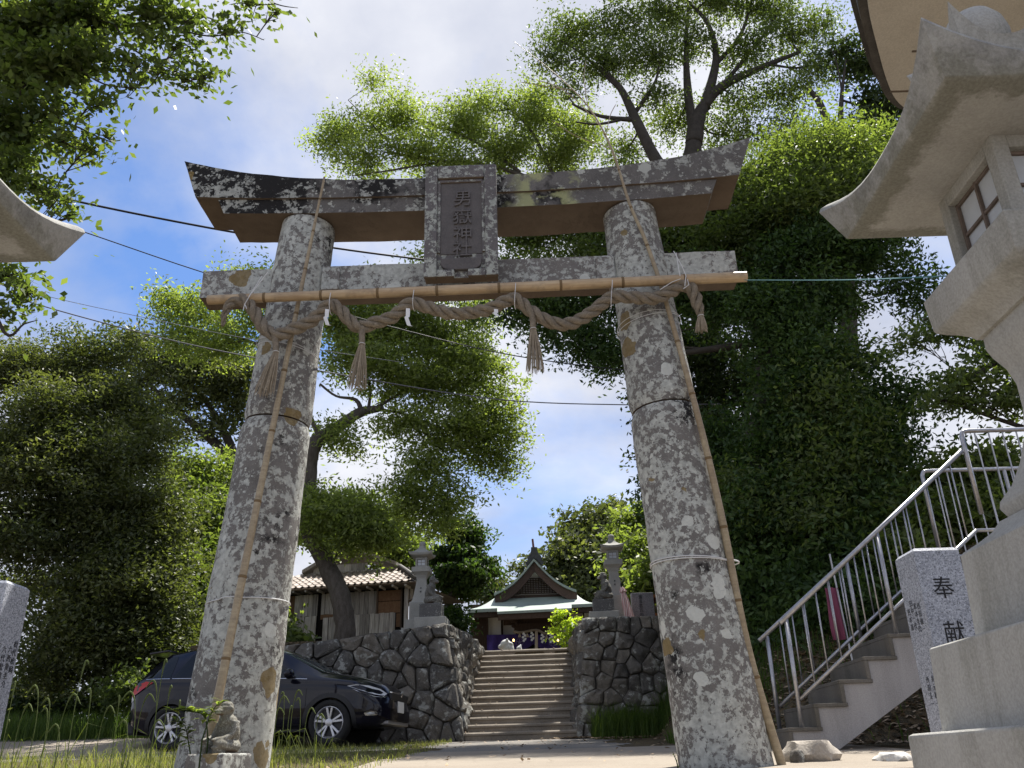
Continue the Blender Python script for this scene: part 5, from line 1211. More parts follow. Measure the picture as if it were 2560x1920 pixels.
# cladding
for xc in (0., 2.61):
    for s in (-1, 1):
        ins, outs = [], []
        for k in range(33):
            a = math.pi*(-.10+1.2*k/32)
            for r, lst in ((.355, ins), (.425, outs)):
                x = xc+r*math.cos(a); z = max(.24, .33+r*math.sin(a)); lst.append(Vector((x, s*(-flank_y(min(3.45, max(-.8, x)), z)+.010), z)))
        mb = MB(); V = ins+outs; mb.add(V, [(i, i+1, 33+i+1, 33+i) for i in range(32)]); mb.add([v+Vector((0, -s*.03, 0)) for v in V], [(i, i+1, 33+i+1, 33+i) for i in range(32)]); lp(mb, 'arch_cladding', M_PLAST, smooth='all')
for s in (-1, 1):
    V = []
    for x in np.linspace(.40, 2.22, 16):
        for z in (.215, .25, .32): V.append(Vector((x, s*(-flank_y(x, max(.26, z))+.012), z)))
    lp(MB().add(V, [(i*3+j, i*3+j+1, (i+1)*3+j+1, (i+1)*3+j) for i in range(15) for j in range(2)]), 'sill_cladding', M_PLAST)
    pts = [Vector((x, s*(-flank_y(x, z)+.004), z)) for x, z in ((.92, .28), (.90, .6), (.89, .98))]; lp(MB().tube(pts, .004, 4), 'door_gap', M_PLAST)
    pts = [Vector((x, s*(-flank_y(x, z)+.004), z)) for x, z in ((2.19, .30), (2.23, .6), (2.22, .93))]; lp(MB().tube(pts, .004, 4), 'door_gap', M_PLAST)
    lp(MB().ell((1.05, s*(-flank_y(1.05, .86)+.012), .86), (.11, .022, .02), None, 12, 6), 'door_handle', M_PAINT, smooth='all')
    mr = lp(MB().ell((1.98, s*1.0, 1.045), (.075, .125, .078), None, 16, 10), 'mirror', M_PAINT, smooth='all'); lp(MB().box((2.0, s*.91, 1.0), (.07, .10, .03)), 'mirror_arm', M_PLAST, mr)
# lamps, grille, bumper
def sidepatch(xz, off, name, mat):
    for s in (-1, 1):
        V = [Vector((x, s*(-flank_y(x, z)+off), z)) for x, z in xz]; c = sum(V, Vector())/len(V); c.y += s*.012; n = len(V)
        lp(MB().add(V+[c], [(i, (i+1) % n, n) for i in range(n)]), name, mat, smooth='all')
sidepatch([(2.88, .845), (3.02, .865), (3.18, .85), (3.33, .80), (3.42, .735), (3.40, .70), (3.28, .715), (3.12, .765), (2.98, .81)], .016, 'headlight', M_LAMP)
sidepatch([(3.16, .80), (3.24, .80), (3.27, .755), (3.18, .765)], .034, 'headlight_projector', M_CGLASS)
sidepatch([(2.96, .80), (3.12, .752), (3.28, .702), (3.42, .69), (3.42, .672), (3.28, .683), (3.1, .735)], .012, 'lamp_chrome_strip', M_CHROME)
sidepatch([(3.15, .445), (3.23, .47), (3.33, .46), (3.36, .42), (3.28, .405), (3.18, .41)], .012, 'fog_lamp', M_CHROME)
sidepatch([(3.19, .44), (3.25, .455), (3.31, .445), (3.32, .425), (3.24, .42)], .026, 'fog_lens', M_LAMP)
sidepatch([(-.775, .82), (-.765, .90), (-.715, .985), (-.50, 1.045), (-.36, 1.02), (-.50, .95), (-.66, .86)], .022, 'tail_lamp', M_TAIL)
sidepatch([(-.785, .74), (-.775, .82), (-.70, .835), (-.72, .76)], .012, 'reverse_lamp', M_LAMP)
lp(MB().box((3.455, 0, .70), (.06, .95, .12), 0, .25), 'grille', M_PLAST, bev=.02); lp(MB().box((3.475, 0, .755), (.04, 1.0, .022), 0, .3), 'grille_bar', M_CHROME, bev=.006)
lp(MB().box((3.452, 0, .42), (.06, 1.0, .14)), 'lower_grille', M_PLAST, bev=.02); lp(MB().box((3.37, 0, .315), (.20, 1.15, .06)), 'skid_plate', M_SILV, bev=.02)
lp(MB().box((3.496, 0, .555), (.016, .33, .165)), 'number_plate', M_PLATE, bev=.003); lp(MB().ell((3.505, 0, .745), (.012, .05, .045), None, 12, 8), 'badge', M_CHROME)
lp(MB().box((-.80, 0, .36), (.12, 1.2, .2)), 'rear_bumper_trim', M_PLAST, bev=.03)
# wheels
def wheel(x, s):
    z, R_ = .33, .33; y = s*.775; w = lp(MB().loft([[Vector((x+r*math.cos(a), y+s*d, z+r*math.sin(a))) for a in [k*2*math.pi/40 for k in range(40)]] for r, d in ((.20, -.06), (.225, .065), (.25, .095), (.29, .103), (.318, .09), (.33, .06), (.33, -.06), (.318, -.09), (.25, -.095))]), 'tyre', M_TYRE, smooth=50)
    lp(MB().loft([[Vector((x+r*math.cos(a), y+s*d, z+r*math.sin(a))) for a in [k*2*math.pi/40 for k in range(40)]] for r, d in ((.232, .085), (.224, .09), (.212, .075), (.20, .01), (.02, .0))], cap=False), 'rim', M_RIM, w, smooth=40)
    lp(MB().loft([[Vector((x+r*math.cos(a), y+s*d, z+r*math.sin(a))) for a in [k*2*math.pi/28 for k in range(28)]] for r, d in ((.198, .02), (.02, .022))]), 'brake_disc', flat('dark_brake', (.045, .045, .048), .5, .4, .6), w)
    mb = MB()
    for k in range(5):
        for e in (-.17, .17):
            a = math.pi/2+k*2*math.pi/5; r0, r1 = .045, .218; A = a+e*.55; B = a+e*1.15
            d0 = Vector((math.cos(A), 0, math.sin(A))); d1 = Vector((math.cos(B), 0, math.sin(B))); c = Vector((x, y, z)); t0 = Vector((-math.sin(a), 0, math.cos(a)))
            p = [c+d0*r0+t0*.014, c+d0*r0-t0*.014, c+d1*r1-t0*.019, c+d1*r1+t0*.019]; f = [Vector((q.x, y+s*(.072 if i < 2 else .084), q.z)) for i, q in enumerate(p)]; b = [Vector((q.x, y+s*.045, q.z)) for q in p]
            mb.add(f+b, [(0, 1, 2, 3), (7, 6, 5, 4), (0, 4, 5, 1), (1, 5, 6, 2), (2, 6, 7, 3), (3, 7, 4, 0)])
    lp(mb, 'spokes', M_RIM, w, bev=.004, seg=1)
    lp(MB().loft([[Vector((x+r*math.cos(a), y+s*d, z+r*math.sin(a))) for a in [k*2*math.pi/20 for k in range(20)]] for r, d in ((.06, .05), (.055, .078), (.03, .084), (.005, .085))]), 'hub_cap', M_RIM, w, smooth=50)
for x in (0., 2.61):
    for s in (-1, 1): wheel(x, s)
# ------------------------------------------------------------------ vegetation
M_BARK = plain('grey_brown_bark', (.055, .046, .038), (.13, .115, .098), 5, .95, .9, .03, 30, .15, 0, (3, 3, 1))
M_BARKD = plain('dark_bark', (.028, .024, .019), (.065, .055, .045), 6, .95, .8, .03)
LM = dict(
  fresh=leafmat('fresh_sunlit_leaf', (.088, .118, .038), (.240, .280, .112), .50),
  bright=leafmat('bright_green_leaf', (.060, .088, .028), (.190, .225, .085), .48),
  mid=leafmat('mid_green_leaf', (.045, .070, .024), (.140, .170, .064), .44),
  olive=leafmat('olive_leaf', (.036, .050, .022), (.135, .148, .064), .34, .5, .3),
  dark=leafmat('dark_evergreen_leaf', (.018, .034, .014), (.070, .095, .034), .28),
  deep=leafmat('deep_green_leaf', (.018, .040, .014), (.085, .135, .042), .32),  # deep green for the evergreen and ivy leaves
  yellow=leafmat('yellow_green_leaf', (.22, .29, .04), (.42, .48, .10), .45),
  grassy=leafmat('grass_blade', (.085, .105, .036), (.26, .255, .12), .40, .6, .15),
  lush=leafmat('lush_grass_blade', (.035, .070, .018), (.11, .155, .045), .40, .6, .15),
  seed=leafmat('pale_seed_stem', (.14, .17, .07), (.36, .35, .20), .3, .7, .1))
def leaves(rs, cen, L, W, up=.55, tint=None, fold=.0):
    n = len(cen); nrm = rs.normal(size=(n, 3)); nrm[:, 2] = np.abs(nrm[:, 2])*up*2+.15; nrm /= np.linalg.norm(nrm, axis=1)[:, None]
    a = rs.normal(size=(n, 3)); a[:, 2] -= .25; a -= nrm*(a*nrm).sum(1)[:, None]; a /= np.linalg.norm(a, axis=1)[:, None]+1e-9
    b = np.cross(nrm, a); s = rs.uniform(.65, 1.3, n)[:, None]
    p0 = cen-a*L*s*.5; p2 = cen+a*L*s*.5; p1 = cen+b*W*s*.5-a*L*s*.05+nrm*fold*W; p3 = cen-b*W*s*.5-a*L*s*.05+nrm*fold*W
    V = np.stack([p0, p1, p2, p3], 1).reshape(-1, 3); F = np.arange(4*n).reshape(n, 4)
    return V, F, np.repeat(tint, 4)
def crown_obj(parent, name, mat, V, F, tint, kind=True):
    V = V-np.array(rootloc(parent)); me = fastmesh(name, V, F); at = me.attributes.new('tint', 'FLOAT', 'POINT'); at.data.foreach_set('value', tint.astype(np.float32)); me.materials.append(mat)
    o = meshobj(name, me, parent)
    if kind: o['kind'] = 'stuff'
    return o
def clump_points(rs, c, r, n, ncl, sig, flat_=.6, shell=.35):
    'leaf positions gathered in sprays through an ellipsoid'
    ncl = int(ncl*1.7); d = rs.normal(size=(ncl, 3)); ln = np.linalg.norm(d, axis=1)[:, None]; d = d/ln*np.minimum(ln, 2.3)
    cc = np.array(c)+d*np.array(r)*.62
    wgt = rs.gamma(1.6, 1, ncl); wgt /= wgt.sum(); k = rs.choice(ncl, n, p=wgt)
    sg = sig*.74*np.clip(np.sqrt(wgt*ncl), .5, 1.8); az = rs.rand(ncl)*6.283; st = rs.uniform(1., 2.2, ncl); sl_ = rs.normal(0, .25, ncl)
    g = rs.normal(size=(n, 3)); g = g*np.minimum(1, 2.2/np.maximum(1e-6, np.linalg.norm(g, axis=1)))[:, None]
    a1 = g[:, 0]*sg[k]*st[k]; a2 = g[:, 1]*sg[k]; q = np.stack([a1*np.cos(az[k])-a2*np.sin(az[k]), a1*np.sin(az[k])+a2*np.cos(az[k]), g[:, 2]*sg[k]*flat_+a1*sl_[k]], 1)
    t = (rs.rand(ncl)**1.2)[k]*.62+rs.rand(n)*.38
    return cc[k]+q, np.clip(t, 0, 1), cc
def tree(name, label, base, trunk, clumps, mat, leaf=(.10, .05), group='trees around the shrine', bark=None, seed=1, sig=.28, ncl=26, twigs=7, limb_r=.5, extra=None, up=.55, cat='tree', tr_sides=12, shell=.35):
    'trunk: [(point, radius)...]; clumps: [(centre, radii, leaves)]'
    rs = np.random.RandomState(seed); r = random.Random(seed); bark = bark or M_BARK
    root = thing(name, label, cat, base, group=group)
    mb = MB(); pts = cr([p for p, q in trunk], 5); rr_ = np.interp(np.linspace(0, 1, len(pts)), np.linspace(0, 1, len(trunk)), [q for p, q in trunk])
    pts = [p+Vector((mnoise.noise(p*1.7+Vector((seed, 0, 0))), mnoise.noise(p*1.7+Vector((0, seed, 0))), 0))*rr_[i]*.5 for i, p in enumerate(pts)]
    mb.tube(pts, list(rr_*np.array([1+.04*math.sin(i*1.9+seed) for i in range(len(pts))])), tr_sides); mb.build('trunk', bark, root, smooth='all')
    lim = MB(); nodes = [(p, rr_[i]) for i, p in enumerate(pts)][len(pts)//4:]
    for e in (extra or []):
        ep = cr([q for q, w in e], 5); er = np.interp(np.linspace(0, 1, len(ep)), np.linspace(0, 1, len(e)), [w for q, w in e]); lim.tube(ep, list(er), 8); nodes += [(p, er[i]) for i, p in enumerate(ep)]
    VV, FF, TT, off = [], [], [], 0
    clumps = sorted(clumps, key=lambda q: min((p[0]-Vector(q[0])).length for p in nodes))
    for (c, rad3, n) in clumps:
        c = Vector(c); nc = max(4, int(ncl)); P_, t_, cc = clump_points(rs, c, rad3, n, nc, sig, .6, shell)
        V, F, T_ = leaves(rs, P_, leaf[0], leaf[1], up, t_); VV.append(V); FF.append(F+off); TT.append(T_); off += len(V)
        # limb to the clump
        low = [q for q in nodes if q[0].z < c.z+.3*rad3[2]] or nodes
        p, q = min(low, key=lambda s: (s[0]-c).length + r.random()*.3); d = c-p; m_ = p+d*.5+Vector((r.uniform(-.1, .1), r.uniform(-.1, .1), -.05))*d.length
        path = cr([p, m_, c], 5); w0 = max(.006, min(q*.75, .015+.035*d.length*limb_r)); lim.tube(path, list(np.linspace(w0, max(.008, w0*.35), len(path))), 7)
        nodes += [(path[i_], w0*(1-.65*i_/(len(path)-1))) for i_ in range(2, len(path))]
        for j in range(twigs):
            e = Vector(cc[r.randrange(nc)]); s = path[r.randrange(3, len(path))]; mid = s.lerp(e, .5)+Vector((r.uniform(-.1, .1), r.uniform(-.1, .1), r.uniform(-.02, .12)))*(e-s).length
            lim.tube(cr([s, mid, e], 3), list(np.linspace(max(.006, w0*.32), .003, 7)), 5)
    lim.build('branches', bark, root, smooth='all')
    return crown_obj(root, 'crown', mat, np.concatenate(VV), np.concatenate(FF), np.concatenate(TT)), root
def C(px, py, Y, rx, rz, n, ry=None): 
    p = P(px, py, Y); k = Y/2353.; return ((p.x, p.y, p.z), (rx*k, (ry if ry else rx*.8)*k, rz*k*.92), n)
def tp(*a): return [(P(x, y, Y), r) for x, y, Y, r in a]
def gbase(px, Y): p = P(px, 1800, Y); return Vector((p.x, Y, gz(p.x, Y)))
# far trees behind the shrine
b = gbase(1500, 46); b.z = 5
tree('dense_tree', 'round dark green tree behind the shrine hall ridge and the parasol lantern', b, [(b, .4), (P(1500, 1420, 46), .25)], [C(1455, 1395, 46, 75, 60, 6500), C(1400, 1455, 46, 55, 55, 5000), C(1515, 1330, 47, 70, 55, 6500), C(1560, 1420, 46, 75, 80, 8000), C(1490, 1470, 45, 80, 50, 6000), C(1545, 1500, 45, 60, 60, 5000)], LM['olive'], (.30, .16), seed=2, sig=.55, ncl=22, twigs=2)
b = gbase(1250, 44); b.z = 5
tree('small_tree', 'thin greyish tree beside the green shrine roof', b, [(b, .14), (P(1245, 1475, 44), .06)], [C(1240, 1465, 44, 32, 28, 1100), C(1218, 1490, 44, 30, 28, 900), C(1310, 1418, 46, 22, 22, 500)], LM['olive'], (.22, .12), seed=3, sig=.30, ncl=16, twigs=4)
b = gbase(1620, 24); b.z = 4
tree('leafy_tree', 'bright fresh green tree next to the stele on the wall', b, [(b, .16), (P(1620, 1400, 24), .08)], [C(1600, 1300, 26, 60, 55, 3200), C(1640, 1370, 24, 55, 60, 3000), C(1578, 1395, 24, 42, 26, 1300), C(1600, 1470, 22, 36, 28, 1000), C(1628, 1440, 22, 38, 45, 1400), C(1570, 1440, 25, 40, 40, 1200)], LM['bright'], (.20, .08), seed=4, sig=.26, ncl=16, twigs=3)
# clipped evergreen beside the shrine
b = gbase(1145, 25); b.z = 4
tree('cloud_pruned_tree', 'cloud-pruned dark evergreen standing beside the shrine hall', b, tp((1125, 1600, 25, .16), (1120, 1520, 25, .13), (1150, 1440, 25, .10), (1155, 1330, 25, .06)), [C(1155, 1325, 25, 36, 30, 2600), C(1175, 1345, 25, 26, 20, 1200), C(1125, 1395, 25, 60, 26, 3600), C(1185, 1412, 25, 44, 30, 3200), C(1140, 1440, 24.6, 66, 30, 4200), C(1188, 1445, 25, 26, 18, 1100), C(1150, 1475, 25, 38, 22, 1900), C(1135, 1570, 24, 26, 36, 1500), C(1115, 1545, 24.5, 26, 30, 1300)], LM['deep'], (.15, .07), seed=6, sig=.15, ncl=26, twigs=3, extra=[tp((1100, 1560, 24.6, .07), (1125, 1490, 24.6, .06), (1140, 1440, 24.6, .05))])
# trees behind the shed
b = gbase(900, 30); b.z = 4
tree('leafy_tree', 'bright leafy trees massed behind the shed roof', b, [(b, .2), (P(900, 1350, 30), .12)], [C(860, 1330, 30, 90, 60, 5000), C(960, 1370, 30, 80, 50, 4200), C(1015, 1390, 30, 55, 40, 2600), C(800, 1300, 31, 60, 60, 2600), C(930, 1290, 31, 70, 40, 2600)], LM['bright'], (.20, .09), seed=7, sig=.35, ncl=20, twigs=3)
# leaning tree in front of the shed
b = Vector((P(850, 1585, 19.3).x, 19.3, 3.85))
tk = tp((853, 1640, 19.3, .25), (856, 1560, 19.3, .225), (853, 1490, 19.3, .22), (818, 1410, 19.35, .205), (778, 1345, 19.4, .19), (768, 1270, 19.5, .18), (770, 1180, 19.5, .18), (778, 1125, 19.5, .20), (800, 1095, 19.6, .17), (850, 1065, 19.8, .15), (905, 1030, 20, .13), (960, 1020, 20, .06))
ex = [tp((905, 1035, 20, .075), (890, 1000, 20, .05), (840, 990, 20, .03), (800, 960, 20, .03)), tp((920, 1028, 20, .05), (925, 970, 20, .03), (905, 900, 20, .03)), tp((930, 1022, 20, .055), (1010, 1035, 20.2, .03), (1100, 1070, 20.4, .03)), tp((940, 1020, 20, .05), (1000, 985, 20.3, .03), (1080, 950, 20.5, .03), (1160, 960, 20.5, .02)), tp((800, 1095, 19.6, .07), (700, 900, 20, .045), (600, 845, 20.5, .03), (500, 830, 21, .03))]
cl = [C(985, 820, 20.3, 110, 70, 5200), C(1100, 840, 20.6, 95, 75, 4600), C(870, 800, 20, 90, 60, 3600), C(1180, 930, 20.8, 90, 75, 4600), C(1060, 950, 20.3, 105, 70, 5200), C(930, 920, 19.9, 90, 70, 4000), C(1225, 1030, 21, 60, 60, 2400), C(1130, 1060, 20.5, 85, 60, 3600), C(1000, 1060, 20, 55, 40, 1500), C(1250, 1150, 21, 45, 55, 1300), C(1175, 1120, 20.8, 60, 50, 1700), C(1060, 1170, 20.2, 55, 55, 1700), C(1020, 1250, 20, 50, 60, 1700), C(1080, 1290, 20.3, 50, 50, 1500), C(1120, 1235, 20.5, 40, 50, 1100), C(850, 1100, 19.6, 50, 50, 1200), C(880, 870, 19.8, 60, 50, 1800),
      C(500, 780, 21, 100, 55, 3400), C(430, 760, 21, 50, 40, 1000), C(560, 860, 20.6, 80, 45, 2200), C(640, 790, 20.5, 60, 60, 1600), C(465, 850, 21, 60, 40, 1100), C(650, 690, 20.5, 50, 22, 700), C(580, 685, 20.6, 24, 14, 250), C(1100, 715, 20.6, 70, 40, 1700), C(960, 740, 20.3, 90, 40, 2300), C(1190, 790, 20.8, 60, 50, 1500), C(1055, 640, 20.8, 22, 24, 260), C(1270, 1095, 21, 30, 40, 600), C(830, 1300, 19.1, 70, 55, 2400), C(880, 1340, 19.1, 70, 40, 2100), C(950, 1350, 19.4, 60, 40, 1500), C(800, 1250, 19.2, 40, 40, 900), C(905, 1280, 19.3, 60, 45, 1500)]
tree('leaning_tree', 'leaning grey-trunked tree with bright airy crown in front of the shed', b, tk, [(c, r3, int(n*1.45)) for c, r3, n in cl], LM['fresh'], (.120, .048), seed=8, sig=.24, ncl=34, twigs=7, extra=ex, limb_r=.3)
# left: dark thicket and trees along the side road
b = gbase(330, 20.0)
cl = [C(60, 930, 20, 110, 70, 6000), C(200, 900, 20.5, 130, 70, 7500), C(110, 1040, 19, 130, 70, 7500), C(280, 1010, 20, 110, 80, 6800), C(60, 1150, 18.5, 130, 80, 7800), C(230, 1140, 19, 120, 80, 7500), C(360, 1130, 20, 70, 80, 4200), C(130, 1270, 18.5, 150, 85, 8600), C(300, 1270, 19, 110, 85, 6500), C(40, 1350, 18.5, 100, 80, 5200), C(250, 1390, 18.8, 130, 85, 7500), C(370, 1330, 19.5, 75, 90, 4800), C(350, 1440, 19, 90, 90, 5600), C(230, 1490, 18.6, 110, 70, 5800), C(330, 1560, 18.8, 90, 70, 5000), C(210, 1590, 18.6, 90, 60, 4200), C(60, 1460, 20, 60, 40, 1300), C(400, 1520, 19.6, 60, 90, 3600), C(300, 1650, 18.8, 110, 50, 4400), C(130, 1690, 19, 60, 35, 1500), C(420, 1640, 19.4, 60, 60, 2400)]
tree('broad_tree', 'broad dark olive tree overhanging the pale side road', b, tp((330, 1760, 20, .35), (320, 1600, 20, .33), (290, 1400, 19.5, .25), (240, 1150, 19.5, .14), (200, 950, 20, .06)), [(c, r3, int(n*1.7)) for c, r3, n in cl], LM['olive'], (.115, .048), seed=10, sig=.30, ncl=30, twigs=3, bark=M_BARKD, limb_r=.8, up=.8)
b = gbase(80, 24)
tree('roadside_tree', 'thin dark tree with sky gaps behind the broad olive tree', b, tp((90, 1760, 24, .2), (110, 1620, 24, .17), (150, 1500, 24, .13), (90, 1420, 24, .08)), [C(40, 1560, 24, 80, 25, 900), C(130, 1640, 24, 80, 25, 1000), C(60, 1720, 24, 80, 30, 1500), C(-40, 1480, 24, 90, 50, 1800), C(170, 1470, 23, 60, 30, 1000), C(20, 1770, 24, 120, 28, 3600), C(150, 1765, 24, 110, 28, 3200), C(260, 1750, 24, 80, 35, 2200), C(90, 1735, 26, 120, 26, 1500)], LM['dark'], (.16, .07), seed=11, sig=.3, ncl=14, twigs=5, bark=M_BARKD)
b = gbase(560, 27)
ex = [tp((600, 1180, 27, .2), (520, 1090, 27, .15), (420, 1010, 27, .1), (350, 930, 27, .04)), tp((590, 1150, 27, .16), (540, 1040, 27, .1), (470, 950, 27, .05)), tp((600, 1190, 27, .12), (520, 1160, 27, .08), (430, 1140, 27, .04))]
cl = [C(390, 900, 27, 75, 45, 2600), C(480, 930, 27, 80, 50, 3000), C(560, 970, 27, 75, 60, 2800), C(340, 980, 27, 60, 50, 1800), C(450, 1010, 27, 70, 40, 1500), C(560, 1060, 27, 50, 50, 1100), C(330, 850, 27, 50, 35, 900), C(620, 1000, 27, 60, 60, 1500), C(520, 900, 27, 60, 40, 1600), C(420, 1090, 27, 60, 30, 900), C(600, 920, 27, 60, 50, 1800)]
tree('open_branched_tree', 'reddish-brown leaved tree with bare forking limbs behind the gate pillar', b, tp((660, 1500, 27, .35), (630, 1300, 27, .28), (600, 1180, 27, .22), (560, 1080, 27, .12)), cl, LM['olive'], (.18, .075), seed=12, sig=.30, ncl=22, twigs=7, bark=M_BARKD, extra=ex)
b = gbase(500, 23)
cl = [C(520, 1230, 24, 55, 55, 2600), C(470, 1180, 24, 60, 45, 2200), C(550, 1300, 23, 55, 60, 2600), C(480, 1330, 22.5, 65, 60, 3000), C(420, 1250, 23, 60, 60, 2600), C(540, 1420, 22, 60, 60, 2600), C(470, 1460, 21.5, 70, 60, 3000), C(430, 1560, 21, 70, 55, 2800), C(520, 1550, 21, 60, 60, 2400), C(400, 1400, 22, 40, 60, 1800), C(580, 1180, 25, 40, 40, 1200), C(600, 1480, 22, 60, 90, 2600), C(470, 1620, 20.5, 90, 45, 3000), C(640, 1580, 21, 80, 60, 2400)]
tree('leafy_tree', 'sunlit yellowish-green tree filling the gap behind the parked car', b, [(b, .2), (P(490, 1350, 22.5), .1)], cl, LM['bright'], (.16, .07), seed=13, sig=.26, ncl=22, twigs=3)
b = gbase(350, 17.6)
tree('roadside_shrub', 'low leafy shrub behind the tail of the car', b, [(b, .03), (P(345, 1730, 17.6), .015)], [C(335, 1715, 17.6, 45, 26, 700), C(310, 1745, 17.6, 40, 24, 500), C(370, 1740, 17.8, 50, 30, 600)], LM['mid'], (.13, .06), seed=14, sig=.14, ncl=12, twigs=4, cat='shrub', group=None)
b = Vector((P(725, 1610, 18.4).x, 18.4, 3.85))
tree('broadleaf_shrub', 'glossy broadleaf shrub on the wall beside the shed', b, [(b, .03), (P(725, 1590, 18.4), .012)], [C(715, 1595, 18.4, 34, 22, 260), C(745, 1605, 18.4, 26, 16, 160), C(700, 1585, 18.4, 24, 20, 140)], LM['mid'], (.20, .085), seed=15, sig=.13, ncl=12, twigs=5, cat='shrub', group=None)
# tall trees behind the gate
b = gbase(1640, 23); b.z = 3.5
ex = [tp((1500, 640, 22, .2), (1420, 500, 22, .1), (1250, 420, 22, .06), (1080, 400, 22, .04), (960, 380, 22, .025)), tp((1300, 430, 22, .06), (1180, 350, 22, .04), (1050, 300, 22, .02)), tp((1400, 480, 22, .08), (1330, 330, 22, .05), (1250, 250, 22, .02)), tp((1100, 405, 22, .04), (950, 430, 22, .025), (880, 440, 22, .015)), tp((1000, 385, 22, .03), (920, 300, 22, .02), (870, 250, 22, .012))]
cl = [C(880, 320, 22, 85, 45, 2300), C(1000, 300, 22, 90, 55, 3000), C(920, 400, 22, 85, 40, 2400), C(1060, 390, 22, 95, 50, 3400), C(1150, 320, 22, 90, 55, 3200), C(1250, 380, 22, 90, 60, 3400), C(1330, 300, 22, 85, 70, 3200), C(1400, 390, 22, 90, 60, 3400), C(940, 200, 22, 40, 26, 450), C(1210, 270, 22, 70, 45, 1700), C(1450, 330, 22, 70, 70, 2200), C(1160, 420, 22, 100, 35, 2500), C(1340, 250, 22, 60, 40, 1200), C(820, 360, 22, 45, 30, 700)]
tree('spreading_tree', 'airy yellow-green tree spreading out above the middle of the lintel', b, tp((1700, 1500, 23, .35), (1660, 1100, 23, .3), (1600, 800, 22.5, .25), (1500, 640, 22, .2)), [(c, r3, int(n*1.4)) for c, r3, n in cl], LM['fresh'], (.120, .050), seed=16, sig=.26, ncl=32, twigs=8, extra=ex, limb_r=.5)
b = gbase(1740, 21); b.z = 3.5
ex = [tp((1735, 360, 20, .26), (1745, 290, 20, .2), (1800, 220, 20, .15), (1900, 170, 20, .09), (2000, 130, 20, .05)), tp((1760, 270, 20, .18), (1790, 150, 20, .11), (1770, 60, 20, .07), (1720, 0, 20, .04), (1690, -80, 20, .02)), tp((1735, 340, 20, .16), (1720, 230, 20, .13), (1715, 120, 20, .07), (1720, 20, 20, .04)), tp((1790, 160, 20, .08), (1850, 90, 20, .06), (1880, 0, 20, .03)), tp((1800, 220, 20, .08), (1900, 100, 20, .05), (1950, 20, 20, .03)),
      tp((1700, 480, 19.5, .2), (1640, 400, 19.5, .18), (1590, 300, 19.5, .15), (1550, 220, 19.5, .1), (1500, 170, 19.5, .05)), tp((1590, 300, 19.5, .08), (1500, 290, 19.5, .05), (1430, 260, 19.5, .03)), tp((1585, 285, 19.5, .08), (1640, 200, 19.5, .04), (1650, 120, 19.5, .02)), tp((1590, 290, 19.5, .05), (1500, 310, 19.5, .035), (1440, 305, 19.5, .02)), tp((1545, 220, 19.5, .05), (1460, 140, 19.5, .03), (1400, 100, 19.5, .02))]
cl = [C(1430, 90, 19.6, 70, 50, 2300), C(1540, 70, 19.6, 80, 50, 2700), C(1380, 150, 19.6, 50, 45, 1200), C(1500, 160, 19.5, 85, 50, 2600), C(1620, 140, 19.6, 80, 60, 2500), C(1660, 30, 20, 80, 60, 2800), C(1780, -10, 20, 90, 60, 3200), C(1900, 20, 20, 90, 60, 3000), C(1720, 110, 20, 70, 50, 1800), C(1860, 130, 20, 85, 50, 2200), C(1980, 80, 20, 80, 60, 2500), C(2050, 160, 20, 60, 60, 1600), C(1640, 240, 19.6, 60, 50, 1100), C(1850, 250, 20.4, 80, 60, 1900), C(1980, 230, 20.4, 80, 60, 2000), C(1700, 300, 20.8, 90, 50, 2200), C(1840, 340, 20.6, 90, 40, 2200), C(1960, 330, 20.6, 60, 40, 1100), C(1420, 230, 19.6, 45, 35, 600), C(1560, 380, 20.5, 80, 40, 1600), C(2060, 60, 20, 50, 50, 1000), C(1600, -60, 20, 120, 60, 3000), C(1800, -110, 20, 150, 60, 3500)]
tree('tall_tree', 'tall tree with dark forking ivy-clad limbs rising behind the upturned lintel end', b, tp((1790, 1500, 21, .4), (1780, 1000, 20.5, .36), (1740, 650, 20.3, .32), (1725, 450, 20, .28), (1735, 360, 20, .24), (1752, 290, 20, .16), (1765, 250, 20, .05)), [(c, r3, int(n*1.25)) for c, r3, n in cl], LM['mid'], (.112, .048), seed=17, sig=.24, ncl=32, twigs=9, extra=ex, bark=M_BARKD, limb_r=.55)
b = gbase(2150, 20); b.z = 3.5
ex = [tp((2075, 330, 18, .12), (2050, 260, 18, .09), (2020, 220, 18, .05)), tp((2100, 330, 18.2, .1), (2105, 230, 18.2, .05), (2115, 150, 18.2, .02)), tp((2105, 230, 18.2, .03), (2090, 150, 18.2, .015), (2075, 120, 18.2, .01))]
cl = [C(2170, 160, 18.5, 60, 60, 2300), C(2200, 270, 18.5, 70, 60, 2600), C(2160, 340, 18.3, 75, 50, 2300), C(2110, 120, 18.5, 40, 26, 500), C(2070, 370, 18, 60, 40, 1300), C(2220, 80, 18.5, 50, 50, 1400), C(2030, 410, 18, 70, 30, 1500)]
tree('glossy_tree', 'dark glossy-leaved tree with bare twigs between the tall tree and the pavilion eave', b, tp((2120, 900, 19, .25), (2110, 500, 18.3, .17), (2080, 345, 18, .11), (2060, 290, 18, .05), (2040, 240, 18, .015)), cl, LM['dark'], (.15, .07), seed=18, sig=.24, ncl=22, twigs=6, extra=ex, bark=M_BARKD)
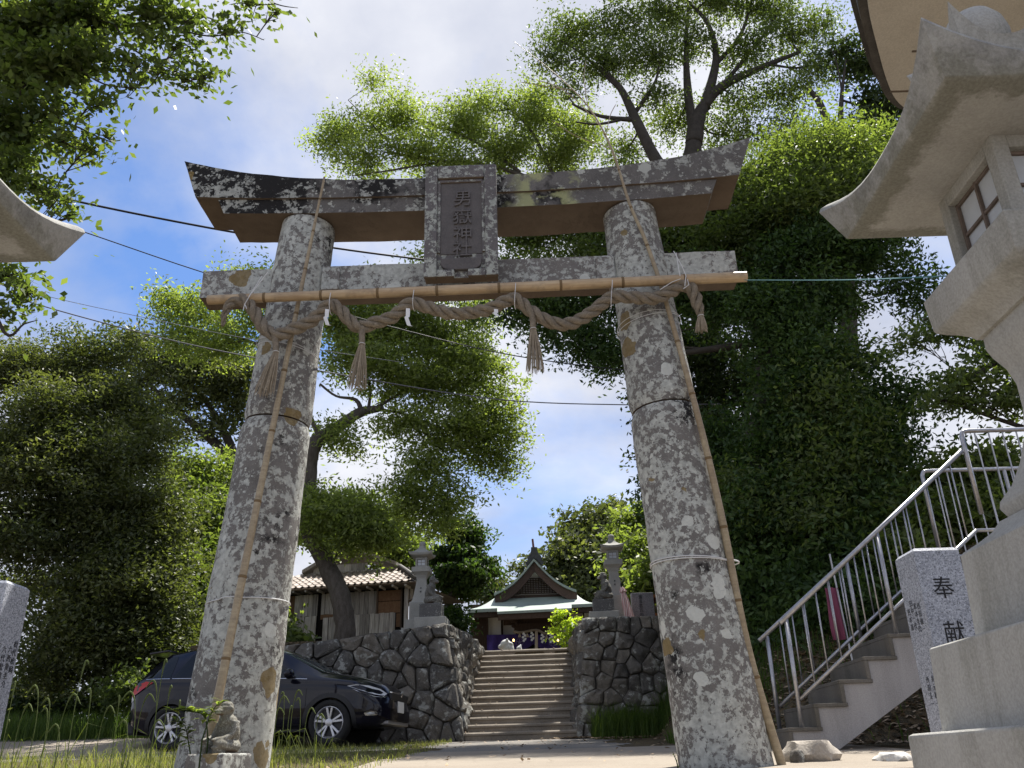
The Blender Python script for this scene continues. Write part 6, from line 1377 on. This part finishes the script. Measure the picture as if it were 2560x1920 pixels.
# the big dark ivy-hung tree on the bank
b = gbase(1930, 14.6)
ex = [tp((1950, 900, 14.4, .4), (1990, 780, 14.2, .25), (2080, 650, 14, .13), (2200, 560, 13.8, .06)), tp((1930, 850, 14.4, .3), (1850, 720, 14.6, .18), (1700, 640, 15, .09), (1500, 620, 15.4, .05)), tp((1940, 800, 14.4, .25), (1930, 620, 14.6, .15), (1900, 480, 14.8, .06))]
cl = [C(1940, 520, 14.4, 110, 55, 6200), C(2070, 520, 14, 110, 60, 6500), C(2200, 520, 13.8, 90, 60, 5000), C(1780, 530, 15, 90, 50, 4400), C(1860, 620, 14.8, 130, 60, 7200), C(2010, 640, 14.2, 120, 65, 7200), C(2150, 640, 13.9, 100, 60, 5600), C(1700, 610, 15.2, 110, 50, 5200), C(1560, 560, 15.6, 90, 45, 4000), C(1420, 560, 16, 90, 45, 3800), C(1310, 590, 16.4, 60, 40, 2000), C(1480, 660, 15.8, 110, 50, 4700), C(1350, 700, 16.2, 90, 45, 3200), C(1260, 690, 16.5, 60, 40, 1700), C(1440, 770, 15.8, 110, 55, 4600), C(1320, 790, 16.2, 75, 45, 2400), C(1480, 860, 15.8, 75, 40, 2200), C(1540, 900, 15.6, 50, 40, 1200), C(1395, 850, 16, 50, 28, 800), C(1620, 720, 15.4, 110, 60, 5000), C(1760, 730, 15, 110, 65, 5400),
      C(1900, 760, 14.6, 110, 70, 5600), C(2050, 760, 14.2, 90, 60, 4400), C(1980, 880, 14.4, 90, 70, 4800), C(2030, 960, 14.2, 90, 70, 4600), C(2120, 900, 14.2, 50, 45, 1500), C(2080, 1060, 14, 90, 70, 4800), C(2190, 1020, 14, 70, 70, 3200), C(2200, 1110, 13.8, 70, 70, 3200), C(2100, 1170, 13.6, 90, 70, 4800), C(1980, 1100, 14.2, 90, 80, 4600), C(2270, 1000, 14, 40, 50, 900), C(2260, 720, 14, 50, 45, 900), C(2330, 760, 14, 60, 35, 700)] + [C(x_, y_, 13.75, 60, 60, 2300) for x_, y_ in ((1900, 760), (1975, 820), (1990, 900), (1995, 980), (2000, 1060), (1990, 1150), (1920, 1240), (1870, 1330))]
up_cl = [q for q in cl if q[0][2] > EYE+9.3]; cl = [q for q in cl if q[0][2] <= EYE+9.3]
big, broot = tree('ivy_hung_tree', 'huge dark ivy-hung tree looming on the bank behind the gate pillar', b, tp((1935, 1700, 14.8, .70), (1935, 1500, 14.7, .62), (1945, 1200, 14.5, .55), (1950, 900, 14.4, .42), (1945, 700, 14.5, .22)), [(c, r3, int(n*1.35)) for c, r3, n in cl], LM['deep'], (.105, .045), seed=19, sig=.24, ncl=30, twigs=3, extra=ex, bark=M_BARKD, limb_r=.7)
rsu = np.random.RandomState(91); VV, FF, TT, off = [], [], [], 0
for c, r3, n in up_cl:
    P_, t_, cc = clump_points(rsu, Vector(c), r3, int(n*1.3), 30, .24); V, F, T_ = leaves(rsu, P_, .105, .045, .8, t_); VV.append(V); FF.append(F+off); TT.append(T_); off += len(V)
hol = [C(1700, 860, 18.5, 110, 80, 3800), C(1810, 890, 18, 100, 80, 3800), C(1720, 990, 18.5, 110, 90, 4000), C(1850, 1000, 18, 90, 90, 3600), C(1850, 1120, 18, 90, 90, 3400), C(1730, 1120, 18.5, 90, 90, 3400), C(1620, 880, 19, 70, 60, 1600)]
def extra_crown(nm, mat, lst, seed_, lf, up_):
    r_ = np.random.RandomState(seed_); A, B, D_, o_ = [], [], [], 0
    for c, r3, n in lst:
        P_, t_, cc = clump_points(r_, Vector(c), r3, n, 26, .26); V, F, T_ = leaves(r_, P_, lf[0], lf[1], up_, t_); A.append(V); B.append(F+o_); D_.append(T_); o_ += len(V)
    return crown_obj(broot, nm, mat, np.concatenate(A), np.concatenate(B), np.concatenate(D_))
extra_crown('shade_toned_inner_crown', LM['dark'], hol, 92, (.13, .055), .5)  # darker leaf colour paints in the shade of the tree's hollow
extra_crown('light_toned_ivy_curtain', LM['mid'], [C(x_, y_, Y_, 48, 55, 1500) for x_, y_, Y_ in ((2010, 1000, 13.6), (2060, 900, 13.7), (2080, 1010, 13.5), (2060, 1110, 13.3), (2120, 1080, 13.4), (2100, 1190, 13.1), (2030, 1210, 13.3), (2150, 1150, 13.2), (1900, 1300, 13.6), (1830, 1230, 14.2), (1780, 1290, 14.4), (2060, 1300, 12.9))], 93, (.105, .045), .5)  # lighter leaf colour puts light on the front ivy for depth
crown_obj(broot, 'sun_toned_upper_crown', LM['mid'], np.concatenate(VV), np.concatenate(FF), np.concatenate(TT))  # paler leaf colour stands in for sunlight on the treetop
b = gbase(2060, 15.2)
tree('feathery_tree', 'lighter green feathery-leaved tree top beside the upturned lintel end and pavilion eave', b, tp((2050, 1600, 15.2, .22), (2060, 900, 14.8, .16), (2060, 560, 14.3, .1)), [C(1870, 455, 14.7, 60, 40, 2600), C(1935, 420, 14.6, 60, 42, 2800), C(1985, 375, 14.5, 55, 40, 2300), C(2060, 350, 14.3, 60, 34, 2300), C(2045, 415, 14.1, 75, 45, 3600), C(2130, 395, 13.9, 65, 45, 3200), C(2195, 355, 14.2, 45, 36, 1500), C(1990, 470, 14.0, 80, 45, 3600), C(2110, 465, 13.7, 80, 50, 3800), C(2205, 440, 13.7, 55, 50, 2400), C(1910, 510, 14.2, 70, 40, 2400), C(2060, 530, 13.8, 80, 45, 2600), C(2170, 540, 13.6, 70, 45, 2200)], LM['bright'], (.105, .038), seed=21, sig=.26, ncl=30, twigs=3, bark=M_BARKD, up=.6)
b = gbase(1720, 17)
cl = [C(1700, 1200, 16.5, 80, 70, 3600), C(1800, 1210, 15.6, 90, 80, 4400), C(1760, 1330, 15.4, 90, 80, 4600), C(1900, 1290, 14.8, 90, 80, 4400), C(1850, 1420, 14.6, 90, 80, 4600), C(1990, 1250, 14.2, 80, 70, 3800), C(1990, 1370, 13.8, 90, 75, 4400), C(1930, 1490, 13.6, 90, 70, 4200), C(2080, 1290, 13.4, 80, 70, 3800), C(2090, 1420, 13.0, 80, 70, 3800), C(2040, 1530, 12.8, 90, 60, 3800), C(1850, 1540, 14.2, 70, 60, 2800), C(2170, 1380, 12.8, 70, 70, 3000), C(1740, 1440, 15.6, 60, 70, 2400), C(1800, 1110, 15.8, 80, 70, 3000), C(2180, 1240, 13.2, 50, 60, 1800), C(1960, 1590, 13.2, 90, 45, 2800), C(2150, 1500, 12.4, 60, 60, 2000)]
tree('ivy_thicket', 'wall of deep green drooping foliage below the huge tree behind the handrails', b, [(b, .12), (P(1800, 1350, 15.4), .07)], [(c, r3, int(n*1.3)) for c, r3, n in cl], LM['deep'], (.125, .046), seed=20, sig=.23, ncl=26, twigs=2, bark=M_BARKD, up=.35, cat='thicket')
b = gbase(2350, 13.5)
cl = [C(2250, 1270, 13, 60, 45, 1700), C(2330, 1210, 13.2, 60, 45, 1600), C(2420, 1190, 13, 70, 50, 2200), C(2510, 1180, 12.8, 70, 55, 2400), C(2300, 1330, 12.6, 70, 50, 2200), C(2400, 1290, 12.6, 80, 60, 2800), C(2500, 1290, 12.4, 80, 60, 2800), C(2240, 1400, 12.3, 60, 50, 1500), C(2560, 1230, 12.8, 60, 70, 2000)]
tree('hillside_shrub', 'sunlit leafy shrubs on the bank behind the upper handrail', b, [(b, .06), (P(2380, 1250, 13), .03)], cl, LM['bright'], (.13, .055), seed=22, sig=.20, ncl=20, twigs=4, cat='shrub', group=None)
b = gbase(2750, 12); b = Vector((P(2760, 1200, 12).x, 12, gz(P(2760, 1200, 12).x, 12)))
ex = [tp((2740, 900, 12, .12), (2560, 880, 11.8, .06), (2450, 930, 11.6, .035), (2380, 980, 11.6, .02)), tp((2700, 860, 12, .1), (2550, 800, 12, .05), (2400, 770, 12, .03), (2310, 800, 12, .015))]
cl = [C(2420, 950, 11.6, 80, 40, 1000), C(2510, 900, 11.7, 80, 50, 1300), C(2360, 1000, 11.6, 45, 28, 420), C(2480, 1010, 11.6, 60, 30, 520), C(2380, 800, 12, 70, 40, 900), C(2290, 850, 12, 45, 30, 450), C(2500, 820, 12, 90, 50, 1600), C(2540, 980, 11.6, 50, 40, 700), C(2560, 750, 12, 90, 60, 1600)]
tree('overhanging_tree', 'light green boughs reaching in behind the tall lantern shaft', b, tp((2760, 1500, 12, .2), (2750, 1100, 12, .16), (2740, 880, 12, .12)), cl, LM['mid'], (.10, .045), seed=23, sig=.16, ncl=16, twigs=8, extra=ex, bark=M_BARKD)
# yellow-green maple sapling at the head of the stairs
b = Vector((P(1428, 1625, 22).x, 22.0, 3.93))
cl = [C(1404, 1533, 22, 17, 8, 130), C(1396, 1548, 22, 14, 6, 70), C(1388, 1551, 22, 12, 5, 50), C(1420, 1555, 22, 18, 6, 100), C(1443, 1546, 22, 8, 5, 35), C(1403, 1568, 22, 20, 7, 110), C(1428, 1572, 22, 18, 7, 100), C(1385, 1578, 22, 14, 6, 60), C(1412, 1588, 22, 24, 9, 150), C(1436, 1586, 22, 14, 8, 80), C(1412, 1603, 22, 24, 9, 140), C(1420, 1615, 22, 22, 8, 100)]
tree('maple_sapling', 'small yellow-green maple sapling at the head of the stairs', b, tp((1430, 1650, 22, .025), (1429, 1580, 22, .018), (1412, 1540, 22, .008)), cl, LM['yellow'], (.085, .060), seed=24, sig=.06, ncl=10, twigs=3, limb_r=.2, up=1.2, group=None)
# the near evergreen whose boughs hang over from the left
b = Vector((-6.6, 6.6, gz(-6.6, 6.6)))
tk = [(Vector((-6.6, 6.6, b.z-.1)), .30), (Vector((-6.5, 6.7, 3.2)), .26), (Vector((-6.2, 6.9, 5.2)), .20), (P(-160, 120, 7.4), .09)]
ex = [tp((-140, 120, 7.4, .08), (100, 40, 7.3, .028), (300, -20, 7.2, .02), (430, -30, 7.2, .016)), tp((380, -20, 7.1, .014), (430, 60, 7.1, .010), (520, 90, 7.1, .008), (600, 80, 7.1, .006), (660, 100, 7.1, .004)), tp((-140, 250, 7.2, .05), (60, 300, 7.2, .016), (170, 310, 7.2, .010), (240, 340, 7.2, .009), (290, 360, 7.2, .004)), tp((-150, 300, 7.2, .05), (20, 430, 7.2, .014), (120, 470, 7.2, .008), (180, 500, 7.2, .005)), tp((100, 40, 7.3, .022), (180, 150, 7.1, .013), (260, 210, 7.1, .009), (370, 220, 7.1, .006)), tp((250, -10, 7.2, .016), (320, 110, 7.1, .011), (420, 170, 7.1, .007), (520, 210, 7.1, .004)), tp((-170, 420, 7.2, .08), (-40, 640, 7.1, .03), (40, 700, 7.1, .015), (80, 740, 7.1, .006)), tp((-60, 650, 7.0, .03), (10, 830, 7.0, .016), (60, 810, 7.0, .008), (95, 800, 7.0, .003)), tp((430, -20, 7.1, .02), (600, -30, 7.1, .012), (690, 10, 7.1, .007), (745, 20, 7.1, .003))]
cl = [C(60, 60, 7.2, 130, 70, 900), C(220, 50, 7.2, 120, 60, 800), C(360, 40, 7.1, 95, 50, 420), C(80, 190, 7.2, 120, 70, 820), C(220, 150, 7.1, 95, 55, 460), C(330, 160, 7.1, 60, 40, 170), C(440, 120, 7.1, 60, 40, 150), C(490, 40, 7.1, 70, 35, 150), C(510, 190, 7.1, 40, 30, 70), C(570, 80, 7.1, 45, 35, 70), C(40, 310, 7.2, 90, 60, 480), C(130, 270, 7.1, 60, 45, 200), C(150, 350, 7.1, 70, 40, 190), C(220, 370, 7.1, 40, 28, 70), C(260, 260, 7.1, 30, 24, 40), C(270, 340, 7.1, 28, 20, 26), C(30, 420, 7.2, 70, 50, 260), C(100, 470, 7.1, 60, 40, 170), C(160, 500, 7.1, 34, 24, 60), C(330, 215, 7.1, 50, 24, 55), C(620, 10, 7.1, 50, 20, 60), C(690, 30, 7.1, 34, 26, 26), C(400, 180, 7.1, 40, 24, 40), C(20, 690, 7.1, 50, 45, 170), C(70, 740, 7.1, 40, 36, 90), C(10, 780, 7.1, 50, 30, 70), C(460, 200, 7.1, 40, 30, 60), C(240, 250, 7.1, 36, 36, 50), C(180, 540, 7.1, 22, 16, 20), C(0, 120, 7.3, 120, 120, 700), C(-60, 350, 7.3, 120, 140, 700)]
near, nroot = tree('overhanging_evergreen', 'evergreen tree whose leafy boughs hang over beside the tall lantern roof corner', b, tk, [(c, r3, int(n*(2.6 if n > 240 else 1.5))) for c, r3, n in cl], LM['mid'], (.092, .048), seed=25, sig=.115, ncl=18, twigs=7, extra=ex, bark=M_BARKD, limb_r=.22, up=.7)
# single near leaves of that tree
rs = np.random.RandomState(77); lm = MB(); Lf, Wf = .046, .021
pr = [(0, -1, 0), (.55, -.55, .10), (1, 0, .16), (.75, .5, .1), (0, 1, -.05), (-.75, .5, .1), (-1, 0, .16), (-.55, -.55, .10), (0, 0, 0)]
lm.add([(a*Wf, b_*Lf, c*Wf) for a, b_, c in pr], [(i, (i+1) % 8, 8) for i in range(8)]); lme = lm.mesh('leaf', smooth='all'); lme.materials.append(LM['mid']); at = lme.attributes.new('tint', 'FLOAT', 'POINT'); at.data.foreach_set('value', np.full(9, .75, dtype=np.float32))
r = random.Random(4); ends = [(c, r3) for c, r3, n in cl if n < 210]
for i in range(290):
    c, r3 = ends[r.randrange(len(ends))]; p = Vector(c)+Vector((r.gauss(0, .3)*r3[0], r.gauss(0, .25)*r3[1], r.gauss(0, .3)*r3[2]))-rootloc(nroot); o = meshobj('leaf', lme, nroot)
    o.location = p; o.rotation_euler = (r.uniform(-.6, .9), r.uniform(-.7, .7), r.uniform(0, 6.28)); s = r.uniform(.8, 1.25); o.scale = (s, s, s)

# ------------------------------------------------------------------ grass and weeds
def blades(rs, x, y, h, w, lean, tint, z=None):
    n = len(x); z = ground_z(x, y) if z is None else z; a = rs.rand(n)*6.283; d = np.stack([np.cos(a), np.sin(a)], 1)*(lean*h*rs.uniform(.2, 1, n))[:, None]; s = np.stack([-np.sin(a), np.cos(a)], 1)*w[:, None]*.5
    p = np.stack([x, y, z-.01], 1); m = p+np.stack([d[:, 0]*.35, d[:, 1]*.35, h*.62], 1); t = p+np.stack([d[:, 0], d[:, 1], h*.95], 1); S_ = np.stack([s[:, 0], s[:, 1], 0*h], 1)
    V = np.stack([p-S_, p+S_, m+S_*.8, m-S_*.8, m-S_*.8, m+S_*.8, t+S_*.1, t-S_*.1], 1).reshape(-1, 3); F = np.arange(8*n).reshape(-1, 4); return V, F, np.repeat(tint, 8)
rs = np.random.RandomState(9)
def patchgrass(name, label, n, fx, fy, h0, h1, wd, lean=.6, dens=None, z=None, mat='grassy'):
    x, y = fx(n), fy(n)
    if dens is not None: k = dens(x, y) > rs.rand(n); x, y = x[k], y[k]
    n = len(x); h = rs.uniform(h0, h1, n)*rs.uniform(.6, 1.1, n); V, F, T_ = blades(rs, x, y, h, np.full(n, wd)*rs.uniform(.6, 1.3, n), lean, np.clip(rs.rand(n)*.8+.1, 0, 1), None if z is None else z(x, y))
    me = fastmesh(name, V, F); at = me.attributes.new('tint', 'FLOAT', 'POINT'); at.data.foreach_set('value', T_.astype(np.float32)); me.materials.append(LM[mat])
    return tag(meshobj(name, me), label, 'grass', kind='stuff')
nz2 = lambda x, y: np.array([.5+.9*mnoise.noise(Vector((a*1.3, b*1.3, 3))) for a, b in zip(x, y)])
patchgrass('grass_verge', 'short sunlit grass verge between the car and the road', 15000, lambda n: rs.uniform(-4.6, -1.25, n), lambda n: rs.uniform(7.2, 16.9, n), .035, .11, .007, .9, nz2)
patchgrass('grass_verge', 'rough grass in front of the granite post with small names', 9000, lambda n: rs.uniform(-7.5, -2.4, n), lambda n: rs.uniform(6.3, 13.6, n), .06, .22, .007, .8, nz2)
patchgrass('wall_foot_grass', 'deep green long grass at the foot of the wall below the stele', 9000, lambda n: 1.25+np.abs(rs.normal(0, 1.0, n)), lambda n: 16.95-np.abs(rs.normal(0, .35, n)), .12, .68, .008, .9, lambda x, y: np.clip((x-1.15)*1.6, 0, 1), mat='lush')
patchgrass('roadside_grass', 'dark grass along the far edge of the pale side road', 16000, lambda n: rs.uniform(-13, -4.3, n), lambda n: rs.uniform(16.9, 18.6, n), .2, .55, .011, .5, mat='lush')
patchgrass('bank_undergrowth', 'low undergrowth on the leaf-strewn bank behind the concrete steps', 9000, lambda n: rs.uniform(2.0, 6.5, n), lambda n: rs.uniform(10.4, 13.2, n), .08, .28, .014, .8, lambda x, y: np.clip((y-11.4)*.9, .04, 1), mat='lush')
# tall seeding grass stalks
def stalk(label, px, py, h, bend, Y, seed):
    p = P(px, py, Y); g = gz(p.x, Y); base = Vector((p.x, Y, g)); top = P(px, py, Y); r = random.Random(seed); b = Vector((bend, r.uniform(-.03, .03), 0))
    root = thing('seeding_grass', label, 'grass stalk', base, group='tall seeding grass stalks'); pts = cr([base, base.lerp(top, .5)-b*.25, base.lerp(top, .85)-b*.06, top+b*.4, top+b+Vector((0, 0, -abs(bend)*.7))], 4)
    me = MB().tube(pts, list(np.linspace(.0035, .0018, len(pts))), 5); o = me.build('stem', LM['seed'], root)
    q = pts[-9:]; o = MB().tube(q, [.003, .005, .0065, .007, .007, .0065, .006, .004, .002], 6).build('seed_head', LM['seed'], root)
    for j in range(2):
        a = r.uniform(0, 6.28); L_ = r.uniform(.18, .34); d = Vector((math.cos(a), math.sin(a)*.5, 0)); s = base.lerp(top, .1+.15*j); m = s+d*L_*.4+Vector((0, 0, L_*.7)); e = s+d*L_+Vector((0, 0, L_*.55)); w = Vector((0, 0, 1)).cross(d)*.005
        MB().add([s-w, s+w, m+w, m-w, e], [(0, 1, 2, 3), (3, 2, 4)]).build('blade', LM['grassy'], root)
rr4 = random.Random(40)
for i, (px, py, Y) in enumerate(((38, 1705, 7.0), (62, 1760, 7.4), (100, 1712, 7.2), (122, 1770, 7.6), (172, 1735, 7.0), (210, 1652, 6.8), (128, 1745, 8), (230, 1722, 7.2), (265, 1765, 7.6), (300, 1740, 7.4), (340, 1728, 7.0), (362, 1735, 7.3), (395, 1700, 7.2), (410, 1650, 7.0), (425, 1715, 7.4), (450, 1752, 7.2), (385, 1800, 7.5), (320, 1800, 7.0), (20, 1800, 7.6), (150, 1810, 7.2))):
    stalk('tall arching seeding grass stalk in front of the side road and the car tail', px, py, .5, rr4.uniform(-.12, .12), Y, i)
for i, (px, py, Y) in enumerate(((700, 1740, 8.2), (712, 1730, 8.4), (725, 1765, 8.6), (738, 1725, 8.3), (690, 1770, 8.0), (752, 1745, 8.6), (770, 1770, 8.4), (795, 1785, 8.2), (806, 1790, 8.5))):
    stalk('slim seeding grass stalk rising in front of the car door beside the gate pillar', px, py, .5, rr4.uniform(-.06, .10), Y, 60+i)
def sprig(name, label, pts, Y, n, leaf, mat, seed):
    rs_ = np.random.RandomState(seed); b = P(*pts[0], Y); g = gz(b.x, Y); root = thing(name, label, 'plant', (b.x, Y, g)); path = cr([P(x, y, Y+.02*i) for i, (x, y) in enumerate(pts)], 6)
    MB().tube([Vector((b.x, Y, g))]+path, list(np.linspace(.006, .002, len(path)+1)), 5).build('stem', LM['mid'], root)
    r = random.Random(seed)
    for i in range(n):
        p = path[int(len(path)*(.25+.74*i/n))]; a = r.uniform(0, 6.28); d = Vector((math.cos(a), -abs(math.sin(a))*.6, r.uniform(-.25, .25))).normalized(); L_ = leaf*r.uniform(.7, 1.25); s = d.cross(Vector((0, 0, 1))).normalized()*L_*.2
        e = p+d*L_; m = p+d*L_*.45+Vector((0, 0, L_*.10)); t = r.random()
        me = MB().add([p, m-s, e, m+s, m], [(0, 1, 4), (1, 2, 4), (2, 3, 4), (3, 0, 4)]).mesh('leaf', rootloc(root), smooth='all'); at = me.attributes.new('tint', 'FLOAT', 'POINT'); at.data.foreach_set('value', np.full(5, .3+.7*t, dtype=np.float32)); meshobj('leaf', me, root, mat)
sprig('leafy_sprig', 'bright green leafy sprig arching across the gate pillar above the monkey carving', [(520, 1850), (510, 1790), (470, 1778), (425, 1775)], 6.25, 46, .10, LM['bright'], 1)
sprig('leafy_sprig', 'bright leafy sprig standing at the monkey carving\'s head', [(505, 1850), (525, 1790), (540, 1765), (555, 1752)], 6.2, 40, .075, LM['bright'], 2)
sprig('leafy_sprig', 'dark leafy weed at the foot of the gate pillar below the arching sprig', [(478, 1900), (470, 1850), (462, 1815), (440, 1800)], 6.3, 50, .085, LM['mid'], 3)
sprig('leafy_sprig', 'tiny pale weed at the foot of the pillar beside the railed steps', [(1697, 1930), (1692, 1905), (1686, 1890), (1682, 1880)], 6.6, 8, .03, LM['yellow'], 4)
